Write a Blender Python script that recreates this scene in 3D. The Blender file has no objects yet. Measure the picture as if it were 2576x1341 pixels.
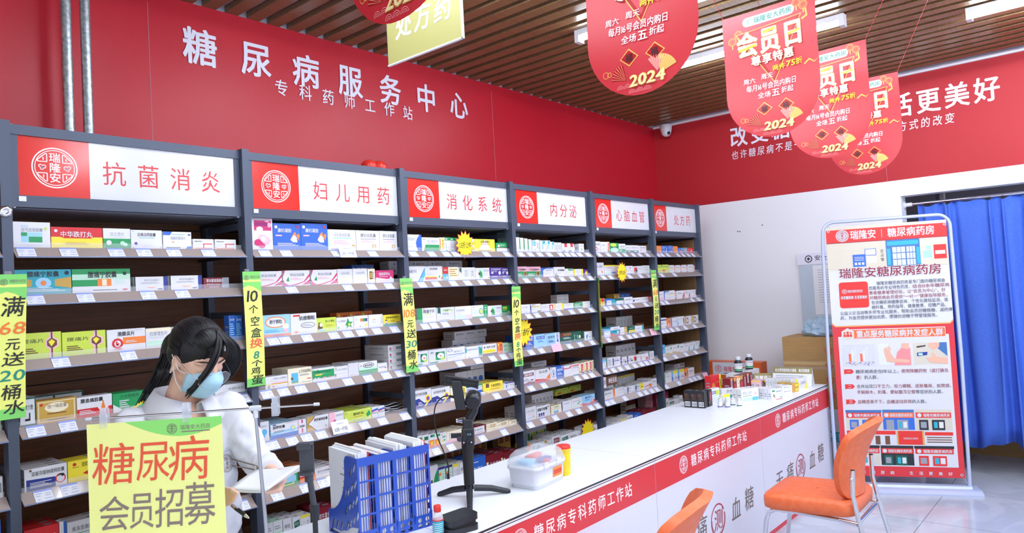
import bpy, bmesh, math, random
from mathutils import Vector, Matrix, noise
RND = random.Random(11)
sc = bpy.context.scene
COL = sc.collection
PI = math.pi
# ---------------------------------------------------------------- camera, sky, exposure
cam = bpy.data.cameras.new('camera'); co = bpy.data.objects.new('camera', cam); COL.objects.link(co)
cam.sensor_fit = 'HORIZONTAL'; cam.sensor_width = 36; cam.lens = 25.0325; cam.clip_start = .05
_r = Vector((.65434064, -.75425539, -.05419522)); _u = Vector((.01022799, -.06283376, .9979716)); _w = Vector((.75613075, .65356769, .03340017))
co.matrix_world = Matrix(((_r.x, _u.x, -_w.x, -.80342), (_r.y, _u.y, -_w.y, -2.97611), (_r.z, _u.z, -_w.z, 1.65952), (0, 0, 0, 1)))
sc.camera = co
wd = bpy.data.worlds.new('daylight'); sc.world = wd; wd.use_nodes = True
wd.node_tree.nodes['Background'].inputs[0].default_value = (.86, .92, 1, 1)
wd.node_tree.nodes['Background'].inputs[1].default_value = .5
sc.view_settings.view_transform = 'Standard'; sc.view_settings.look = 'None'; sc.view_settings.gamma = 1
sc.view_settings.use_curve_mapping = False
sc.view_settings.exposure = 1.42
LAMP, LAMP2 = 30.0, 45.0          # strength of the batten tubes: row over the counter, rows over the customers

# ---------------------------------------------------------------- materials
def lin(h):
    h = h.lstrip('#')
    c = [int(h[i:i+2], 16)/255 for i in (0, 2, 4)]
    return tuple(x/12.92 if x <= .04045 else ((x+.055)/1.055)**2.4 for x in c) + (1,)
MATS = {}
def mat(name, hexc='#ffffff', rough=.5, metal=0, spec=.5, coat=0):
    if name in MATS: return MATS[name]
    m = bpy.data.materials.new(name); m.use_nodes = True
    b = m.node_tree.nodes['Principled BSDF']
    b.inputs['Base Color'].default_value = lin(hexc); b.inputs['Roughness'].default_value = rough
    b.inputs['Metallic'].default_value = metal; b.inputs['Specular IOR Level'].default_value = spec
    b.inputs['Coat Weight'].default_value = coat; b.inputs['Coat Roughness'].default_value = .08
    MATS[name] = m
    return m
def nodes(m): return m.node_tree.nodes, m.node_tree.links, m.node_tree.nodes['Principled BSDF']
def noisy(m, c1, c2, scale=(1, 1, 1), nscale=5, detail=4, lo=.35, hi=.65, bump=0, dist=0):
    n, l, b = nodes(m)
    tc = n.new('ShaderNodeTexCoord'); mp = n.new('ShaderNodeMapping'); mp.inputs['Scale'].default_value = scale
    nz = n.new('ShaderNodeTexNoise'); nz.inputs['Scale'].default_value = nscale; nz.inputs['Detail'].default_value = detail
    nz.inputs['Distortion'].default_value = dist
    cr = n.new('ShaderNodeValToRGB'); cr.color_ramp.elements[0].position = lo; cr.color_ramp.elements[1].position = hi
    cr.color_ramp.elements[0].color = lin(c1); cr.color_ramp.elements[1].color = lin(c2)
    l.new(tc.outputs['Object'], mp.inputs[0]); l.new(mp.outputs[0], nz.inputs[0]); l.new(nz.outputs[0], cr.inputs[0])
    l.new(cr.outputs[0], b.inputs['Base Color'])
    if bump:
        bp = n.new('ShaderNodeBump'); bp.inputs['Strength'].default_value = bump; bp.inputs['Distance'].default_value = .01
        l.new(nz.outputs[0], bp.inputs['Height']); l.new(bp.outputs[0], b.inputs['Normal'])
    return m
def glow(name, hexc, strength):
    m = mat(name, hexc); b = nodes(m)[2]
    b.inputs['Emission Color'].default_value = lin(hexc); b.inputs['Emission Strength'].default_value = strength
    return m
def clear(name, hexc, mixf=.85, rough=.1):
    m = bpy.data.materials.new(name); m.use_nodes = True; n, l = m.node_tree.nodes, m.node_tree.links
    b = n['Principled BSDF']; b.inputs['Base Color'].default_value = lin(hexc); b.inputs['Roughness'].default_value = rough
    t = n.new('ShaderNodeBsdfTransparent'); mx = n.new('ShaderNodeMixShader'); mx.inputs[0].default_value = mixf
    l.new(b.outputs[0], mx.inputs[1]); l.new(t.outputs[0], mx.inputs[2]); l.new(mx.outputs[0], n['Material Output'].inputs[0])
    MATS[name] = m
    return m
# printed card colours
PAL = dict(w='#e0e1e6', k='#23252c', r='#d42a30', g='#229b58', b='#2f66c6', y='#f2e03e', o='#f0853a', p='#f2bccb', m='#cf2c70',
           u='#4b2c90', t='#2ba5b8', n='#6b4836', e='#8f949f', c='#9fd2f0', d='#28378c', l='#c8dc50', a='#efe7cc', v='#7c1f2c',
           s='#bfe8cf', q='#0f5a4c', i='#d3d6de', h='#c8a24c', j='#5fb9e8')
for _k, _v in PAL.items():
    mat('card_'+_k, _v, rough=.38)
RED = '#c01a2c'
mat('wall_red', RED, .4, 0, .4); mat('wall_red_back', '#b21a24', .6)
mat('wall_white', '#e9ebf0', .8); mat('trim_white', '#e8e8ec', .6); mat('crease', '#b9848a', .6)
noisy(mat('slat_wood', rough=.3), '#6e5538', '#8a6c48', (3, 40, 40), 2, 6, .3, .7)
mat('slab', '#c9ccd6', .8)
mat('steel_grey', '#4a5365', .42, .15)
noisy(mat('walnut', rough=.5), '#5c3418', '#784826', (1.2, 1, 22), 3, 8, .3, .7, .03, .6)
noisy(mat('walnut_light', rough=.5), '#7d5f3e', '#8f6e4a', (22, 22, 1.2), 3, 8, .3, .7)
mat('groove', '#1c1512', .8)
mat('under_grey', '#8d93a4', .35, .2)
mat('rail', '#a4958f', .12, 0, .7, .6); mat('rail_edge', '#7b86a8', .2, 0, .6)
mat('tag_white', '#e4e6ee', .4); mat('tag_blue', '#8f9fe0', .4); mat('tag_ink', '#b4bad8', .5)
mat('sign_white', '#d8d9df', .18, 0, .5); mat('sign_red', '#dc3027', .15, 0, .5); mat('sign_ink', '#cf3a3c', .3)
mat('shelf_wood', '#b08a68', .5); mat('chrome', '#d7d9de', .12, 1); mat('steel', '#b9bcc4', .3, .9)
mat('laminate_white', '#e2e6ee', .3, 0, .4); mat('front_white', '#d3d4e0', .35); mat('band_red', '#cf343c', .35); mat('edge_dark', '#22262e', .4)
mat('edge_light', '#dcdde2', .4); mat('ink_brown', '#6f625c', .6); mat('ink_red', '#a82b3a', .6)
mat('white_ink', '#f4f4fa', .45); mat('wall_letter', '#e6e6f2', .45)
noisy(mat('galvanised', rough=.38, metal=.75), '#8f979b', '#bcc3c6', (1, 1, 1), 60, 3)
mat('black_plastic', '#20232a', .35); mat('black_rubber', '#17181b', .6); mat('dark_grey_plastic', '#3d4048', .4)
mat('white_plastic', '#d6d9e0', .3); mat('yellow_plastic', '#f2cf1d', .3); mat('red_plastic', '#d93428', .3)
clear('clear_plastic', '#dfe4ec', .66, .08); clear('clear_lip', '#eef0f8', .86, .08); clear('clear_bottle', '#dfeaf0', .55, .05)
clear('lens', '#eef4ff', .86, .03); clear('bag_film', '#b9dcf2', .35, .15)
mat('rack_blue', '#2c51b4', .3); mat('paper', '#e2e4e9', .6); mat('paper_red', '#d23a34', .5)
noisy(mat('orange_vinyl', rough=.45), '#da6434', '#de6e40', (1, 1, 1), 30, 4, .4, .6, .15)
noisy(mat('curtain_blue', rough=.75), '#3a60c6', '#456dd0', (1, 1, 1), 120, 2, .3, .7)
noisy(mat('carton', rough=.7), '#a5814f', '#b28d5a', (1, 1, 20), 6, 3)
mat('powder_grey', '#b4bed8', .35, .1); mat('flag_red', '#c42430', .42, 0, .9); mat('flag_red_dark', '#b01c26', .3); mat('flag_pink', '#ef8a8c', .25)
mat('gold_ink', '#e9b45c', .4); mat('cream_ink', '#f7e2a6', .4); mat('teal_ink', '#2f9480', .4); mat('yellow_ink', '#eee534', .4)
mat('green_board', '#b0ae6c', .45); mat('strip_yellow', '#e9f07a', .45); mat('strip_green', '#7fd768', .45); mat('marker_black', '#20221f', .6)
mat('marker_orange', '#ee7a35', .6); mat('marker_teal', '#1c8a78', .6); mat('marker_red', '#ee5a3a', .6); mat('marker_brown', '#8a7a72', .6)
mat('poster_yellow', '#f7fb98', .3); mat('poster_green', '#8ee66e', .3); mat('star_yellow', '#f7df22', .45)
mat('skin', '#e3b8a2', .45, 0, .4); mat('coat_white', '#d9dbe4', .75); mat('mask_blue', '#a9d3ea', .7); mat('hair_black', '#141419', .42, 0, .4)
mat('trouser', '#2b2d36', .8); mat('lip', '#c77a72', .4); mat('eye_dark', '#241a18', .3); mat('brow', '#3b2c28', .6)
mat('card_gold_dark', '#8d8250', .5); mat('orange_board', '#e3662c', .4)

# ---------------------------------------------------------------- glyphs
GL = {}
def glyph(ch, bold=0):
    k = (ch, bold)
    if k in GL: return GL[k]
    cu = bpy.data.curves.new('g', 'FONT'); cu.body = ch; cu.resolution_u = 2; cu.dimensions = '2D'; cu.fill_mode = 'FRONT'; cu.offset = bold
    ob = bpy.data.objects.new('g', cu); me = bpy.data.meshes.new_from_object(ob)
    vs = [(v.co.x, v.co.y) for v in me.vertices]; fs = [tuple(p.vertices) for p in me.polygons]
    bpy.data.objects.remove(ob); bpy.data.curves.remove(cu); bpy.data.meshes.remove(me)
    if vs and ord(ch) < 0x2e80:
        lo = min(v[0] for v in vs); hi = max(v[0] for v in vs); adv = hi-lo+.08; vs = [(x-lo+.04, y) for x, y in vs]
    else: adv = 1.0 if ord(ch) >= 0x2e80 else .35
    GL[k] = (vs, fs, adv)
    return GL[k]

# ---------------------------------------------------------------- mesh builder
def V(*a): return Vector(a)
class MB:
    def __init__(s): s.v = []; s.f = []; s.m = []; s.s = []; s.names = []
    def mi(s, n):
        if n not in s.names: s.names.append(n)
        return s.names.index(n)
    def add(s, vs, fs, m, smooth=False):
        o = len(s.v); k = s.mi(m); s.v += [tuple(p) for p in vs]
        for f in fs: s.f.append(tuple(o+i for i in f)); s.m.append(k); s.s.append(smooth)
        return s
    def quad(s, a, b, c, d, m): return s.add([a, b, c, d], [(0, 1, 2, 3)], m)
    def box(s, x0, y0, z0, x1, y1, z1, m):
        return s.add([(x0, y0, z0), (x1, y0, z0), (x1, y1, z0), (x0, y1, z0), (x0, y0, z1), (x1, y0, z1), (x1, y1, z1), (x0, y1, z1)],
                     [(3, 2, 1, 0), (4, 5, 6, 7), (0, 1, 5, 4), (1, 2, 6, 5), (2, 3, 7, 6), (3, 0, 4, 7)], m)
    def obox(s, c, ax, ay, az, m):
        c = Vector(c); ax, ay, az = Vector(ax), Vector(ay), Vector(az)
        vs = [c+ax*i+ay*j+az*k for k in (-1, 1) for i, j in ((-1, -1), (1, -1), (1, 1), (-1, 1))]
        return s.add(vs, [(3, 2, 1, 0), (4, 5, 6, 7), (0, 1, 5, 4), (1, 2, 6, 5), (2, 3, 7, 6), (3, 0, 4, 7)], m)
    def rbox(s, x0, y0, z0, x1, y1, z1, r, m, seg=3):      # rounded vertical edges
        P = []
        for cx, cy, a0 in ((x1-r, y1-r, 0), (x0+r, y1-r, 90), (x0+r, y0+r, 180), (x1-r, y0+r, 270)):
            for k in range(seg+1):
                a = math.radians(a0+90*k/seg); P.append((cx+r*math.cos(a), cy+r*math.sin(a)))
        return s.prism(P, (0, 0, z0), (1, 0, 0), (0, 1, 0), (0, 0, z1-z0), m, True)
    def prism(s, poly, O, ex, ey, dv, m, smooth=False):
        O, ex, ey, dv = Vector(O), Vector(ex), Vector(ey), Vector(dv)
        a = [O+ex*x+ey*y for x, y in poly]; n = len(a)
        s.add(a+[p+dv for p in a], [tuple(range(n-1, -1, -1)), tuple(range(n, 2*n))], m)
        s.add(a+[p+dv for p in a], [(i, (i+1) % n, n+(i+1) % n, n+i) for i in range(n)], m, smooth)
        return s
    def flat(s, poly, O, ex, ey, m):
        O, ex, ey = Vector(O), Vector(ex), Vector(ey)
        return s.add([O+ex*x+ey*y for x, y in poly], [tuple(range(len(poly)))], m)
    def tube(s, pts, r, m, n=10, caps=True):
        pts = [Vector(p) for p in pts]; N = len(pts)
        rr = r if isinstance(r, (list, tuple)) else [r]*N
        t0 = (pts[1]-pts[0]).normalized(); up = Vector((0, 0, 1)) if abs(t0.z) < .9 else Vector((1, 0, 0))
        a = t0.cross(up).normalized(); vs = []; fs = []
        for i, p in enumerate(pts):
            t = (pts[min(i+1, N-1)]-pts[max(i-1, 0)]).normalized()
            a = (a-t*a.dot(t)).normalized(); b = t.cross(a)
            for k in range(n):
                q = 2*PI*k/n; vs.append(p+(a*math.cos(q)+b*math.sin(q))*rr[i])
        for i in range(N-1):
            for k in range(n): fs.append((i*n+k, i*n+(k+1) % n, (i+1)*n+(k+1) % n, (i+1)*n+k))
        s.add(vs, fs, m, True)
        if caps: s.add(vs[:n], [tuple(range(n-1, -1, -1))], m); s.add(vs[-n:], [tuple(range(n))], m)
        return s
    def lathe(s, prof, O, m, n=20, axis=(0, 0, 1), smooth=True):
        O = Vector(O); z = Vector(axis).normalized(); x = z.orthogonal().normalized(); y = z.cross(x); vs = []; fs = []
        for r, h in prof:
            for k in range(n):
                q = 2*PI*k/n; vs.append(O+z*h+(x*math.cos(q)+y*math.sin(q))*r)
        for i in range(len(prof)-1):
            for k in range(n): fs.append((i*n+k, i*n+(k+1) % n, (i+1)*n+(k+1) % n, (i+1)*n+k))
        s.add(vs, fs, m, smooth); s.add(vs[:n], [tuple(range(n-1, -1, -1))], m); s.add(vs[-n:], [tuple(range(n))], m)
        return s
    def ball(s, c, r, m, nu=16, nv=10, sc3=(1, 1, 1), M=None):
        vs = [];
        for j in range(nv+1):
            t = PI*j/nv
            for i in range(nu):
                p = 2*PI*i/nu; q = Vector((math.sin(t)*math.cos(p)*sc3[0], math.sin(t)*math.sin(p)*sc3[1], math.cos(t)*sc3[2]))*r
                if M is not None: q = M @ q
                vs.append(Vector(c)+q)
        return s.add(vs, [(j*nu+i, (j+1)*nu+i, (j+1)*nu+(i+1) % nu, j*nu+(i+1) % nu) for j in range(nv) for i in range(nu)], m, True)
    def text(s, txt, x0, y0, x1, y1, O, ex, ey, m, bold=0, slant=0):
        O, ex, ey = Vector(O), Vector(ex), Vector(ey)
        if bold <= 0: strikes = ((0, 0),)
        elif bold < .016: strikes = ((bold, bold*.7), (-bold, bold*.7), (bold, -bold*.7), (-bold, -bold*.7))
        else: strikes = ((0, 0),)+tuple((bold*math.cos(PI*k/4), bold*.75*math.sin(PI*k/4)) for k in range(8))
        gs = [glyph(c) for c in txt]; tot = sum(g[2] for g in gs); sx = (x1-x0)/tot; sy = (y1-y0)/(1.0); x = x0
        nz_ = ex.cross(ey).normalized()*.00007
        for vs, fs, adv in gs:
            for i, (q, p) in enumerate(strikes): s.add([O+nz_*i+ex*(x+(a+q+slant*b)*sx)+ey*(y0+(b+p+.12)*sy) for a, b in vs], fs, m)
            x += adv*sx
        return s
    def spread(s, txt, x0, y0, ch, pitch, O, ex, ey, m, bold=0, wfac=1, slant=0):   # fixed cell size ch, fixed pitch
        for i, c in enumerate(txt):
            if c != ' ': s.text(c, x0+i*pitch, y0, x0+i*pitch+ch*wfac, y0+ch, O, ex, ey, m, bold, slant)
        return s
    def disc(s, c, r, O, ex, ey, m, n=24, ry=None):
        ry = r if ry is None else ry
        return s.flat([(c[0]+r*math.cos(2*PI*k/n), c[1]+ry*math.sin(2*PI*k/n)) for k in range(n)], O, ex, ey, m)
    def ring(s, c, r0, r1, O, ex, ey, m, n=40, a0=0, a1=2*PI):
        O, ex, ey = Vector(O), Vector(ex), Vector(ey); vs = []
        for k in range(n+1):
            a = a0+(a1-a0)*k/n
            for r in (r0, r1): vs.append(O+ex*(c[0]+r*math.cos(a))+ey*(c[1]+r*math.sin(a)))
        return s.add(vs, [(2*k, 2*k+1, 2*k+3, 2*k+2) for k in range(n)], m)
    def refine(s, L, start=0):      # triangulate and split long edges so a flat print can follow a curved sheet
        bm = bmesh.new(); vs = [bm.verts.new(p) for p in s.v]
        for f, k, sm in zip(s.f, s.m, s.s):
            try: q = bm.faces.new([vs[i] for i in f]); q.material_index = k; q.smooth = sm
            except ValueError: pass
        bmesh.ops.triangulate(bm, faces=[f for f in bm.faces if len(f.verts) > 3])
        for _ in range(5):
            es = [e for e in bm.edges if e.calc_length() > L]
            if not es: break
            bmesh.ops.subdivide_edges(bm, edges=es, cuts=1)
            bmesh.ops.triangulate(bm, faces=[f for f in bm.faces if len(f.verts) > 3])
        bm.verts.index_update(); s.v = [tuple(v.co) for v in bm.verts]; s.f = [tuple(v.index for v in f.verts) for f in bm.faces]
        s.m = [f.material_index for f in bm.faces]; s.s = [f.smooth for f in bm.faces]; bm.free()
        return s
    def warp(s, fn, start=0):
        s.v[start:] = [tuple(fn(Vector(p))) for p in s.v[start:]]
    def mesh(s, name):
        me = bpy.data.meshes.new(name); me.from_pydata(s.v, [], s.f)
        for n in s.names: me.materials.append(MATS[n])
        me.polygons.foreach_set('material_index', s.m); me.polygons.foreach_set('use_smooth', s.s); me.update()
        return me
    def build(s, name, parent=None, loc=None, bevel=0, solid=0):
        if loc is not None:
            L = Vector(loc); s.v = [tuple(Vector(p)-L) for p in s.v]
        o = bpy.data.objects.new(name, s.mesh(name)); COL.objects.link(o)
        if parent is not None: o.parent = parent
        if loc is not None: o.location = loc
        if bevel:
            b = o.modifiers.new('bevel', 'BEVEL'); b.width = bevel; b.segments = 2; b.limit_method = 'ANGLE'
        if solid:
            q = o.modifiers.new('solid', 'SOLIDIFY'); q.thickness = solid; q.offset = 0
        return o
def emblem(mb, c, R, O, ex, ey, m, dz=Vector((0, 0, 0))):
    """round seal: double ring, three stacked characters, four corner frets, two clouds"""
    O = Vector(O)+dz; x, y = c
    mb.ring(c, R*.94, R, O, ex, ey, m); mb.ring(c, R*.84, R*.875, O, ex, ey, m)
    for i, ch in enumerate('瑞隆安'): mb.text(ch, x-.26*R, y+(.26-.5*i)*R, x+.26*R, y+(.76-.5*i)*R, O, ex, ey, m, .012)
    for sx in (-1, 1):
        for sy in (-1, 1):
            P = [(.34, .28), (.34, .68), (.42, .66), (.74, .36), (.74, .28)]
            Q = [(.40, .33), (.40, .58), (.62, .36), (.62, .33)]
            out = [(x+sx*a*R, y+sy*b*R) for a, b in P]; inn = [(x+sx*a*R, y+sy*b*R) for a, b in Q]
            for k in range(5):
                a, b = out[k], out[(k+1) % 5]
                d = Vector((b[0]-a[0], b[1]-a[1])); nn = Vector((-d.y, d.x)).normalized()*R*.022
                mb.flat([(a[0]-nn.x, a[1]-nn.y), (b[0]-nn.x, b[1]-nn.y), (b[0]+nn.x, b[1]+nn.y), (a[0]+nn.x, a[1]+nn.y)], O, ex, ey, m)
            mb.flat([(x+sx*.47*R, y+sy*.36*R), (x+sx*.52*R, y+sy*.36*R), (x+sx*.52*R, y+sy*.5*R), (x+sx*.47*R, y+sy*.5*R)], O, ex, ey, m)
        for a, b, r in ((.47, .03, .1), (.62, .06, .09), (.56, -.06, .08)): mb.ring((x+sx*a*R, y+b*R), r*R*.6, r*R, O, ex, ey, m, 10)
    return mb

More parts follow.
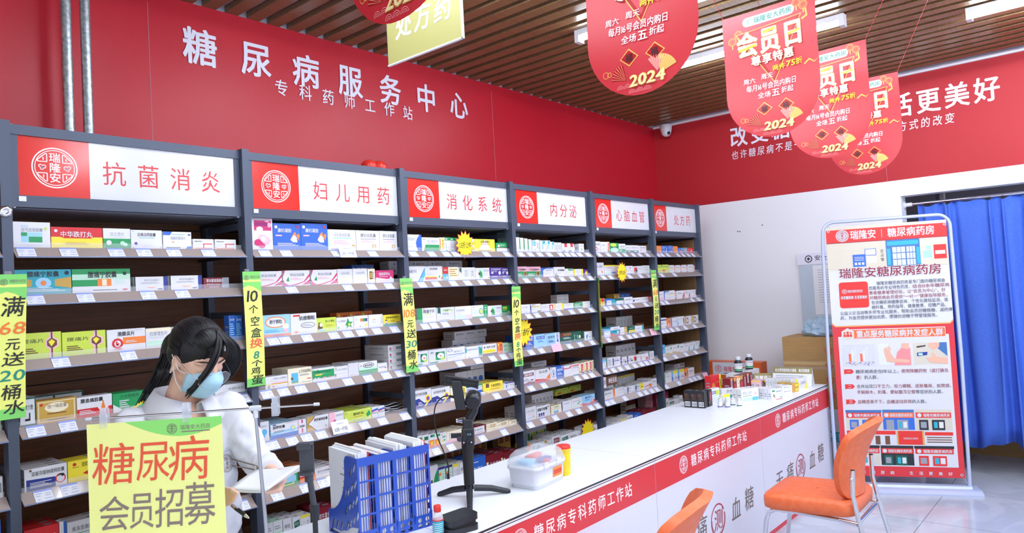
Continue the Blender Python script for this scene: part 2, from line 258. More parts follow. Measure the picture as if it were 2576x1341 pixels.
# ---------------------------------------------------------------- object bookkeeping
def tag(o, label, cat, group=None):
    o['label'] = label; o['category'] = cat
    if group: o['group'] = group
    return o
def thing(name, label, cat, loc=(0, 0, 0), group=None, rz=0):
    o = bpy.data.objects.new(name, None); COL.objects.link(o); o.location = loc; o.rotation_euler = (0, 0, rz); o.empty_display_size = .05
    return tag(o, label, cat, group)
def struct(o): o['kind'] = 'structure'; return o
def under(o, root, keep=True):
    o.parent = root; return o
X1, Y1, Z1 = V(1, 0, 0), V(0, 1, 0), V(0, 0, 1)
DES="""wts|white box with teal square|w|R 22 22 78 60 c;R 22 46 38 60 g;R 42 22 78 44 g;T 22 62 80 78 e 白芍总苷胶囊;T 22 80 42 88 c 帕夫林;L 22 8 78 17 2 i;C 88 76 5 l
rdy|red and yellow box|r|R 0 0 100 54 y;P 18,54 26,42 74,42 82,54 y;P 18,54 24,48 76,48 82,54 r;T 17 52 80 82 w 中华跌打丸 B;L 26 17 74 30 2 h;C 9 82 7 w
wgh|white and green box|w|R 0 0 100 50 g;T 24 64 78 82 e 迈之灵片;C 20 30 12 w;E 70 28 9 10 s;E 80 22 9 9 s;L 18 55 80 60 1 i
wyb|white box with brown corner dots|w|T 20 66 80 86 k 云南白药胶囊 B;L 26 56 76 62 1 j;C 15 28 8 u;L 36 10 72 26 3 i;C 6 92 2 d;C 94 8 2 d;C 6 8 2 d
wbc|white box with blue corners|w|P 0,80 0,100 32,100 24,80 b;P 76,0 100,0 100,18 86,18 b;T 26 54 80 74 e 硫酸羟氯喹片;L 30 82 76 88 1 j;P 28,44 40,44 36,38 o;L 10 6 60 14 1 k;E 92 84 5 4 d
wor|small white box with red and orange corner|w|R 48 14 54 58 r;R 48 50 92 58 r;R 6 8 92 16 o;T 6 70 44 86 k 来氟米特片;L 6 32 40 56 2 i
tyt|turquoise box with orange bands|t|P 0,70 30,60 30,34 0,24 h;P 100,70 70,60 70,34 100,24 h;E 50 46 14 22 c;C 50 46 10 o;T 22 70 78 94 k 腰痛宁胶囊 B;L 12 12 88 30 3 w;C 92 86 8 k
gwt|green and white box|g|R 0 55 100 78 s;R 0 0 100 28 w;R 44 28 100 55 w;R 42 28 66 58 o;R 50 30 58 56 a;T 26 62 76 90 k 腰痛宁胶囊 B;L 72 36 94 54 3 s;L 34 9 76 15 1 k;R 86 9 94 15 r;C 90 80 7 k
wqs|white box with blue right edge|w|R 88 0 100 100 d;T 30 66 76 84 e 秋水仙碱片;L 20 52 76 60 2 e;P 34,32 44,22 58,22 68,32 58,27 44,27 o;R 70 10 84 16 d;R 0 0 4 100 k
mlt|maroon tablet box|v|P 74,100 100,100 100,0 70,0 e;R 6 0 68 4 w;T 10 58 78 90 w 草木犀流浸液片 B;T 12 36 62 52 w Melilotus;L 22 12 60 20 1 w;T 72 16 96 32 w SETUS
lyt|lime green box with leaf emblem|l|T 10 60 62 78 k 腰痛片;P 72,0 82,0 82,34 94,44 94,70 82,80 82,100 72,100 72,80 64,70 64,44 72,34 p;P 76,0 80,0 80,38 90,48 90,66 80,76 80,100 76,100 76,76 67,66 67,48 76,38 n;P 70,62 77,44 86,62 78,72 y;L 10 20 46 44 3 n
who|white box with orange label|w|R 40 30 100 62 o;C 26 36 24 r;C 26 36 14 w;P 22,46 26,46 26,26 30,30 30,40 22,30 r;T 26 68 72 90 k 滑膜炎片 B;L 48 36 76 48 2 w;L 58 92 94 96 1 i;P 8,8 40,12 34,8 r
yws|pale yellow and green box|w|R 0 82 100 100 a;R 4 10 96 36 s;T 10 60 60 84 e 抗骨增生片;L 8 48 56 58 2 i;P 78,56 84,74 90,56 84,52 a
wdg|white box with dark green edges|w|R 0 0 100 6 q;R 94 0 100 100 q;R 0 94 100 100 q;T 30 56 84 76 k 虎力散;P 30,18 64,18 64,46 56,46 56,26 30,26 k
gdy|gold box with pale oval|h|R 4 6 96 94 a;R 6 9 94 91 h;E 50 66 30 22 a;T 26 62 76 82 n 独一味胶囊;L 26 36 74 44 1 n;L 26 10 74 16 1 n;C 12 82 6 r
wrb|white and red box with body emblem|w|R 0 0 100 42 r;C 74 48 26 w;P 72,64 76,64 80,40 76,20 72,20 68,40 o;C 74 68 4 o;T 10 70 74 92 k 腰息痛胶囊 B;L 6 14 52 36 3 w
grn|green box with white corner|g|P 0,0 0,44 40,0 w;P 100,60 100,36 60,0 50,0 y;T 22 72 84 92 k 三七伤药片;L 20 22 50 64 4 w;C 60 16 4 y
wbs|white box with blue stripe|w|R 0 0 100 16 d;T 44 46 96 70 k 伏诺拉生片;L 44 32 80 38 1 i
wbd|white and blue capsule box|w|P 4,0 72,0 72,46 4,52 d;C 84 34 22 r;C 84 34 17 w;P 76,44 82,56 92,54 94,44 88,40 84,48 k;T 16 64 94 86 k 双氯芬酸钠缓释胶囊;L 12 12 62 38 4 w;C 14 92 5 n
yar|yellow box with red arrow|y|P 40,34 60,48 60,40 100,40 100,28 60,28 60,20 r;T 36 64 100 88 k 颈复康;C 18 82 8 r;L 12 66 30 70 1 k
rsq|red box lying flat|r|T 46 14 96 50 w 关节炎片 B;L 46 60 90 70 1 w
wth|narrow white and blue box|w|R 60 0 100 100 b;R 20 10 40 90 i
wml|white box with green title|w|T 12 56 70 78 k 美洛昔康片;L 12 44 60 50 1 g;L 10 14 80 36 2 i
dkg|dark green box|q|R 10 20 90 60 g;L 20 30 70 50 2 s
tblu|tall dark blue box|b|T 14 78 86 88 w 氨糖;L 14 20 80 70 6 c;R 0 0 8 100 j
pnk|tall white box with pink flowers|w|R 12 54 94 82 m;E 38 58 16 7 w;E 74 86 14 9 p;E 84 70 10 7 p;E 50 32 22 11 p;E 30 20 20 10 m;E 70 26 18 10 p;E 46 12 16 7 m;C 52 30 8 w;T 14 66 78 76 u 红核妇洁洗液;L 10 92 40 95 1 e
kfn|bright blue box with butterfly|b|P 62,42 72,62 80,70 84,56 o;P 84,56 92,64 96,56 90,36 o;P 60,40 70,30 86,30 84,46 w;P 62,42 74,58 84,50 86,32 w;T 16 66 66 82 w 康妇凝胶 B;L 14 16 90 28 3 w;R 8 52 30 57 p;C 10 86 6 w;R 84 84 92 92 r
wxr|white box with pale green edge|w|R 0 0 6 100 s;T 20 66 80 84 e 消乳散结胶囊;R 20 57 82 62 c;L 20 30 78 52 3 p;R 84 14 96 28 h;L 10 6 90 10 1 u
wkf|white box with lilac base|w|R 0 0 100 10 i;T 18 66 86 86 k 康妇炎胶囊;L 18 56 84 60 1 u;L 20 40 78 52 2 p;R 68 14 84 32 h;R 72 17 80 29 w
dxl|white box with magenta swoosh|w|P 100,0 100,80 78,30 40,10 0,0 m;P 100,0 100,62 80,24 52,8 30,0 w;P 100,40 100,10 70,6 m;P 0,40 6,20 20,6 40,0 0,0 m;P 0,100 8,100 0,60 m;T 26 62 80 82 e 断血流胶囊;L 26 40 74 54 3 p;P 12,34 20,60 22,30 g
wbg|white box with beige lower half|w|R 0 0 100 42 a;T 20 62 84 80 e 少腹逐瘀颗粒;L 50 84 90 88 1 i
crn|narrow cream box|a|R 22 28 66 82 n;R 30 36 58 74 h;L 70 30 90 80 4 e
gzf|magenta and white box|m|P 0,0 100,0 100,36 60,30 0,44 w;C 84 38 12 i;T 18 58 80 84 w 桂枝茯苓丸 B;L 20 46 66 52 1 w;L 10 12 70 26 2 p
bby|light blue box with orange oval|c|R 0 0 100 12 o;E 46 66 38 26 o;E 46 66 34 22 w;T 24 58 70 78 k 肺宁颗粒 B;E 82 44 12 14 a;R 74 18 90 34 p;L 6 20 60 34 2 j;T 34 4 70 10 b 制药
pan|white box with speech cloud|w|R 10 86 36 94 r;E 66 42 28 14 k;E 66 42 26 12 w;L 44 36 86 48 3 e;T 32 66 94 88 k 抗感颗粒 B;P 10,14 20,18 30,12 20,8 o;L 36 8 70 12 1 i
yan|yellow green box with mother emblem|l|P 4,20 10,70 26,66 30,30 20,10 n;E 22 52 8 14 a;P 8,20 30,26 40,8 10,4 c;T 44 66 92 84 k 安儿宁颗粒;L 46 38 84 54 2 h
gst|white box with green star|w|P 50,40 60,60 66,95 76,62 98,60 82,44 92,14 72,28 56,8 60,34 g;C 74 42 10 y;T 6 62 54 80 e 小儿咳喘灵;C 10 22 7 g
rnb|white box with rainbow title|w|R 44 54 62 78 o;R 62 54 80 78 g;R 80 54 94 78 u;C 20 72 9 i;C 84 26 12 y;P 30,24 50,20 46,14 r
hat|white box with orange hat figure|w|E 36 44 14 12 i;P 20,56 50,62 40,66 o;T 84 20 96 94 e 儿;L 10 12 60 16 1 i
ych|yellow box with child emblem|y|R 0 0 100 22 g;C 18 48 12 k;C 18 42 9 a;R 12 16 24 30 b;T 16 66 88 84 k 氨酚黄那敏颗粒;L 40 38 66 52 2 h;R 74 24 96 34 r
trn|white box with arched header|w|R 0 30 100 36 y;R 26 36 100 40 r;T 36 70 96 88 e 丹夏卡分散颗粒;P 20,62 26,70 32,62 y;P 8,6 14,28 20,6 g;E 16 28 4 6 o;L 34 50 96 56 1 p;P 24,18 40,22 36,12 r;L 60 12 90 16 1 i
pgz|pale green box with blue picture|a|R 14 12 42 72 j;R 14 12 42 24 g;T 44 68 98 88 k 止泻保童颗粒;L 48 50 90 62 2 e;C 16 40 8 n;R 78 28 96 32 r;L 56 10 96 16 1 g
ggr|white and bright green box|w|R 0 22 100 84 g;P 0,84 8,90 16,84 24,90 32,84 g;T 12 62 84 80 q 磷酸奥司他韦;R 12 46 44 54 y;C 12 26 6 a;C 26 26 6 w;C 40 26 6 v;C 54 26 6 o;C 68 26 6 k;C 82 26 6 r;L 12 57 60 61 1 w
wlb|white box with coloured left dots|w|T 6 62 94 82 e 利巴韦林颗粒;R 2 30 14 38 q;R 2 20 14 28 m;R 2 8 14 17 c;L 22 40 80 46 1 i;C 12 88 6 e
pbl|pale blue plain box|i|L 8 70 60 80 2 p;L 10 8 70 12 1 e
wgd|white box fading to green|w|R 0 0 100 34 g;R 0 34 100 54 s;E 52 70 30 20 k;E 52 70 27 16 w;T 30 62 74 78 k 清热颗粒 B;C 10 72 5 r;L 34 12 72 18 1 q
wyl|white box with pale yellow base|w|R 0 0 100 30 a;L 10 50 80 60 1 u;P 70,40 90,40 80,52 v
flt|flat white carton with barcode|w|R 56 24 94 70 e;R 10 30 22 60 m;R 10 12 24 22 g
wtr|white box with blue tree|w|E 54 46 26 16 j;R 48 20 60 40 j;T 20 72 80 82 e 维鸥片;L 70 6 90 14 1 i
tmb|blue and white box with swirl|c|R 0 0 100 26 b;P 0,26 100,30 100,40 40,34 w;R 0 50 100 100 w;R 0 44 40 60 w;C 80 52 22 c;C 82 56 12 y;C 80 54 6 w;T 8 66 52 88 k 甜梦胶囊 B;R 8 92 20 98 d;L 10 42 50 54 2 e;L 56 92 90 95 1 r
wmg|narrow white box with magenta bar|w|R 42 4 60 34 m;R 42 74 60 96 m;T 14 42 86 60 k 妇炎康片 B;R 0 0 6 100 p
sgj|white and olive box|w|P 0,0 44,0 26,26 6,52 26,76 38,100 0,100 n;P 0,0 40,0 22,26 2,52 22,76 34,100 0,100 h;T 32 62 96 84 k 舒肝解郁胶囊 B;L 50 40 80 50 2 i;L 40 18 70 28 2 i;C 86 20 7 e
pkw|white and pink box|w|R 0 0 40 100 p;C 34 34 20 p;C 34 34 12 w;P 24,40 44,48 40,30 m;T 46 66 98 84 e 桂枝茯苓
sgw|large yellow green box with leaves|l|R 6 8 94 92 a;R 7 10 93 90 l;P 84,20 80,50 92,80 98,46 g;P 78,36 84,60 90,70 g;T 32 54 72 78 k 舒肝丸 B;L 34 40 66 46 1 r;C 8 82 7 h;L 28 10 76 16 1 g
wbl|small white and blue box|w|P 0,60 100,72 100,86 0,74 b;P 0,54 100,66 100,72 0,60 r;T 8 38 92 54 e 糖脂胶囊;L 10 14 70 24 1 i
gsm|small pale green box|s|R 0 50 100 100 w;R 10 16 60 40 g;L 12 60 80 80 2 e
gyb|green box with yellow frame|g|R 20 10 80 90 y;R 26 18 74 82 g;R 40 30 90 80 c;T 6 40 18 70 w 乙
org|orange box with white top|o|R 0 40 100 100 w;T 10 56 90 80 e 复方;R 0 30 100 40 r
cga|white box with pink corner|w|P 60,100 100,100 100,84 60,84 p;T 16 52 98 74 k 复方甘草酸苷胶囊;L 16 36 90 46 2 i;P 0,0 10,0 4,100 0,100 o;R 84 10 96 14 c;L 6 88 28 92 1 r
mar|long dark red box|v|T 14 36 84 70 w 安宫牛黄丸;R 88 20 96 60 h
swi|white box with blue curve|w|P 100,0 100,100 88,100 70,74 62,50 66,26 76,0 b;P 86,0 100,40 100,100 94,100 78,76 72,50 74,26 82,0 b;T 10 62 58 84 e 四消丸;L 10 48 50 54 1 i;L 14 24 40 34 2 i
wgs|white box with green slab|w|P 8,0 100,0 100,48 20,48 g;T 32 62 92 84 e 美沙拉秦肠溶片;L 32 54 80 58 1 g;L 4 82 18 90 1 g
wos|narrow white box with orange strip|w|R 6 10 24 92 o;R 44 10 84 92 y;T 50 14 78 88 n 药
wgt|narrow white box with green top|w|R 0 78 100 100 g;R 14 0 40 12 g;L 12 20 30 60 3 e;L 56 10 90 70 5 i;R 10 84 40 92 w
yhg|yellow box with pale triangle|y|P 20,18 80,18 56,94 50,94 a;T 30 68 76 90 k 谷黄清胃丸 B;L 30 56 74 62 1 r;L 20 6 80 14 1 n
tlw|teal and white box|g|R 10 0 100 48 w;R 10 44 100 50 v;T 16 64 84 84 w 康复新;R 16 54 34 74 w
cwn|white box with blue diagonal|w|P 56,0 82,0 100,40 100,90 b;P 60,0 80,0 100,40 100,84 j;T 4 54 52 78 k 肠胃宁片;L 6 22 40 36 3 i
wry|white box with red and yellow stripe|w|R 0 12 100 26 r;R 0 26 100 32 y;E 80 28 14 20 w;P 76,20 84,44 86,24 g;T 26 74 72 90 k 枳实胃肠康;L 8 40 50 56 3 i
rbc|red blue and cream box|a|R 0 50 34 100 r;R 0 0 34 50 j;T 6 70 28 84 w 胃药;P 6,10 20,16 24,44 28,16 w;L 42 30 92 90 4 h
sxw|white box with dark leaf corner|w|P 4,96 16,96 16,52 8,70 4,60 q;T 34 20 52 84 e 四;T 72 14 94 84 e 丸;L 56 20 66 84 4 s
wgp|white box with green picture|w|R 24 14 52 92 s;P 26,14 50,14 46,60 30,80 g;C 26 50 12 n;T 56 66 98 86 e 五酯滴丸;L 56 40 90 52 2 i;R 84 12 96 18 g
pur|purple box|u|C 82 52 16 w;T 10 76 92 92 w 艾司奥美拉唑 B;T 10 58 60 72 w 肠溶;R 10 46 28 58 w;L 10 16 60 24 1 w
gry|grey white stored box|i|C 28 56 14 b;T 40 36 84 72 k 肠胃宁片;L 10 12 50 18 1 j
zsn|white box with green left panel|w|R 0 0 26 100 g;T 30 62 94 90 k 痔速宁片 B;R 32 54 74 58 l;L 32 34 90 46 2 i;C 34 92 4 r
kxs|silver white box with leaf strip|i|P 6,100 22,100 22,50 14,62 6,56 q;R 30 66 92 90 a;T 32 68 90 88 g 开胸顺气丸 B;L 32 46 70 60 2 e;L 20 6 70 10 1 k
wyg|white box with orange top|w|R 0 84 100 100 a;R 4 8 66 30 s;R 66 8 98 30 p;T 8 60 60 78 e 复方黄连素片;L 8 40 40 52 2 i;P 72,50 80,74 90,50 a
zln|white and green box with round emblem|w|R 72 0 100 100 g;R 0 0 100 12 g;C 58 50 24 g;C 58 50 19 w;P 48,46 58,64 68,46 58,32 l;T 78 24 94 92 w 宁;L 12 32 36 64 4 s;C 12 86 4 r
brg|bright green box|g|R 10 70 60 90 l;C 78 34 12 w;T 10 50 60 64 y 荆花胃康
lfg|silver box with green leaf photo|i|R 38 22 90 80 g;E 66 52 20 20 w;P 40,80 60,80 40,44 q;P 90,22 60,22 84,44 l;C 66 50 6 r;T 8 70 30 90 k 片;R 4 4 50 14 g
wbw|white box with blue wave|w|E 18 80 14 10 d;E 18 80 11 7 w;T 36 60 84 76 e 康复片;R 4 46 96 50 b;P 4,30 70,38 96,42 96,40 60,34 4,26 c;L 40 12 88 20 2 i
wga|white box with green and blue side|w|R 78 8 98 92 t;R 88 8 98 92 g;R 0 50 8 92 t;T 10 64 72 82 e 盐酸伊托必利;L 12 44 40 52 1 i;R 84 78 96 90 c;C 20 10 5 u
wwn|white yellow and brown box|w|R 0 0 100 20 n;E 46 36 46 18 y;R 0 26 40 46 y;T 26 62 88 84 k 胃康宁胶囊;C 14 74 8 v;L 26 30 76 36 1 h
onr|narrow orange box|o|R 52 24 92 80 r;T 58 28 86 76 w 丸;C 20 80 10 y
mnt|mint green box|s|T 18 58 86 78 q 胃宁;L 30 16 70 40 3 g
qsl|white and blue box with gold emblem|w|P 0,0 100,0 100,36 60,24 30,54 0,48 d;C 80 46 22 y;C 80 46 13 m;C 80 46 8 b;P 56,0 72,28 80,22 66,4 y;T 10 68 76 86 k 前列舒乐胶囊;L 24 12 50 34 3 w;R 4 2 14 8 r
gbg|beige gold box|a|E 34 50 22 26 h;P 20,20 40,80 52,30 h;R 78 14 94 92 y;T 80 18 92 88 k 胶;L 56 60 74 76 2 e
sny|white and blue box with green top|w|R 0 82 100 100 g;R 0 0 100 46 b;C 70 32 6 d;C 62 24 6 d;C 80 24 6 d;C 70 16 6 d;T 4 56 96 74 b 盐酸托莫西汀;R 4 84 22 98 d;L 8 14 50 40 3 c
nhq|yellow box with brown picture|y|R 14 56 30 94 n;T 38 50 90 82 n 牛黄清胃丸 B;L 38 30 86 40 2 r;R 0 0 100 6 h;R 6 8 20 16 h
wde|white box with dark blue top|w|R 14 86 100 100 d;E 34 46 12 24 b;E 38 46 8 18 w;T 56 54 94 70 e 瑞舒;L 60 22 90 28 1 i
fcl|small white box with green label|w|R 30 60 96 86 g;R 10 12 70 44 a;T 34 62 90 84 k 胶囊;L 10 50 50 56 1 i
ora|small white box with orange emblem|w|R 6 0 94 54 o;C 50 26 10 y;C 36 36 7 y;C 64 36 7 y;R 30 76 100 94 g;R 30 78 54 92 d
wlg|white box with lemon emblem|w|E 60 62 30 8 g;C 40 28 10 y;C 66 34 8 g;T 40 58 80 68 w 健脾;C 26 82 5 r
bpk|long cream pink box|a|R 0 0 100 20 p;R 12 22 22 84 v;R 13 24 21 82 w;R 80 22 90 90 v;P 60,40 66,70 74,60 70,40 h
wmb|white box with maroon border|v|R 6 10 92 92 w;T 30 44 80 70 k 生脉饮;L 26 20 80 30 1 v
crw|cream box with olive title plate|a|R 34 44 84 84 h;T 36 48 82 80 w 逍遥丸 B;C 16 60 8 h;L 60 10 86 20 1 e
gpl|tall gold and maroon box|h|R 0 0 100 14 v;R 18 50 86 74 v;T 22 53 82 71 h 丸药;L 30 80 70 88 1 n
gwr|white box with green curve|w|P 30,0 100,0 100,84 70,60 g;T 2 20 44 44 k 胶囊 B
prg|pale green and purple box|s|R 0 88 100 100 u;R 0 0 8 100 u;R 60 20 78 74 w;L 64 26 74 70 3 q;C 24 66 8 o
ywt|white box with yellow top|w|R 0 84 100 100 y;T 60 20 84 74 e 四;C 30 62 8 i;R 88 0 100 100 i
wpl|plain white box|w|T 14 52 86 74 k 颗粒;L 14 26 70 40 2 i
blu|blue long box|b|T 20 20 80 50 w 冲剂;L 14 70 60 80 1 w
drl|long dark red and white box|v|T 20 20 86 54 w 丹参滴丸;R 0 10 12 60 a;R 88 10 97 60 a
wgz|tall white box with green zigzag|w|P 0,20 26,10 26,90 0,100 g;C 70 30 14 i;R 20 0 24 100 i
wsb|white box with blue square|w|R 6 54 94 92 j;C 70 20 10 c;L 10 60 70 84 2 w
wtq|white box with teal steps|w|P 30,96 90,96 90,60 60,60 60,26 30,26 c;P 50,96 90,96 90,78 50,70 t
wgl|narrow white box with green lines|w|R 80 0 88 100 g;L 20 30 70 80 6 e
wrd|white box with red corner|w|R 44 60 90 100 r;R 10 4 60 26 e;L 14 30 60 80 4 i
wfl|white box with blue flower|w|C 50 34 16 c;C 50 34 7 b;T 20 66 80 84 e 维生
pgg|green box with pink top and gold capsule|g|R 0 58 100 100 p;E 80 32 14 28 h;E 80 32 10 22 n;T 6 64 94 82 k 二甲双胍缓释片 B;L 6 14 56 40 4 w;L 8 86 60 90 1 m
bbd|white box with blue border|w|P 0,0 16,0 16,74 40,90 100,90 100,100 0,100 b;T 40 64 86 82 d 格列齐特;L 24 30 84 48 2 i;R 20 4 96 10 p
glm|white box with spikes emblem|w|P 6,4 10,40 14,10 20,50 24,10 32,22 44,4 q;T 34 56 96 78 k 格列美脲胶囊 B;L 44 36 70 42 1 i;L 40 92 94 95 1 i
wgk|white box with green tab|w|R 40 72 96 98 g;T 44 78 92 92 w 伏格;C 22 72 8 i;L 14 20 84 50 3 i
yst|white box with yellow stripes|w|R 0 0 16 100 y;R 76 0 100 100 y;L 26 16 68 86 5 i
pyc|purple box with yellow disc|u|C 56 42 38 r;C 56 42 33 y;P 30,30 60,20 90,50 60,36 g;L 36 62 70 74 2 r
wpn|white box with faint title|w|T 12 60 80 78 e 阿卡波糖片;C 60 16 7 c;L 14 30 60 40 2 i
wby|white box with blue bar and yellow strip|w|R 0 0 10 90 d;R 12 60 90 76 y;T 16 80 52 96 k 格列;T 16 62 86 74 b 瑞格列奈;L 16 26 60 50 3 i;R 66 6 96 18 k
wrs|white box with red panel|w|R 62 8 92 86 r;R 70 26 84 72 w;T 6 60 50 76 e 达格列净;L 6 36 54 50 2 i;L 6 16 36 22 1 r
wbk|white box with blue lower edge|w|R 0 0 100 16 b;T 10 62 80 80 e 二甲双胍片;C 88 40 5 c;L 10 28 56 40 2 i
gsw|dark green box with white lines|g|L 10 14 92 86 4 w;R 0 0 100 8 q
wfo|white box with orange lines|w|T 16 66 80 82 e 消渴丸;L 14 30 54 44 2 o;R 4 6 8 94 p
bwt|blue granule box|b|T 8 58 92 80 w 通脉颗粒 B;L 10 26 84 50 3 w;R 70 84 94 94 p;R 62 8 94 20 n
lbt|light blue granule box|c|R 20 62 84 86 b;T 24 64 80 84 w 参松心颗粒;L 30 38 76 54 3 b;L 30 6 70 10 1 d;R 84 90 94 96 r
alp|cyan and white box|c|R 66 0 100 100 w;C 82 84 12 b;C 82 60 14 b;C 82 34 12 b;C 82 60 8 w;C 82 84 6 w;T 6 58 62 82 k 安乐片 B;L 10 26 56 46 3 d
dgb|dark green box with brown top|q|R 0 66 100 100 n;T 30 74 96 90 h 复方丹参片 B;R 8 60 24 96 v;L 26 40 94 58 3 w;L 80 10 94 16 1 w
dgr|dark green box with cream emblem|q|C 62 48 16 a;L 16 18 24 76 4 s;T 36 30 50 76 s 丸;R 76 10 86 96 k
wlf|white box with blue and green leaf|w|P 22,26 40,40 40,70 24,60 b;P 20,10 36,14 36,34 22,30 g;C 68 34 12 c;C 68 34 6 b;L 80 40 94 94 5 i
tmk|white box with maroon plate|w|R 8 60 92 84 v;T 14 62 86 82 w 通脉颗粒 B;P 0,0 100,0 100,16 50,22 0,10 v;L 8 26 60 48 3 e;R 66 28 84 36 v
mkw|white box with red base|w|P 0,0 100,0 100,8 60,22 0,30 r;P 70,20 100,60 100,14 o;T 26 68 84 90 k 脉血康;L 10 44 60 52 2 i;P 88,100 100,100 100,80 n
wdb|white box with blue diamond|w|C 54 48 30 b;C 54 48 26 w;P 54,72 66,48 54,24 42,48 b;R 18 84 30 92 r;L 30 8 80 14 1 c
wrw|white box with red swoosh|w|P 0,70 40,68 50,84 100,80 100,90 44,90 34,74 0,78 r;T 44 62 94 80 e 心血通片;R 60 0 100 6 g;C 92 64 6 b;L 44 40 84 50 1 i
yrx|narrow yellow box with red panel|a|R 36 26 84 90 r;T 42 30 78 86 w 丸;P 0,30 20,10 70,0 100,0 100,16 60,20 n;R 0 0 12 60 y
ttn|white box with bear emblem|w|T 20 58 84 78 e 头痛宁胶囊;P 30,20 70,24 70,18 30,12 c;C 78 24 8 h;L 30 38 84 48 2 p;L 16 4 50 8 1 i
znn|white box with blue bars|w|R 12 8 24 38 d;R 28 8 40 38 d;R 44 8 56 38 d;T 4 56 80 84 k 镇脑宁胶囊 B;C 88 82 7 u;L 58 28 94 36 2 i
cgb|cream box with green border|a|R 0 0 5 100 n;R 0 95 100 100 n;R 30 6 74 34 j;R 30 6 74 14 n;T 30 64 84 82 g 心脑康片;C 14 72 6 c;L 24 48 80 54 1 e
wnd|white box with small blue title|w|T 28 66 82 80 b 脑力静片;L 44 18 90 24 1 c;R 0 0 8 100 d
pgc|pale green box with leaf stroke|w|P 10,40 50,20 90,64 90,58 52,12 20,20 s;P 50,36 80,62 84,56 60,34 g;T 24 64 90 80 e 甲钴胺片;R 80 16 96 26 r;C 18 70 6 r
naq|blue white and red box|c|P 0,0 100,0 100,40 50,10 0,30 r;C 82 38 20 r;C 82 38 17 w;T 22 66 74 90 d 脑安片 B;L 20 46 60 58 2 b;L 70 34 94 42 1 v
grt|white box with green title plate|w|P 24,44 92,52 86,84 20,76 q;T 28 54 84 74 s 参芪片;L 10 16 60 26 1 i
lmt|white box with lime plate|w|R 8 14 70 78 l;R 72 14 92 78 g;T 20 44 60 64 q 颗粒
wma|white box with maroon plate and barcode|w|R 24 40 92 84 v;T 30 46 86 78 w 舒血宁片;L 10 12 60 24 2 i
gph|green leaf photo box|g|E 50 30 46 26 s;E 40 80 36 18 l;T 10 44 92 66 q 脑心通;C 84 12 5 r
wg2|white box with green base|w|R 0 0 100 40 g;R 20 16 36 34 s;T 20 64 86 80 q 通心络;L 20 50 80 56 1 g
wg3|white box with dark green base|w|R 0 0 100 34 q;E 64 20 18 8 s;C 64 20 4 r;T 10 60 86 76 e 银杏叶片
wro|white box with red ring|w|C 30 34 18 r;C 30 34 11 w;T 20 66 90 82 k 稳心颗粒;L 50 30 88 36 1 r
wwx|white box with pineapple emblem|w|T 4 58 84 80 k 稳心颗粒;C 76 26 10 o;R 70 18 82 32 h;L 20 40 84 50 2 p
wyt|white box with yellow top and green base|w|R 0 86 100 100 y;R 8 12 60 30 s;R 62 12 98 30 b;T 12 62 66 80 e 心可舒片;P 70,40 78,66 84,66 76,40 i;L 14 42 50 50 1 i
wka|white box with blue foot|w|R 40 2 96 10 b;T 8 20 24 86 k 片;P 60,70 66,90 72,70 k;L 40 30 90 60 2 i
wpc|white box with red picture|w|R 10 10 44 84 r;P 10,10 44,10 30,50 g;R 30 20 44 60 k;T 50 60 96 76 e 阿司匹林;L 50 34 90 44 2 i
wgo|white box with green line|w|T 12 62 84 80 e 他汀钙片;R 20 46 80 50 g;R 92 0 100 100 a;L 20 20 70 30 2 i
ryb|red and yellow small box|y|E 50 76 46 26 r;L 16 20 80 44 2 r
blw|blue and white small box|b|R 24 6 92 72 w;L 34 40 84 56 2 e
tew|teal and white tilted box|q|P 0,0 100,0 100,60 30,60 20,90 0,90 t;R 36 6 96 64 w;L 44 36 90 48 2 i
puw|white box with purple corner|w|P 0,20 20,30 24,74 0,60 u;T 34 50 80 70 k 苯磺;L 36 24 80 34 1 p
rdb|small red box|r|R 20 50 80 84 w;L 24 58 70 76 1 r
wlt|white box with light blue top|w|R 0 78 100 100 j;T 10 60 80 74 b 缬沙坦;C 82 20 10 h;L 10 18 50 24 1 i
rtq|red and turquoise box with round seal|t|P 0,0 100,0 100,16 50,10 0,40 r;C 78 38 18 r;C 78 38 15 w;R 0 64 100 100 w;T 30 70 80 88 e 脑安胶囊;L 26 46 64 56 1 q
wgr|white and gold box|w|R 60 0 100 100 h;L 10 30 50 80 4 i;L 66 40 92 70 2 a
gye|green box with yellow plate|q|R 20 10 100 50 y;T 30 62 92 84 s 降压片;L 30 20 90 40 2 h
wte|white box with teal side|w|R 82 0 100 100 t;T 12 54 60 70 e 氨氯地平;R 36 8 60 14 k
wbt|small white box with blue end|w|R 0 0 20 100 d;C 10 66 8 w;L 34 30 90 80 3 e;R 70 20 90 44 k
wbp|white box with purple bar|w|R 4 10 18 90 d;R 24 56 90 64 u;T 24 74 76 88 u 络活;L 26 24 80 40 2 i
wrp|white box with red square|w|R 64 4 98 44 r;R 0 0 8 70 m;T 24 54 70 72 e 利血平;L 22 20 54 30 2 i
teb|teal edged white box|w|R 0 0 14 100 q;L 26 16 90 86 6 e
wob|white box with orange edge|w|R 0 0 16 100 o;T 50 66 94 80 e 艾地;C 26 16 7 c;L 40 30 90 44 2 i
wbg2|white box with blue and green bars|w|R 4 10 40 16 g;R 44 0 52 90 d;R 56 0 64 90 d;R 66 66 96 72 g;C 26 60 10 c;C 80 30 8 b
yws2|yellow and white box with pink stripes|w|R 0 0 30 100 y;R 74 0 100 60 o;P 34,24 74,40 74,48 34,32 m;P 34,36 74,54 74,60 34,42 p;L 6 40 24 60 1 k
olv|olive box|h|C 70 30 14 a;L 14 60 60 80 2 a
ord|small orange box|o|L 14 40 80 80 3 h;R 10 8 60 20 r
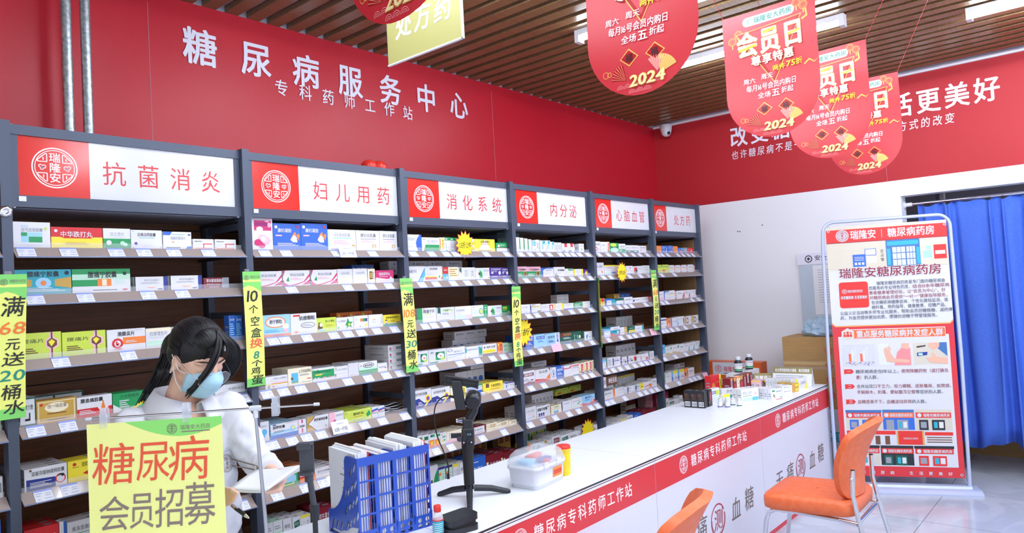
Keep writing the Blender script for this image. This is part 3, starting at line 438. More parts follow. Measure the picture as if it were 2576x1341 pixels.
bmf|royal blue box with white stroke|b|P 66,10 76,10 92,86 80,60 w;T 10 54 54 66 w 血栓;L 10 74 60 84 1 w;T 20 20 50 34 w 通
bsm|small blue box with orange square|b|R 30 10 80 50 o;R 60 60 94 90 j;C 16 70 9 w
gsl|small grey box|e|L 14 30 80 80 3 i
rpi|small red box with pale emblem|r|C 62 50 22 p;L 8 60 34 74 1 w
lmf|lime box with fruit emblem|l|T 14 66 90 84 q 非布司他;E 30 26 16 18 o;E 30 34 18 6 r;P 70,10 76,50 84,10 p;R 0 70 10 100 g
wpi|white box with red capsules|w|T 6 60 70 76 k 非洛地平;R 10 48 76 54 y;E 88 50 9 24 r;E 88 50 5 16 w;R 80 84 100 100 v;R 80 0 100 16 v;L 8 20 60 36 2 i
wpk|white box with pink base|w|R 0 0 100 34 p;T 14 60 86 76 e 瑞舒伐;C 60 12 5 g
wtb|white box with red triangle|w|P 56,2 90,2 90,90 m;P 60,4 88,4 88,86 r;T 8 60 56 76 k 替米沙坦;L 8 84 30 90 1 e
wpe|white box with purple edge|w|P 86,40 100,20 100,100 90,90 d;T 20 64 74 80 e 依折;L 30 30 70 40 1 i
wvt|white box with violet top|w|R 0 74 100 86 d;L 10 40 60 54 2 e;R 80 6 100 14 k
ogb|orange box with round emblem|o|C 46 28 16 p;C 74 66 9 d;L 40 10 70 20 1 a
bwd|white box with blue side|w|R 0 0 14 100 b;T 24 50 80 66 e 硝苯;R 82 10 100 80 c;L 24 24 70 34 2 i
wbm|white box with blue figure|w|P 84,10 92,10 96,60 88,96 80,60 d;T 10 66 64 80 e 厄贝沙坦;L 10 40 60 50 2 i;R 0 4 10 44 j
wgm|white and gold box with ring|w|R 0 0 24 100 h;R 30 16 58 84 n;E 44 50 9 22 w;L 66 44 90 60 2 e
cyb|sky blue box|j|R 0 0 100 20 w;T 10 60 90 78 d 厄贝沙坦片 B;L 10 36 50 42 1 w
wgg|white box with gold peaks and green seal|w|P 0,4 0,20 14,34 24,22 40,32 54,18 100,12 100,0 h;E 84 74 9 16 g;T 10 58 74 72 e 阿托伐他汀
wte2|white box with teal corner|w|P 64,0 100,0 100,80 84,40 t;T 16 66 70 82 e 瑞舒;L 16 40 56 50 2 c
wge|white box with green spine|w|R 0 0 10 100 g;T 24 56 84 70 e 氯吡格雷;L 24 84 60 90 1 g;L 40 20 70 30 1 i
wyk|white box with yellow top and blue side|w|R 0 0 22 100 j;R 0 0 22 40 b;R 22 72 100 100 y;P 40,16 70,44 76,40 46,12 b;C 80 22 8 v
obk|orange box with dark oval|o|E 40 40 24 34 a;E 36 40 16 26 k;C 80 56 8 k
kpk|deep pink box|m|L 10 30 80 70 2 p
pks|pink stored box|p|L 10 40 84 60 2 m
mcr|tall maroon and cream box|a|R 0 58 100 100 v;L 14 24 80 50 4 e;R 54 10 84 34 k
gcl|white box with green label strip|w|R 4 62 50 86 q;L 8 68 44 80 1 s;L 56 20 92 60 3 i"""
PLACE="""04:mnt -148 -100 65 1
05:flt -158 -100 72 2
06:tblu -163 -109 155 1
11:wts -50 69 95 1;rdy 70 245 80 1;wgh 247 347 80 1;wyb 349 470 77 1;wbc 473 591 73 1;wor 597 688 45 1;wor 693 790 45 1
12:tyt -50 133 92 1;gwt 135 342 92 1;wqs 354 485 58 1;wqs 492 630 60 1;mlt 637 751 48 1
13:lyt -47 93 94 1;lyt 95 243 88 1;who 249 391 85 1;yws 392 536 80 1;yws 537 682 79 1;tblu 742 772 111 1;tblu 774 805 109 1
14:wdg -43 6 101 3;gdy 7 136 82 1;wrb 137 259 76 1;grn 261 378 72 2;grn 383 473 70 1;wbs 667 805 47 3
15:wbd -37 98 77 4;yar 100 222 77 2;dkg 787 805 104 1
16:rsq -43 65 95 3;wth 67 90 96 1;wml 92 212 86 2
21:pnk 866 972 166 1;kfn 973 1120 126 1;kfn 1121 1271 131 1;wxr 1272 1442 106 1;wkf 1443 1593 106 1;wkf 1595 1715 107 1
22:dxl 868 1010 72 2;dxl 1014 1159 74 2;dxl 1167 1318 75 2;wbg 1320 1411 77 1;wbg 1413 1504 78 1;crn 1508 1555 76 1;gzf 1557 1679 67 1
23:bby 901 1043 101 1;pan 1044 1186 99 1;yan 1187 1300 70 1;gst 1301 1404 65 1;rnb 1406 1497 67 1;hat 1498 1591 67 1;ych 1593 1715 60 1
24:trn 903 1017 55 1;pgz 1019 1148 78 3;ggr 1149 1274 63 3;wlb 1275 1358 58 4;pbl 1359 1423 66 3;wgd 1425 1542 63 3;wyl 1544 1607 45 1
25:wtr 862 913 87 3;tmb 918 1060 66 5;wmg 1062 1105 65 2;sgj 1109 1230 68 2;pkw 1232 1320 68 3;sgw 1322 1490 59 4;wbl 1492 1531 56 3;wbl 1533 1576 54 3
26:gyb 935 1052 58 2;org 1057 1128 71 5;cga 1132 1269 48 5
27:gsm 850 866 111 1;gsm 868 911 98 2;gsm 913 959 97 3;wpl 961 1006 93 3;grt 1008 1052 88 3;ywt 1054 1105 86 2;mar 1119 1235 96 3
31:swi 1780 1892 93 1;wgs 1894 2028 79 1;wos 2029 2072 81 1;wgt 2074 2119 83 1;wgt 2120 2164 82 1;wgt 2166 2204 82 1;wpl 2207 2317 78 1;yhg 2320 2505 78 3;tlw 2510 2620 57 1
32:cwn 1779 1906 86 1;wry 1908 2041 85 1;rbc 2043 2172 79 1;sxw 2175 2316 75 1;wgp 2317 2442 71 1;pur 2444 2555 72 1;pur 2556 2620 69 1
33:zsn 1833 1975 81 1;kxs 1978 2121 77 2;wyg 2124 2264 76 2;zln 2266 2406 75 1;wgp 2407 2536 66 1;brg 2537 2620 59 1
34:lfg 1806 1901 79 1;lfg 1903 2041 78 1;wbw 2044 2192 75 1;wga 2194 2341 68 3;wwn 2343 2474 68 4;onr 2476 2525 70 2;mnt 2526 2579 62 2;mnt 2581 2620 57 2
35:qsl 1777 1909 97 2;qsl 1910 2054 89 2;gbg 2056 2184 77 1;sny 2185 2323 71 2;nhq 2327 2508 64 3;wde 2510 2620 43 2
36:fcl 1779 1825 80 4;fcl 1828 1872 77 4;ora 1873 1917 73 4;ora 1918 1959 69 4;wlg 1961 2009 65 3;bpk 2010 2189 60 3;wmb 2192 2337 50 1;crw 2340 2437 47 3;crw 2438 2540 39 3;crw 2542 2620 31 3
37:gwr 1855 1930 133 3;prg 1932 1984 113 4;prg 1987 2041 110 4;ywt 2044 2095 107 4;wpl 2098 2157 102 4;blu 2160 2320 106 3;drl 2323 2475 95 5;drl 2478 2620 82 4
41:wgz 2699 2741 96 1;wgz 2743 2785 94 1;wgz 2787 2828 90 1;wgz 2830 2869 85 1;wsb 2871 2913 79 1;wgl 2916 2958 84 1;wtq 2960 3021 80 1;wtq 3023 3072 81 1;wtq 3074 3119 73 1;wgl 3121 3157 69 1;wgl 3160 3199 69 1;wrd 3203 3271 63 1;wrd 3273 3340 64 1;wfl 3409 3471 64 1
42:pgg 2700 2807 75 1;pgg 2809 2951 73 1;bbd 2955 3091 64 1;glm 3094 3220 68 1;wgk 3222 3323 55 1;yst 3326 3441 51 1;pyc 3446 3510 47 1
43:wpn 2727 2817 57 1;wby 2819 2930 55 1;wrs 2932 3078 49 1;yst 3081 3178 47 1;wbk 3183 3300 42 1;gsw 3303 3412 42 1;wfo 3415 3510 45 1
44:bwt 2745 2833 88 4;lbt 2835 2975 87 1;alp 2977 3121 83 1;dgb 3125 3260 74 3;dgr 3262 3410 71 2;wlf 3412 3510 62 1
45:tmk 2699 2827 90 5;mkw 2829 2989 85 3;wdb 2991 3057 82 3;bwt 3059 3145 83 2;wrw 3147 3324 77 1;yrx 3326 3387 73 2;yrx 3390 3442 77 2;yrx 3445 3488 77 2;yrx 3491 3510 80 2
46:ttn 2697 2823 84 4;znn 2825 2965 75 4;cgb 2969 3091 60 5;wnd 3096 3211 65 3;pgc 3213 3337 66 1;naq 3340 3500 67 2
47:ryb 2697 2750 88 2;fcl 2751 2790 79 1;grt 2792 2848 79 2;wgr 2850 2916 78 2;wpl 2918 2963 75 2;wma 2966 3057 87 4;grt 3061 3161 77 5;wpl 3163 3269 77 3;wgl 3271 3307 73 1;wpl 3310 3416 88 1;wpl 3418 3510 78 1
51:wro 3608 3682 85 1;wpn 3687 3773 82 1;yrx 3776 3812 83 1;gph 3817 3941 76 1;wg2 3943 4039 72 1;wg3 4042 4113 61 1;wg3 4116 4235 62 1;wro 4238 4361 60 1
52:wwx 3606 3715 95 1;wyt 3720 3877 76 1;wyt 3880 4000 75 1;wka 4003 4130 67 1;wpc 4133 4275 63 1;wgo 4278 4390 68 1
53:ryb 3649 3700 58 1;blw 3702 3800 52 2;tew 3803 3970 48 1;wpl 3976 4100 52 1;puw 4105 4228 41 1;wpl 4231 4348 41 1;rdb 4351 4399 43 1
54:wlt 3667 3754 60 2;rtq 3757 3888 69 2;wgr 3890 3991 58 1;gye 3994 4109 53 3;wte 4112 4244 51 2
55:wlt 3606 3673 68 1;teb 3676 3757 72 2;wbp 3759 3868 69 1;wbt 3873 3959 57 1;wbt 3965 4053 56 1;wpc 4056 4168 53 3;wrp 4171 4286 51 1;teb 4293 4377 60 2
56:wpl 3608 3743 62 4;wob 3745 3888 63 1;wbg2 3893 3998 55 1;wbg2 4000 4129 52 1;yws2 4135 4317 53 3;wpl 4324 4401 63 3
57:wro 3598 3700 46 4;wpl 3706 3816 50 4;ywt 3819 3913 57 4;wro 3916 4001 65 2;blu 4004 4121 65 2;drl 4127 4238 67 3;drl 4241 4353 64 3
61:olv 4469 4529 78 1;ord 4531 4609 62 1;bmf 4613 4723 64 1;bmf 4727 4812 66 1;ord 4819 4902 62 1;bsm 4905 5002 48 1;gsl 5006 5085 51 1;rpi 5089 5202 50 1
62:lmf 4468 4592 71 1;lmf 4595 4720 72 1;wpi 4727 4834 67 1;wpi 4837 4947 66 1;wpi 4951 5064 67 1;wpi 5068 5204 69 1
63:wpk 4500 4601 76 1;bbd 4605 4698 76 1;wpi 4702 4819 79 1;wtb 4840 4988 71 1;wtb 4992 5091 72 1;wpe 5094 5204 72 1
64:wvt 4505 4621 88 1;ogb 4624 4690 80 1;bwd 4696 4817 77 1;wbm 4821 4942 81 1;wgm 4949 5071 73 1;wgm 5078 5211 76 1
65:cyb 4461 4572 93 2;wgg 4574 4688 72 1;wgg 4692 4824 75 1;wpl 4831 4908 72 1;wte2 4911 5005 68 1;wte2 5009 5105 70 1;wte2 5109 5211 71 1
66:wpl 4455 4528 76 1;wge 4532 4649 82 1;wyk 4653 4759 88 1;wyk 4762 4878 85 1;obk 4882 4956 81 1;wpl 4960 5070 75 1
67:mcr 4455 4475 125 1;blu 4478 4522 114 1;wpl 4525 4582 107 1;gcl 4588 4749 84 1;wpl 4765 4822 98 1"""
TAGS="""11:-46 88 252 355 472 617
12:-23 139 365 501
13:51 283
14:-34 67 684 745
15:-17 67
16:725
21:880 988 1267 1490
22:1009 1325 1470 1586
23:903 964 1079 1229 1313 1394 1494 1612
24:861 944 1034 1156 1300 1425 1539 1632
25:879 977 1054 1133 1241 1387 1502 1653
26:890 1036 1132
31:1769 1904 2017 2093 2355 2544
32:1819 1925 2061 2178 2300 2427 2538
33:1827 1894 1979 2158 2303 2442 2549
34:1800 1873 2082 2231 2362 2460 2549
35:1773 2088 2187 2380 2519
36:1865 1977 2237 2430
41:2683 2779 2878 2980 3109 3186 3256 3333 3436
42:2724 2851 3004 3111 3231 3340 3448
43:2728 2814 2932 3049 3199 3313 3440
44:2732 2839 2966 3149 3280 3427
45:2713 2844 3037 3220 3315 3399
46:2685 2823 2946 3101 3217 3366 3448
51:3583 3705 3847 3944 4061 4163 4280
52:3623 3719 3989 4155 4286
53:3631 3695 3815 3905 3992 4208 4303
54:3643 3817 3931 4012 4120 4306
55:3593 3683 3776 3877 3986 4087 4166 4247
56:3579 3642 3817 4037 4127 4220 4302
61:4459 4527 4622 4804 4899 4995 5086
62:4499 4719
63:4478 4552 5017 5140
64:4459 4522 4611 4709 4852 5031
65:4461 4644 4837 5016
66:4459 4678 4895 4969 5053"""
def part(mb, name, parent, label=None, **kw):
    L = Vector((0, 0, 0)); p = parent
    while p is not None: L += p.location; p = p.parent
    if L.length: mb.v = [tuple(Vector(q)-L) for q in mb.v]
    o = mb.build(name, parent, **kw)
    if label: o['label'] = label
    return o

# ================================================================ room shell
XB, YW, ZC = 5.75, .645, 3.252
# floor: glossy 0.8 m marble tiles
m = mat('marble_floor', '#e6e8ee', .12, 0, .5); n, l, b = nodes(m)
tc = n.new('ShaderNodeTexCoord'); mp = n.new('ShaderNodeMapping'); mp.inputs['Location'].default_value = (-.48, -.55, 0)
br = n.new('ShaderNodeTexBrick'); br.offset = 0; br.inputs['Scale'].default_value = 1; br.inputs['Brick Width'].default_value = .8
br.inputs['Row Height'].default_value = .8; br.inputs['Mortar Size'].default_value = .0022; br.inputs['Mortar'].default_value = lin('#6a6d76')
nz = n.new('ShaderNodeTexNoise'); nz.inputs['Scale'].default_value = 1.6; nz.inputs['Detail'].default_value = 8; nz.inputs['Distortion'].default_value = 1.8
cr = n.new('ShaderNodeValToRGB'); cr.color_ramp.elements[0].position = .47; cr.color_ramp.elements[1].position = .56
cr.color_ramp.elements[0].color = lin('#aeb4c0'); cr.color_ramp.elements[1].color = lin('#b8bdc9')
l.new(tc.outputs['Object'], mp.inputs[0]); l.new(mp.outputs[0], br.inputs[0]); l.new(tc.outputs['Object'], nz.inputs[0]); l.new(nz.outputs[0], cr.inputs[0])
l.new(cr.outputs[0], br.inputs['Color1']); l.new(cr.outputs[0], br.inputs['Color2']); l.new(br.outputs[0], b.inputs['Base Color'])
struct(MB().box(-3.6, -6.2, -.1, 7.6, .8, 0, 'marble_floor').build('floor'))
# shelf-side wall (red vinyl with two joints), back wall (red over white) with a doorway
w = MB().box(-3.6, YW, 0, 5.85, .8, ZC, 'wall_red').box(-3.6, YW+.004, ZC, 5.85, .8, 3.5, 'slab')
for x in (.71, 3.253): w.box(x-.0012, YW-.0012, 2.35, x+.0012, YW, 3.2, 'crease')
struct(w.build('wall_left'))
w = MB()
ZR, D0, D1, DZ = 2.396, -1.59, -2.75, 2.262
for y0, y1, z0 in ((-6.2, D1, 0), (D0, YW, 0), (D1, D0, DZ)):
    w.box(XB, y0, z0, XB+.16, y1, ZR, 'wall_white')
w.box(XB, -6.2, ZR, XB+.16, YW, ZC, 'wall_red_back').box(XB, -6.2, ZC, XB+.16, YW, 3.5, 'slab')
for y, z in ((-.42, 2.14), (-.20, 2.10), (-.18, 2.104), (.22, 2.09)): w.lathe([(.006, 0), (.006, .0015)], (XB, y, z), 'edge_dark', 8, (-1, 0, 0))
w.box(XB-.001, -1.5, ZR, XB, -1.498, ZC, 'crease')
struct(w.build('wall_back'))
struct(MB().box(XB-.022, -6.2, ZC-.012, XB, YW, ZC+.016, 'trim_white').build('trim_1'))
w = MB().box(XB+1.5, -4.2, 0, XB+1.6, .8, 3.2, 'slab').box(XB+.16, .7, 0, XB+1.5, .8, 3.2, 'slab')
struct(w.build('wall_beyond_doorway'))
struct(MB().box(-3.6, -6.3, 0, 7.6, -6.2, 3.5, 'wall_white').build('wall_bounce'))  # unseen white wall, put in to bounce light onto the counter fronts
w = MB().box(-3.6, -6.2, 3.29, 7.6, .8, 3.4, 'slab')
k = -36
while .989+.1262*k < XB-.1:
    x = .989+.1262*k; w.box(x, -6.2, ZC, x+.076, YW, ZC+.034, 'slat_wood'); k += 1
struct(w.build('ceiling'))

# ---------------------------------------------------------------- battens, camera dome, pipes, wall lettering
def batten(x, y0, label):
    mt = 'lamp_tube' if y0 > -2 else 'lamp_tube_front'
    t = thing('batten_light', label, 'ceiling light', (x, y0, ZC), 'tube lights under the slats')
    part(MB().box(x-.03, y0-1.2, ZC-.035, x+.03, y0, ZC, 'white_plastic'), 'housing', t)
    pr = [(.027*math.cos(a), .012+.034*math.sin(a)) for a in [PI+PI*i/10 for i in range(11)]]
    part(MB().prism(pr, (x, y0-1.17, ZC-.042), X1, Z1, (0, 1.14, 0), mt), 'tube', t)
    for yy in (y0-1.2, y0-.03): part(MB().box(x-.031, yy, ZC-.075, x+.031, yy+.03, ZC-.034, 'white_plastic'), 'end_cap', t)
glow('lamp_tube', '#e8f1ff', LAMP); glow('lamp_tube_front', '#e8f1ff', LAMP2)
batten(1.80, -.44, 'tube light above the red banners, cut by the top edge beside the green hanging board')
batten(2.85, -.46, 'tube light behind the largest red banner, above the lettering')
batten(3.88, -.55, 'tube light behind the second red banner in the row')
batten(4.42, -2.31, 'tube light nearest the back wall, away from the red banners')
for i, (x, y) in enumerate(((.75, -.45), (3.36, -2.31), (2.3, -2.31), (1.25, -2.31), (.2, -2.31), (-.9, -2.31), (4.42, -4.1), (3.1, -4.1), (1.8, -4.1), (.5, -4.1), (-.8, -4.1))):  # unseen battens, added in matching rows to light the room
    batten(x, y, 'ceiling tube light of the same pattern, added out of view to light the room')
t = thing('security_camera', 'small white dome security camera in the ceiling corner', 'camera', (5.64, .45, 3.14))
part(MB().lathe([(.055, 3.235), (.06, 3.225), (.058, 3.19), (.05, 3.16)], (5.64, .45, 0), 'white_plastic', 24), 'mount', t)
q = V(-.45, -.8, -.4).normalized()
part(MB().ball((5.64, .45, 3.165), .05, 'white_plastic', 20, 14), 'dome', t)
e1 = q.orthogonal().normalized(); e2 = q.cross(e1); c = V(5.64, .45, 3.165)
lens = MB().lathe([(.017, .04), (.017, .053), (.012, .054)], c, 'black_plastic', 16, q)
for s_ in (-1, 1): lens.lathe([(.006, .048), (.006, .052)], c+V(s_*.018, 0, -.03)*.6-V(0, 0, .012), 'black_plastic', 10, (q+V(s_*.3, 0, -.5)).normalized())
part(lens, 'lens', t)
for x, lb in ((.297, 'thinner galvanised pipe running up the red wall, nearer the frame edge'), (.374, 'galvanised pipe up the red wall, beside its twin on the lettering side')):
    tag(MB().tube([(x, .5, 0), (x, .5, 3.29)], .021, 'galvanised', 16).build('steel_pipe', loc=None), lb, 'pipe', 'pair of vertical pipes')
def letters(label, line, x0, z0, ch, pitch, O, ex, bold, mt, wf=1, slant=0, dep=.004, skip=' '):
    t = thing('wall_lettering', label, 'lettering', tuple(Vector(O)+ex*x0+Z1*z0))
    nrm = ex.cross(Z1)
    for i, c in enumerate(line):
        if c in skip: continue
        mb = MB().text(c, x0+i*pitch, z0, x0+i*pitch+ch*wf, z0+ch, Vector(O)+nrm*dep, ex, Z1, mt, bold, slant)
        part(mb, 'character', t)
letters('large white characters 糖尿病服务中心 along the red wall above the shelves', '糖尿病服务中心', .875, 2.925, .205, .3195, (0, YW, 0), X1, .022, 'wall_letter', .92)
letters('smaller white characters 专科药师工作站 under the large line on the red wall', '专科药师工作站', 1.395, 2.847, .098, .1585, (0, YW, 0), X1, .008, 'wall_letter', .9)
letters('large white slogan on the red band over the white back wall, partly behind banners', '改变糖尿病 生活更美好', .162, 2.905, .205, .1985, (XB, 0, 0), -Y1, .022, 'wall_letter', .86)
letters('small white slanted slogan line below the large one on the back wall', '也许糖尿病不是一种疾病而是一种生活方式的改变', .165, 2.79, .088, .0845, (XB, 0, 0), -Y1, .004, 'wall_letter', .8, .12)
# ================================================================ shelving bays
ZT = [0, 1.906, 1.736, 1.505, 1.27, 1.04, .811, .575]
BX = [(-.9, -.1), (-.05, .805), (.85, 1.715), (1.755, 2.62), (2.665, 3.51), (3.57, 4.405), (4.455, 5.245)]
PX = [-1.0, -.075, .8275, 1.735, 2.642, 3.54, 4.43, 5.262]         # post centres
PANEL = [None, (-.03, .785), (.871, 1.716), (1.794, 2.626), (2.709, 3.495), (3.617, 4.397), (4.482, 5.259)]
SIGN = ['', '抗菌消炎', '妇儿用药', '消化系统', '内分泌', '心脑血管', '处方药']
BAY = ['', 'anti-inflammatory', 'women-and-children', 'digestive', 'endocrine', 'heart-and-brain', 'prescription']
ORD = ['', 'first', 'second', 'third', 'fourth', 'fifth', 'sixth', 'seventh', 'eighth', 'ninth', 'tenth', 'eleventh', 'twelfth', 'thirteenth', 'fourteenth', 'fifteenth']
SHO = ['', 'top', 'second', 'third', 'fourth', 'fifth', 'sixth', 'bottom']
DEP = .37
tags = {}
for L in TAGS.strip().split('\n'):
    h, r = L.split(':'); tags[(int(h[0]), int(h[1]))] = [int(q)/1000 for q in r.split()]
STX = {'抗菌消炎': (.338, .935), '妇儿用药': (.375, .955), '消化系统': (.352, .945), '内分泌': (.455, .87), '心脑血管': (.365, .935), '处方药': (.455, .865)}
for b in range(0, 7):
    x0, x1 = BX[b]; pa, pb = PX[b], PX[b+1]; xe = min(x1+.014, pb-.0168) if b < 6 else x1+.014
    lb = ('medicine shelving bay headed by the red %s (%s) sign' % (SIGN[b], BAY[b])) if b else 'medicine shelving bay cut off at the frame edge, beyond the first sign'
    t = thing('shelving_bay', lb, 'shelving', ((pa+pb)/2, 0, 0), 'shelving bays along the red wall')
    posts = [pa, pb] if b == 6 else [pa]
    if b == 0: posts = [pa]
    for px in posts:
        mb = MB().box(px-.0165, -.03, 0, px+.0165, .03, 2.355, 'steel_grey').box(px-.015, DEP-.03, 0, px+.015, DEP, 2.3, 'steel_grey')
        for z in (1.1, 1.6, 2.0): mb.box(px-.004, .03, z, px+.004, DEP-.03, z+.03, 'steel_grey')
        part(mb, 'post', t)
    if b == 1:
        part(MB().lathe([(.021, 0), (.02, .006), (.007, .008), (.006, .004)], (-.079, -.03, 2.03), 'chrome', 20, (0, -1, 0)), 'lock_disc', t)
    mb = MB().box(pa-.0165, DEP, .1, pb-.017, DEP+.016, 2.28, 'walnut')
    for z in (.42, .74, 1.06, 1.38, 1.70, 2.02): mb.box(pa-.0165, DEP-.001, z, pb-.017, DEP, z+.005, 'groove')
    mb.box(pb-.027, DEP-.002, .1, pb-.017, DEP, 2.28, 'groove')
    part(mb, 'back_panel', t)
    if b == 6: part(MB().box(5.238, .03, .1, 5.25, DEP, 2.28, 'walnut_light'), 'side_panel', t)
    part(MB().box(pa+.016, .0, 0, pb-.016, DEP, .1, 'steel_grey'), 'base', t)
    if b:
        p0, p1 = PANEL[b]; za, zb = 2.094, 2.312
        fx0, fx1 = pa+.018, pb-.018
        mb = MB()
        mb.box(fx0, -.008, zb, fx1, .03, zb+.036, 'steel_grey').box(fx0, -.008, za-.042, fx1, .03, za, 'steel_grey')
        mb.box(fx0, -.004, za, p0, .03, zb, 'steel_grey').box(p1, -.004, za, fx1, .03, zb, 'steel_grey')
        mb.box(fx0, .03, zb+.02, fx1, DEP, zb+.034, 'steel_grey')
        for q in (fx0+.012, fx1-.012):
            mb.lathe([(.006, 0), (.004, .004)], (q, .01, zb+.036), 'white_plastic', 8); mb.lathe([(.006, 0), (.004, .004)], (q, .0, za-.042), 'white_plastic', 8, (0, 0, -1))
        hd = part(mb, 'sign_frame', t)
        part(MB().box(fx0, .03, za-.044, fx1, DEP, za-.03, 'under_grey').box(pb-.03, .03, za-.06, pb-.018, DEP, za-.044, 'edge_dark'), 'canopy_panel', t)
        W, H = p1-p0, zb-za; sp = p0+W*.285
        O = V(0, -.0005, 0)
        mb = MB().box(p0, .0, za, sp, .02, zb, 'sign_red').box(sp, .0, za, p1, .02, zb, 'sign_white')
        emblem(mb, (p0+W*.1425, (za+zb)/2), H*.345, O, X1, Z1, 'white_ink')
        a, c = STX[SIGN[b]]; s_ = SIGN[b]; nch = len(s_); cw = .10; pit = ((c-a)*W-cw)/(nch-1)
        if b in (4, 6): pit = ((c-a)*W-cw)/(nch-1)
        mb.spread(s_, p0+W*a, za+.055, cw, pit, O, X1, Z1, 'sign_ink', 0, .9)
        part(mb, 'sign_face', hd)
        part(MB().box(p0-.003, -.0105, za-.022, p0+.02, -.0085, za-.004, 'tag_white'), 'number_sticker', hd)
    for r in range(1, 8):
        z = ZT[r]
        sh = part(MB().box(x0-.012, 0, z-.02, xe-.002, DEP, z, 'shelf_wood').box(x1-.02, .03, z-.034, x1, DEP, z-.02, 'edge_dark'), 'shelf', t)
        # slanted price rail: outer face runs from the shelf edge outwards and down
        ra, rb_ = V(0, -.001, z+.001), V(0, -.038, z-.036); nn = V(0, -.707, .707)
        mb = MB()
        A = [V(x0-.008, 0, 0)+ra, V(xe-.004, 0, 0)+ra, V(xe, 0, 0)+rb_, V(x0-.002, 0, 0)+rb_]
        mb.add(A+[p+V(0, .004, -.002) for p in A], [(0, 3, 2, 1), (4, 5, 6, 7), (0, 1, 5, 4), (1, 2, 6, 5), (2, 3, 7, 6), (3, 0, 4, 7)], 'rail')
        mb.tube([V(x0-.002, 0, 0)+rb_, V(xe, 0, 0)+rb_], .0032, 'rail_edge', 6)
        part(mb, 'price_rail', sh)
        part(MB().box(x0, -.0015, z+.001, x1, -.0005, z+.02, 'clear_lip'), 'clear_lip', sh)
        dr = (rb_-ra); ln = dr.length; dr.normalize(); nrm = V(0, dr.z, -dr.y)
        if nrm.y > 0: nrm = -nrm
        for tx in tags.get((b, r), [x0+.06+.1*i+.02*RND.random() for i in range(int((x1-x0-.1)/.1))] if r == 7 or b == 0 else []):
            O = V(tx, 0, 0)+ra+nrm*.0014; ey = -dr; O2 = O+dr*ln
            mb = MB().quad(O2, O2+X1*.056, O2+X1*.056+ey*ln*.98, O2+ey*ln*.98, 'tag_white')
            k = nrm*.0004
            mb.quad(O2+k+ey*ln*.82, O2+k+X1*.056+ey*ln*.82, O2+k+X1*.056+ey*ln*.98, O2+k+ey*ln*.98, 'tag_blue')
            for a, c, f in ((.004, .024, .64), (.004, .018, .46), (.034, .052, .6), (.034, .052, .44), (.03, .053, .2), (.008, .016, .18)):
                mb.quad(O2+k+X1*a+ey*ln*f, O2+k+X1*c+ey*ln*f, O2+k+X1*c+ey*ln*(f+.07), O2+k+X1*a+ey*ln*(f+.07), 'tag_ink')
            part(mb, 'price_tag', sh)

# ================================================================ medicine boxes
DESIGN = {}
for L in DES.strip().split('\n'):
    k, d, base, el = (L.split('|')+[''])[:4]; DESIGN[k] = (d, base, el)
def cuboid(key, w, h, d):
    """one printed carton, front towards -y, standing on z = 0, front face at y = 0"""
    desc, base, el = DESIGN[key]
    mb = MB().box(-w/2, 0, 0, w/2, d, h, 'card_'+base)
    lay = 0
    for e in el.split(';'):
        a = e.split()
        if not a: continue
        lay += 1; O = V(-w/2, -.00022*lay, 0); ex = X1*(w/100); ey = Z1*(h/100); k = a[0]
        if k == 'R':
            q = [float(v) for v in a[1:5]]
            mb.flat([(q[0], q[1]), (q[2], q[1]), (q[2], q[3]), (q[0], q[3])], O, ex, ey, 'card_'+a[5])
        elif k == 'P':
            mb.flat([tuple(float(v) for v in p.split(',')) for p in a[1:-1]], O, ex, ey, 'card_'+a[-1])
        elif k == 'C':
            r = float(a[3]); mb.disc((float(a[1]), float(a[2])), r*h/w, O, ex, ey, 'card_'+a[4], 18, r)
        elif k == 'E':
            mb.disc((float(a[1]), float(a[2])), float(a[3]), O, ex, ey, 'card_'+a[5], 18, float(a[4]))
        elif k == 'T':
            q = [float(v) for v in a[1:5]]
            mb.text(a[6], q[0], q[1], q[2], q[3], O, ex, ey, 'card_'+a[5], .014 if len(a) > 7 else 0)
        elif k == 'L':
            q = [float(v) for v in a[1:5]]; nl = int(a[5]); st = (q[3]-q[1])/nl
            for i in range(nl):
                y = q[1]+st*i; xe = q[2]-(q[2]-q[0])*.15*((i*7) % 3)
                mb.flat([(q[0], y+st*.25), (xe, y+st*.25), (xe, y+st*.7), (q[0], y+st*.7)], O, ex, ey, 'card_'+a[6])
    # end flap print on the left side and the top
    for f in (.3, .5): mb.quad((-w/2-.0003, d*.2, h*f), (-w/2-.0003, d*.8, h*f), (-w/2-.0003, d*.8, h*(f+.08)), (-w/2-.0003, d*.2, h*(f+.08)), 'card_e')
    mb.quad((w*.1, d*.3, h+.0003), (w*.36, d*.3, h+.0003), (w*.36, d*.7, h+.0003), (w*.1, d*.7, h+.0003), 'card_e')
    return mb
def bay_of(b): return '%s %s bay' % (BAY[b], SIGN[b]) if b else 'bay at the frame edge'
REST = []
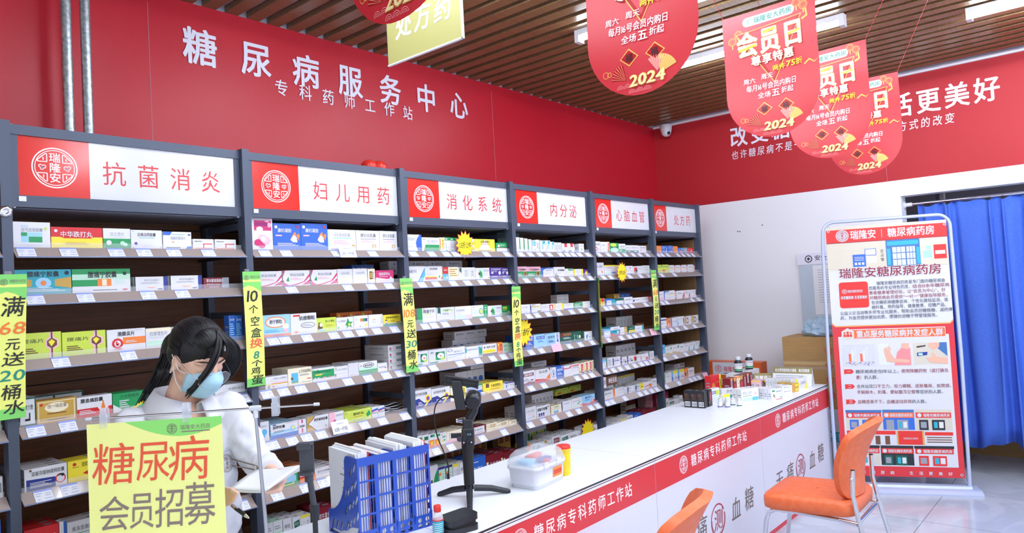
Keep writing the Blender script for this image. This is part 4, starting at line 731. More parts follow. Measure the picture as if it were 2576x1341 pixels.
for L in PLACE.strip().split('\n'):
    h, rest = L.split(':'); b, r = int(h[0]), int(h[1]); cnt = {}
    for i, e in enumerate(rest.split(';')):
        key, xa, xb, hh, nn = e.split(); xa, xb, hh, nn = int(xa)/1000, int(xb)/1000, int(hh)/1000, int(nn)
        w = xb-xa-.0012; d = .062 if nn == 1 and w > .05 else (.045 if nn < 4 else .04)
        d = min(d, .33/nn); desc = DESIGN[key][0]
        fr = cuboid(key, w, hh, d).build('medicine_box')
        fr.location = ((xa+xb)/2, .014+RND.uniform(0, .003), ZT[r])
        g = 'boxes on the %s shelf, %s' % (SHO[r], bay_of(b))
        tag(fr, '%s, %s along the %s shelf, %s' % (desc, ORD[i+1], SHO[r], bay_of(b)), 'medicine box', g)
        for j in range(1, nn): REST.append((fr.data, (fr.location.x+RND.uniform(-.0005, .0005), fr.location.y+j*(d+.0025), ZT[r])))
# stock kept behind or on top of the front row: (bay, row, key, x, y, z above shelf, w, h, d, columns, tiers, phrase)
for b, r, key, x, y, z, w, h, d, nx, nz_, ph in (
        (3, 2, 'gry', 1.80, .20, .048, .148, .04, .08, 4, 2, 'stored behind the front row'),
        (3, 4, 'gry', 2.29, .22, 0, .06, .10, .1, 5, 1, 'stored behind the front row'),
        (3, 4, 'wpl', 2.31, .22, .10, .098, .05, .1, 3, 1, 'laid on the stored row'),
        (3, 5, 'gry', 2.25, .17, 0, .052, .135, .14, 5, 1, 'standing behind the front row'),
        (3, 5, 'wpl', 2.40, .18, .136, .12, .04, .1, 1, 1, 'laid on the standing row'),
        (3, 7, 'gpl', 2.20, .24, 0, .062, .155, .05, 6, 1, 'standing at the back'),
        (4, 1, 'dkg', 2.69, .16, 0, .046, .14, .1, 5, 1, 'standing behind the front row'),
        (4, 3, 'wpl', 3.33, .18, .02, .07, .028, .06, 2, 3, 'stacked at the back'),
        (4, 5, 'wpl', 3.02, .2, .07, .17, .04, .08, 1, 1, 'lying behind the front row'),
        (4, 6, 'lmf', 3.27, .2, .07, .16, .045, .1, 2, 1, 'lying behind the front row'),
        (4, 6, 'wpl', 2.98, .18, 0, .04, .12, .12, 6, 1, 'standing behind the front row'),
        (4, 7, 'lmt', 2.90, .22, 0, .09, .12, .06, 3, 1, 'standing at the back'),
        (4, 7, 'gpl', 2.68, .24, 0, .062, .155, .05, 2, 1, 'standing at the back'),
        (5, 3, 'olv', 4.12, .2, 0, .045, .08, .08, 2, 1, 'standing at the back'),
        (5, 3, 'blu', 4.22, .2, 0, .075, .08, .08, 2, 1, 'standing at the back'),
        (5, 4, 'wgl', 4.13, .2, 0, .05, .125, .1, 5, 1, 'standing at the back'),
        (5, 5, 'wpl', 4.10, .2, 0, .06, .125, .1, 5, 1, 'standing behind the front row'),
        (5, 6, 'ywt', 4.06, .2, 0, .06, .105, .12, 5, 1, 'standing behind the front row'),
        (5, 7, 'mcr', 4.24, .22, 0, .07, .14, .06, 2, 1, 'standing at the back'),
        (6, 6, 'flt', 4.98, .16, .04, .19, .032, .1, 1, 2, 'stacked at the back'),
        (6, 7, 'pks', 4.58, .24, 0, .12, .08, .08, 1, 2, 'stacked at the back'),
        (6, 7, 'kpk', 4.72, .22, 0, .045, .105, .1, 5, 1, 'standing at the back'),
        (2, 2, 'tblu', 1.56, .22, 0, .03, .11, .08, 5, 1, 'standing at the back'),
        (2, 3, 'onr', 1.46, .24, 0, .08, .085, .06, 3, 1, 'standing at the back'),
        (2, 4, 'flt', 1.628, .03, 0, .098, .033, .2, 1, 4, 'in the tall flat pile'),
        (1, 4, 'wdg', .02, .2, 0, .1, .085, .06, 2, 1, 'standing at the back')):
    src = None; q = 0
    for k in range(nz_):
        for i in range(nx):
            q += 1
            if src is None: src = cuboid(key, w-.0015, h-.001, d).mesh('stock')
            REST.append((src, (x+w*(i+.5), y, ZT[r]+z+h*k)))
# everything standing behind the front rows goes into one object
mb = MB()
for me, L in REST:
    L = Vector(L); o_ = len(mb.v); mb.v += [tuple(v.co+L) for v in me.vertices]; nm = [x_.name for x_ in me.materials]
    for p in me.polygons: mb.f.append(tuple(o_+i for i in p.vertices)); mb.m.append(mb.mi(nm[p.material_index])); mb.s.append(False)
o = mb.build('medicine_stock', loc=(2.6, .2, .575)); o['kind'] = 'stuff'; tag(o, 'spare medicine boxes packed behind the front rows on every shelf', 'medicine stock')
# gold tins and white bottles behind the fronts
for i in range(3):
    x = 4.285+.036*i
    t = thing('medicine_tin', 'gold round tin, %s of three on the fourth shelf in the heart-and-brain 心脑血管 bay' % ORD[i+1], 'tin', (x, .1, ZT[4]), 'gold tins')
    part(MB().lathe([(.016, 0), (.017, .002), (.017, .05)], (x, .1, ZT[4]), 'card_h', 18), 'body', t)
    part(MB().lathe([(.0175, .05), (.0175, .062), (.015, .064)], (x, .1, ZT[4]), 'card_n', 18), 'lid', t)
def pill_bottle(x, y, z, r, h, label, group, body='white_plastic', lab='card_w', stripe='card_g', cap='white_plastic', txt=None):
    t = thing('pill_bottle', label, 'bottle', (x, y, z), group)
    part(MB().lathe([(r*.96, 0), (r, .004), (r, h*.62), (r*.9, h*.7), (r*.62, h*.76), (r*.62, h*.8)], (x, y, z), body, 24), 'body', t)
    part(MB().lathe([(r*.7, h*.79), (r*.72, h*.8), (r*.72, h*.97), (r*.66, h)], (x, y, z), cap, 24), 'cap', t)
    mb = MB().lathe([(r*1.012, h*.1), (r*1.012, h*.58)], (x, y, z), lab, 24).lathe([(r*1.02, h*.12), (r*1.02, h*.22)], (x, y, z), stripe, 24)
    if txt:
        k0 = len(mb.v); mb.text(txt, -.8, .42, .8, .52, (0, 0, 0), X1, Z1, 'card_k'); mb.text('60', -.3, .28, .3, .38, (0, 0, 0), X1, Z1, 'card_o')
        a0 = math.radians(-132)
        mb.warp(lambda p: V(x+r*1.025*math.cos(a0+p.x), y+r*1.025*math.sin(a0+p.x), z+h*p.z), k0)
    part(mb, 'label', t)
for i, (x, y) in enumerate(((3.405, .06), (3.445, .05), (3.475, .05))):
    pass
for i in range(4):
    pill_bottle(3.27+.042*i+(.035 if i == 3 else 0), .035, ZT[1], .0165, .062, 'small white pill bottle, %s of four on the top shelf under endocrine 内分泌' % ORD[i+1], 'pill bottles on the shelf', stripe='card_s')
for i in range(4):
    pill_bottle(3.76+.044*i, .13, ZT[6], .02, .105, 'white bottle, %s of four at the back of the sixth shelf under heart-and-brain 心脑血管' % ORD[i+1], 'white bottles at the back of the shelf', stripe='card_i')
for i in range(4):                                           # foil sachets fanned on the fifth shelf
    mb = MB(); k0 = 0
    mb.add([(x, y, .0) for y in (0, .05, .1) for x in (0, .05, .1, .15)], [(j*4+i2, j*4+i2+1, j*4+i2+5, j*4+i2+4) for j in range(2) for i2 in range(3)], 'steel', True)
    mb.warp(lambda p: V(p.x, p.y, .006*math.sin(p.x*40+i)+.004*math.cos(p.y*50)))
    o = mb.build('foil_sachet', solid=.003); o.location = (1.575-.004*i, .02+.012*i, ZT[5]+.012+.011*i); o.rotation_euler = (0, 0, -.06*i)
    tag(o, 'silver foil sachet, %s up in the little pile on the women-and-children 妇儿用药 fifth shelf' % ORD[i+1], 'sachet', 'foil sachets')

# ---------------------------------------------------------------- starbursts, note cards, hand-written strips, hanging plate
def starburst(x, y, z, R, label, txt=''):
    P = []
    for k in range(28):
        a = 2*PI*k/28+.1; rr = R if k % 2 == 0 else R*.72; P.append((rr*math.cos(a), rr*math.sin(a)*1.05))
    mb = MB().prism(P, (x, y, z), X1, Z1, (0, .0008, 0), 'card_r')
    mb.flat([(p[0]*.93, p[1]*.93) for p in P], (x, y-.0004, z), X1, Z1, 'star_yellow')
    if txt: mb.text(txt, -R*.58, -R*.3, R*.6, R*.22, (x, y-.0008, z), X1, Z1, 'marker_black', .004, .25)
    tag(mb.build('price_starburst', loc=(x, y, z-R)), label, 'price star', 'yellow starburst price cards')
starburst(2.20, -.022, 1.945, .082, 'yellow starburst price card on the top shelf under digestive 消化系统', '1.5折/2件')
starburst(2.705, -.012, 1.39, .095, 'yellow starburst card half behind the paper strip under endocrine 内分泌', '5折')
starburst(3.875, -.042, 1.752, .078, 'yellow starburst price card on the second shelf under heart-and-brain 心脑血管', '5件5折')
starburst(3.37, .002, .632, .085, 'yellow starburst card low on the bottom shelf under endocrine 内分泌')
def notecard(x, y, z, w, h, hexmat, label, txt, tilt=.35):
    ex, ey = X1, V(0, tilt, 1).normalized(); O = V(x, y, z)
    mb = MB().prism([(0, 0), (w, 0), (w, h), (0, h)], O, ex, ey, V(0, .0006, 0), hexmat)
    if txt: mb.text(txt, w*.12, h*.16, w*.88, h*.5, O+V(0, -.0006, 0), ex, ey, 'marker_black')
    mb.flat([(w*.3, h*.74), (w*.7, h*.74), (w*.7, h*.82), (w*.3, h*.82)], O+V(0, -.0006, 0), ex, ey, 'tag_ink')
    tag(mb.build('note_card', loc=tuple(O)), label, 'note card', 'small note cards on the rails')
notecard(1.305, -.042, 1.868, .098, .062, 'tag_white', 'white note card 1月一疗程 on the women-and-children 妇儿用药 top rail', '1月一疗程')
notecard(1.215, -.042, 1.012, .098, .062, 'tag_white', 'white note card 12周一疗程 on the women-and-children 妇儿用药 fifth rail', '12周一疗程')
notecard(2.965, -.042, 1.232, .105, .055, 'card_p', 'pink note card on the fourth rail under endocrine 内分泌', '')
notecard(4.26, -.042, 1.236, .09, .055, 'card_p', 'pink note card on the fourth rail under heart-and-brain 心脑血管', '')
notecard(5.14, -.042, .777, .09, .05, 'card_p', 'pink note card on the sixth rail under prescription 处方药', '')
mb = MB().box(3.575, -.012, .915, 3.765, -.006, .985, 'card_n').box(3.575, -.0125, .905, 3.615, -.012, .985, 'tag_white')
mb.text('神经系统', .07, .012, .185, .058, (3.575, -.0128, .915), X1, Z1, 'white_ink', .01); emblem(mb, (.02, .03), .017, (3.575, -.013, .915), X1, Z1, 'card_k')
tag(mb.build('category_plate', loc=(3.67, -.009, .905)), 'small brown 神经系统 plate hanging under the fifth shelf rail', 'sign')
TWIST = .0
def strip(xa, z1, z0, chars, label, turn=0.0, w=.085, top=True):
    t = thing('paper_strip', label, 'paper sign', (xa+w/2, -.05, z0), 'hand-written yellow paper strips on the posts')
    O = V(xa, -.052, z0); H = z1-z0; N = 14
    def wp(p):
        s_ = math.sin((p.z-z0)*9+xa*5)*.0035; dx = (p.x-xa-w/2)
        return V(xa+w/2+dx*math.cos(turn)+.012*math.sin((p.z-z0)*3.1+xa*9), p.y+s_+dx*math.sin(turn)-abs(dx)*.03, p.z)
    mb = MB()
    for i in range(N):
        a, b_ = H*i/N, H*(i+1)/N; f = (i+.5)/N
        c = 'strip_green' if (f < .06 or f > .9) else 'strip_yellow'
        for j in range(4): mb.quad(O+V(w*j/4, 0, a), O+V(w*(j+1)/4, 0, a), O+V(w*(j+1)/4, 0, b_), O+V(w*j/4, 0, b_), c)
    mb.flat([(0, .86), (.3, .88), (.6, .865), (1, .82), (1, .91), (0, .91)], O+V(0, -.0006, 0), X1*w, Z1*H, 'strip_green')
    emblem(mb, (w*.2, H*.945), w*.14, O+V(0, -.0012, 0), X1, Z1, 'marker_brown')
    mb.text('瑞隆安大药房', w*.4, H*.94, w*.97, H*.965, O+V(0, -.0012, 0), X1, Z1, 'marker_brown')
    for ch, m_, u0, v0, u1, v1 in chars:
        mb.text(ch, u0*w, v0*H, u1*w, v1*H, O+V(0, -.0014, 0), X1, Z1, m_, .008, .12)
    mb.refine(.022).warp(wp); part(mb, 'sheet', t, solid=0)
    part(MB().box(xa+w*.35, -.034, z1-.012, xa+w*.6, -.0315, z1+.012, 'clear_lip'), 'tape', t)
K, OR, TE, RD = 'marker_black', 'marker_orange', 'marker_teal', 'marker_red'
def man(n1, n2, kx=(.1, .95)):
    return [('满', K, .08, .70, .92, .85), (n1, OR, .02, .57, .98, .69), ('元', K, .25, .47, .8, .56), ('送', K, .15, .36, .95, .46), (n2, TE, .05, .25, .98, .355), ('桶', K, .12, .13, .85, .24), ('水', K, .2, .03, .95, .13)]
def egg(k=0):
    return [('10', K, .12, .72, .78, .86), ('个', K, .2, .63, .75, .71), ('空', K, .25, .52, .8, .61), ('盒', K, .25, .42, .85, .51), ('换', RD, .15, .33, .9, .42), ('8', TE, .35, .23, .7, .32), ('个', K, .2, .17, .85, .23), ('鸡', K, .2, .10, .75, .17), ('蛋', K, .2, .015, .9, .10)]
strip(-.118, 1.809, 1.312, man('68', '20'), 'yellow strip 满68元送20桶水 on the post at the frame edge')
strip(.769, 1.805, 1.3, egg(), 'yellow strip offering eggs, taped between the anti-inflammatory 抗菌消炎 and women-and-children 妇儿用药 bays')
strip(1.673, 1.755, 1.252, man('108', '30'), 'yellow strip 满108元送30桶水 on the post before the digestive 消化系统 bay')
strip(2.565, 1.682, 1.182, egg(), 'yellow strip offering eggs, taped between the digestive 消化系统 and endocrine 内分泌 bays')
strip(3.478, 1.717, 1.21, egg(), 'yellow strip offering eggs, twisted edge-on between the endocrine 内分泌 and heart-and-brain 心脑血管 bays', .75)
strip(4.283, 1.762, 1.273, man('68', '20'), 'yellow strip 满68元送20桶水 on the post before the prescription 处方药 bay')
# two red paper lanterns lying on the shelving top
for i, x in enumerate((1.694, 1.766)):
    t = thing('red_lantern', 'small red lantern on the shelving top, %s' % ('nearer the anti-inflammatory 抗菌消炎 bay' if i == 0 else 'nearer the digestive 消化系统 bay'), 'lantern', (x, .2, 2.346), 'red lanterns on the shelving')
    mb = MB().ball((x, .2, 2.392), .046, 'red_plastic', 20, 12, (1, 1, .92)); part(mb, 'globe', t)
    part(MB().lathe([(.012, 2.346), (.014, 2.352), (.012, 2.356)], (x, .2, 0), 'card_h', 12), 'collar', t)
# ================================================================ counter
CT, CY0, CY1 = .792, -1.139, -.494
CX = [-.35, .985, 2.32, 3.655, 5.01]
CL = ['white counter section under the blue file rack and yellow poster', 'white counter section carrying the medicine kit, beside the low orange chair', 'empty white counter section between the kit and the crowded end', 'white counter section at the far end, crowded with boxes and bottles']
for i in range(4):
    a, c = CX[i]+.0015, CX[i+1]-.0015
    t = thing('counter', CL[i], 'counter', ((a+c)/2, (CY0+CY1)/2, 0), 'white counter sections')
    part(MB().box(a, CY0, CT-.012, c, CY1, CT, 'laminate_white'), 'top', t)
    mb = MB().box(a, CY0-.002, CT-.008, c, CY0, CT-.001, 'edge_dark').box(a, CY0-.003, CT-.013, c, CY0, CT-.008, 'edge_light')
    mb.box(a, CY0-.002, CT-.017, c, CY0, CT-.0135, 'edge_dark').box(a, CY0-.003, CT-.028, c, CY0, CT-.017, 'edge_light')
    part(mb, 'edge_trim', t)
    part(MB().box(a, CY0+.02, 0, a+.018, CY1, CT-.012, 'front_white').box(c-.018, CY0+.02, 0, c, CY1, CT-.012, 'front_white').box(a, CY1-.3, .38, c, CY1-.02, .4, 'front_white').box(a, CY1-.3, .03, c, CY1-.02, .05, 'front_white'), 'carcass', t)
    mb = MB().box(a, CY0, 0, c, CY0+.02, CT-.012, 'front_white')
    O = V(a, CY0-.0006, 0)
    mb.flat([(0, .620), (c-a, .620), (c-a, .764), (0, .764)], O, X1, Z1, 'band_red').flat([(0, .0), (c-a, .0), (c-a, .028), (0, .028)], O, X1, Z1, 'band_red')
    O2 = O+V(0, -.0006, 0)
    emblem(mb, (.294, .694), .046, O2, X1, Z1, 'white_ink')
    mb.spread('糖尿病专科药师工作站', .378, .660, .070, .0745, O2, X1, Z1, 'white_ink', .006, .92)
    for ch, x, z, s_, m_ in (('无', .185, .235, .14, 'ink_brown'), ('痛', .385, .245, .14, 'ink_brown'), ('测', .60, .245, .125, 'ink_red'), ('血', .83, .235, .14, 'ink_brown'), ('糖', 1.02, .245, .145, 'ink_brown')):
        mb.text(ch, x, z, x+s_*.95, z+s_, O2, X1, Z1, m_, -.008, .12)
    mb.ring((.658, .305), .083, .091, O2, X1, Z1, 'ink_red', 40, .5, 6.55).ring((.66, .307), .078, .082, O2, X1, Z1, 'ink_red', 40, 3.0, 6.6)
    part(mb, 'front_panel', t)

# ================================================================ plates with holes (2D curve fill)
def plate(outer, holes, th, O, ex, ey, m, mb=None):
    cu = bpy.data.curves.new('p', 'CURVE'); cu.dimensions = '2D'; cu.fill_mode = 'BOTH'; cu.extrude = th/2; cu.resolution_u = 1
    for P in [outer]+holes:
        s_ = cu.splines.new('POLY'); s_.points.add(len(P)-1); s_.use_cyclic_u = True
        for k, (x, y) in enumerate(P): s_.points[k].co = (x, y, 0, 1)
    ob = bpy.data.objects.new('p', cu); me = bpy.data.meshes.new_from_object(ob)
    O, ex, ey = Vector(O), Vector(ex), Vector(ey); nz = ex.cross(ey).normalized()
    mb = mb or MB()
    mb.add([O+ex*v.co.x+ey*v.co.y+nz*v.co.z for v in me.vertices], [tuple(p.vertices) for p in me.polygons], m)
    bpy.data.objects.remove(ob); bpy.data.curves.remove(cu); bpy.data.meshes.remove(me)
    return mb
def circ(x, y, r, n=16): return [(x+r*math.cos(2*PI*k/n), y+r*math.sin(2*PI*k/n)) for k in range(n)]
def slot(x, y, L, r, a):
    d = (math.cos(a), math.sin(a)); P = []
    for k in range(7): q = a-PI/2+PI*k/6; P.append((x+d[0]*L/2+r*math.cos(q), y+d[1]*L/2+r*math.sin(q)))
    for k in range(7): q = a+PI/2+PI*k/6; P.append((x-d[0]*L/2+r*math.cos(q), y-d[1]*L/2+r*math.sin(q)))
    return P
# file rack
EX, EY = V(.986, -.166, 0), V(.166, .986, 0); RO = V(.724, -.885, CT)
t = thing('file_rack', 'blue plastic four-slot file rack full of papers at the front of the counter', 'file rack', tuple(RO+EX*.15+EY*.12))
RW, RH, RD_ = .300, .305, .245; cw = RW/4
holes = []
for i in range(4):
    for j in range(5):
        z0, hh = (RH-.030-.0585*(j+1)+.007, .0515) if j < 4 else (.006, .029)
        if j == 4 and i: continue
        x0 = i*cw+.007; n_ = 6; st = (cw-.014)/n_
        for k in range(n_): holes.append([(x0+st*k+.001, z0), (x0+st*(k+1)-.001, z0), (x0+st*(k+1)-.001, z0+hh), (x0+st*k+.001, z0+hh)])
    for j in range(2):
        for k in range(2):
            if i: holes.append(circ(i*cw+.022+.032*k, .031-.021*j, .0092))
part(plate([(0, 0), (RW, 0), (RW, RH), (0, RH)], holes, .003, RO, EX, Z1, 'rack_blue'), 'spine_panel', t)
def profile():
    P = [(0, 0), (RD_, 0), (RD_, .085)]
    for k in range(9): a = PI/2*k/8; P.append((.10+(RD_-.10)*(1-math.sin(a)), .085+.17*(1-math.cos(a))))
    P += [(.10, RH-.02), (.09, RH-.004), (.075, RH), (0, RH)]
    return P
sl = []
for r_ in range(5):
    for k in range(4):
        x_, y_ = .024+.027*k-.004*r_, .268-.056*r_-.016*k
        lim = RD_ if y_ < .10 else (.09 if y_ > .2 else .10+(.2-y_)*1.1)
        if x_ < lim-.018 and .03 < y_ < RH-.03: sl.append((x_, y_))
for k in range(3): sl.append((.14+.034*k, .04))
for i in range(5):
    xx = .0015+i*(RW-.003)/4
    nm = 'side_panel' if i in (0, 4) else 'divider'
    part(plate(profile(), [slot(x, y, .026, .0072, math.radians(118)) for x, y in sl], .0028, RO+EX*xx, EY, Z1, 'rack_blue'), nm, t)
part(MB().obox(RO+EX*RW/2+EY*RD_/2+V(0, 0, .002), EX*RW/2, EY*RD_/2, (0, 0, .002), 'rack_blue'), 'floor_plate', t)
part(MB().obox(RO+EX*RW/2+EY*RD_+V(0, 0, .042), EX*RW/2, EY*.0015, (0, 0, .042), 'rack_blue'), 'front_lip', t)
for i, (hh, sh, red) in enumerate(((.318, -.02, 1), (.305, 0, 0), (.318, -.01, 0), (.322, 0, 1))):
    mb = MB()
    for k in range(7):
        xx = cw*i+.0125+.0078*k; le = RND.uniform(-.004, .004)
        z1 = hh-.003*abs(k-3)+RND.uniform(-.003, .003)
        mb.obox(RO+EX*xx+EY*(.114+sh*-1+le)+V(0, 0, .006+z1/2), EX*.0037, EY*.108, (0, 0, z1/2), 'paper_red' if red and k == 6 else 'paper')
    for k in range(9): mb.obox(RO+EX*(cw*i+.0083)+EY*(.085+.01*(k % 3))+V(0, 0, .06+.024*k), EX*.0004, EY*(.02+.012*(k % 4)), (0, 0, .0022), 'card_e')
    tag(mb.build('paper_sheaf', loc=tuple(RO+EX*(cw*i+.035)+EY*.12+V(0, 0, .006))), ['sheaf of white papers jutting out of the rack slot nearest the phone holder', 'low sheaf of papers in the second slot of the blue rack', 'printed papers in the third slot of the blue rack', 'papers with a red folder in the rack slot nearest the red-capped bottle'][i], 'papers', 'papers in the blue file rack')

# ---------------------------------------------------------------- poster stand with hand-written poster
pole = V(.31, -.995, 0); L0, L1 = V(-.035, -.606, 1.3445), V(.418, -1.128, 1.3525); rd = (L1-L0).normalized(); rn = V(rd.y, -rd.x, 0).normalized()
if rn.y > 0: rn = -rn
pt = L0+rd*(pole-L0).dot(rd)
t = thing('poster_stand', 'thin T-shaped metal poster stand on the counter holding the yellow poster', 'stand', (pole.x, pole.y, CT))
part(MB().rbox(pole.x-.05, pole.y-.05, CT, pole.x+.05, pole.y+.05, CT+.008, .012, 'chrome'), 'base', t)
part(MB().tube([(pole.x, pole.y, CT+.006), (pole.x, pole.y, CT+.2), (pt.x, pt.y, pt.z-.02)], [.0058, .0058, .0045], 'steel', 12), 'pole', t)
part(MB().tube([L0, L1], .0034, 'chrome', 10).tube([L1-rd*.012, L1+rd*.004], .005, 'white_plastic', 10).tube([L0, L0+rd*.016], .005, 'white_plastic', 10), 'rod', t)
part(MB().tube([pt-rd*.016, pt+rd*.016], .0085, 'white_plastic', 12).tube([pt+V(0, 0, -.028), pt], .0075, 'white_plastic', 12), 'tee_joint', t)
for q in (.055, .30, .565):
    c = L0+rd*q
    mb = MB().obox(c+V(0, 0, .004)-rn*.004, rd*.011, rn*.003, (0, 0, .026), 'clear_plastic').obox(c+V(0, 0, -.006)+rn*.006, rd*.010, (rn*.004+V(0, 0, .0)), (0, 0, .020), 'clear_plastic')
    mb.tube([c-rd*.012, c+rd*.012], .0065, 'clear_plastic', 10).obox(c+V(0, 0, .02)+rn*.008, rd*.008, rn*.002, (0, 0, .012), 'clear_plastic')
    part(mb, 'clip', t)
pe = rd; PO = L0+rd*.003+V(0, 0, -.535)+rn*.004; PW, PH = .402, .52
mb = MB(); N = 12
for i in range(6):
    for j in range(N):
        mb.quad(PO+pe*PW*i/6+Z1*PH*j/N, PO+pe*PW*(i+1)/6+Z1*PH*j/N, PO+pe*PW*(i+1)/6+Z1*PH*(j+1)/N, PO+pe*PW*i/6+Z1*PH*(j+1)/N, 'poster_yellow')
arc = [(PW*.28+PW*.72*k/16, PH*(1-.098*math.sin(PI*min(1, (k/16)*.86+.0)))) for k in range(17)]
mb.flat(arc+[(PW, PH)], PO+rn*.0006, pe, Z1, 'poster_green')
arc = [(PW*.45+PW*.55*k/12, PH*.09*math.sin(PI/2*k/12)) for k in range(13)]
mb.flat(arc+[(PW, 0)], PO+rn*.0006, pe, Z1, 'poster_green')
emblem(mb, (PW*.63, PH*.945), .0155, PO+rn*.0012, pe, Z1, 'marker_brown')
mb.text('瑞隆安大药房', PW*.69, PH*.935, PW*.915, PH*.965, PO+rn*.0012, pe, Z1, 'marker_brown')
mb.flat([(PW*.70, PH*.922), (PW*.91, PH*.922), (PW*.91, PH*.928), (PW*.70, PH*.928)], PO+rn*.0012, pe, Z1, 'marker_brown')
for ch, x, y, w_, h_ in (('糖', .02, .645, .33, .25), ('尿', .35, .65, .26, .245), ('病', .58, .64, .32, .27)):
    mb.text(ch, PW*x, PH*y, PW*(x+w_), PH*(y+h_), PO+rn*.0014, pe, Z1, 'marker_red', -.002, .06)
for ch, x, y, w_, h_ in (('会', .06, .385, .24, .21), ('员', .285, .39, .20, .22), ('招', .475, .385, .23, .235), ('募', .69, .385, .24, .26)):
    mb.text(ch, PW*x, PH*y, PW*(x+w_), PH*(y+h_), PO+rn*.0014, pe, Z1, 'marker_brown', -.006, .06)
mb.refine(.05).warp(lambda p: p+rn*(.004*math.sin((p-PO).dot(pe)*9+.4)*(1-(p.z-PO.z)/PH)))
tag(mb.build('hanging_poster', loc=tuple(PO+pe*PW/2)), 'yellow and green hand-written poster 糖尿病会员招募 clipped to the rod', 'poster')

# ---------------------------------------------------------------- phone holder, gimbal, pouch, bottle, kit box, sharps tub
px_, py_ = .425, -1.075
t = thing('phone_holder', 'dark grey phone clamp on a thin pole beside the blue file rack', 'phone holder', (px_, py_, CT))
part(MB().lathe([(.045, CT), (.045, CT+.006), (.02, CT+.014), (.012, CT+.02)], (px_, py_, 0), 'dark_grey_plastic', 24), 'base', t)
part(MB().tube([(px_, py_, CT+.015), (px_, py_, 1.02)], .008, 'black_plastic', 12).tube([(px_, py_, 1.0), (px_, py_, 1.045)], [.013, .015], 'black_plastic', 14).tube([(px_, py_, 1.03), (px_-.010, py_+.004, 1.13)], .009, 'dark_grey_plastic', 12), 'pole', t)
part(MB().obox((px_-.012, py_+.004, 1.135), (.010, 0, 0), (0, .008, 0), (0, 0, .018), 'dark_grey_plastic'), 'hinge', t)
c = V(px_-.018, py_+.002, 1.19); a1 = V(.64, -.75, 0); a2 = V(.75, .64, 0)
mb = MB().obox(c, a1*.022, a2*.005, (0, 0, .042), 'dark_grey_plastic').obox(c+V(0, 0, .044)-a2*.012, a1*.022, a2*.017, (0, 0, .004), 'dark_grey_plastic').obox(c+V(0, 0, -.044)-a2*.012, a1*.022, a2*.017, (0, 0, .004), 'dark_grey_plastic').obox(c-a2*.026+V(0, 0, .036), a1*.022, a2*.002, (0, 0, .008), 'dark_grey_plastic')
part(mb, 'clamp', t, bevel=.002)
# gimbal
gx, gy = 1.36, -.80
t = thing('gimbal_stabiliser', 'black handheld phone gimbal standing on its small tripod on the counter', 'gimbal', (gx, gy, CT))
hub = V(gx, gy, CT+.045)
for i, p in enumerate(((1.302, -.672), (1.490, -.905), (1.222, -.935))):
    f = V(p[0], p[1], CT+.007); mb = MB().tube([hub+(f-hub)*.12+V(0, 0, -.004), hub+(f-hub)*.55+V(0, 0, .004), f], [.014, .0135, .011], 'black_plastic', 12)
    mb.ball(f, .0095, 'black_rubber', 12, 8); part(mb, 'tripod_leg', t)
RT = V(.654, -.757, 0); FW = V(.757, .654, 0)            # across / away, seen from the front of the counter
def G(a, f, z): return V(gx, gy, CT)+RT*a+FW*f+V(0, 0, z)
part(MB().lathe([(.014, .03), (.018, .034), (.018, .055), (.021, .057)], (gx, gy, CT), 'black_plastic', 20), 'hub', t)
part(MB().tube([G(0, 0, .055), G(0, 0, .12), G(.0, 0, .19), G(.004, 0, .235)], [.0225, .023, .0245, .029], 'black_rubber', 20), 'grip', t)
mb = MB().obox(G(.006, 0, .258), RT*.026, FW*.024, (0, 0, .036), 'black_plastic').obox(G(.006, 0, .31), RT*.021, FW*.02, (0, 0, .022), 'black_plastic')
part(mb, 'control_head', t, bevel=.005)
mb = MB().obox(G(.012, -.025, .268), RT*.013, FW*.0012, (0, 0, .012), 'black_rubber'); O = G(.012, -.0272, .268)
mb.text('23', -.009, -.004, -.001, .008, O, RT, Z1, 'card_c').text('25', .001, -.004, .009, .008, O, RT, Z1, 'card_c')
part(mb, 'screen', t)
mb = MB().lathe([(.008, 0), (.008, .006), (.006, .009)], G(.004, -.025, .24), 'black_rubber', 16, -FW)
for d in (-.012, .02): mb.lathe([(.0035, 0), (.0035, .004)], G(d, -.025, .236), 'chrome', 10, -FW)
part(mb, 'buttons', t)
part(MB().lathe([(.012, -.02), (.012, .0), (.009, .006), (.009, .02)], G(-.022, 0, .325), 'chrome', 16, -RT), 'lock_knob', t)
part(MB().obox(G(-.045, 0, .262), RT*.022, FW*.01, (0, 0, .009), 'black_plastic').lathe([(.012, -.006), (.012, .008)], G(-.03, -.012, .25), 'dark_grey_plastic', 14, -FW), 'trigger', t)
part(MB().tube([G(.012, .01, .325), G(.035, .012, .36), G(.04, .01, .40)], [.02, .018, .022], 'black_plastic', 14), 'arm', t)
part(MB().lathe([(.03, -.03), (.034, -.026), (.034, .022), (.028, .03)], G(.035, 0, .41), 'black_plastic', 28, (-FW+V(0, 0, -.35)).normalized()), 'motor', t)
part(MB().lathe([(.008, 0), (.008, .016)], G(.07, 0, .435), 'chrome', 14, RT), 'side_knob', t)
tl = (RT+V(0, 0, -.20)).normalized(); tu = V(0, 0, 1)-tl*tl.z; tu.normalize()
c = G(-.01, .01, .488)
mb = MB().obox(c, tl*.072, FW*.01, tu*.017, 'black_plastic').obox(c+tu*.012-FW*.012, tl*.07, FW*.006, tu*.004, 'black_rubber').obox(c-tu*.012-FW*.012, tl*.07, FW*.006, tu*.004, 'black_rubber')
for s_ in (-1, 1): mb.obox(c+tl*.07*s_-FW*.012, tl*.003, FW*.012, tu*.02, 'black_plastic')
part(mb, 'phone_clamp', t, bevel=.002)
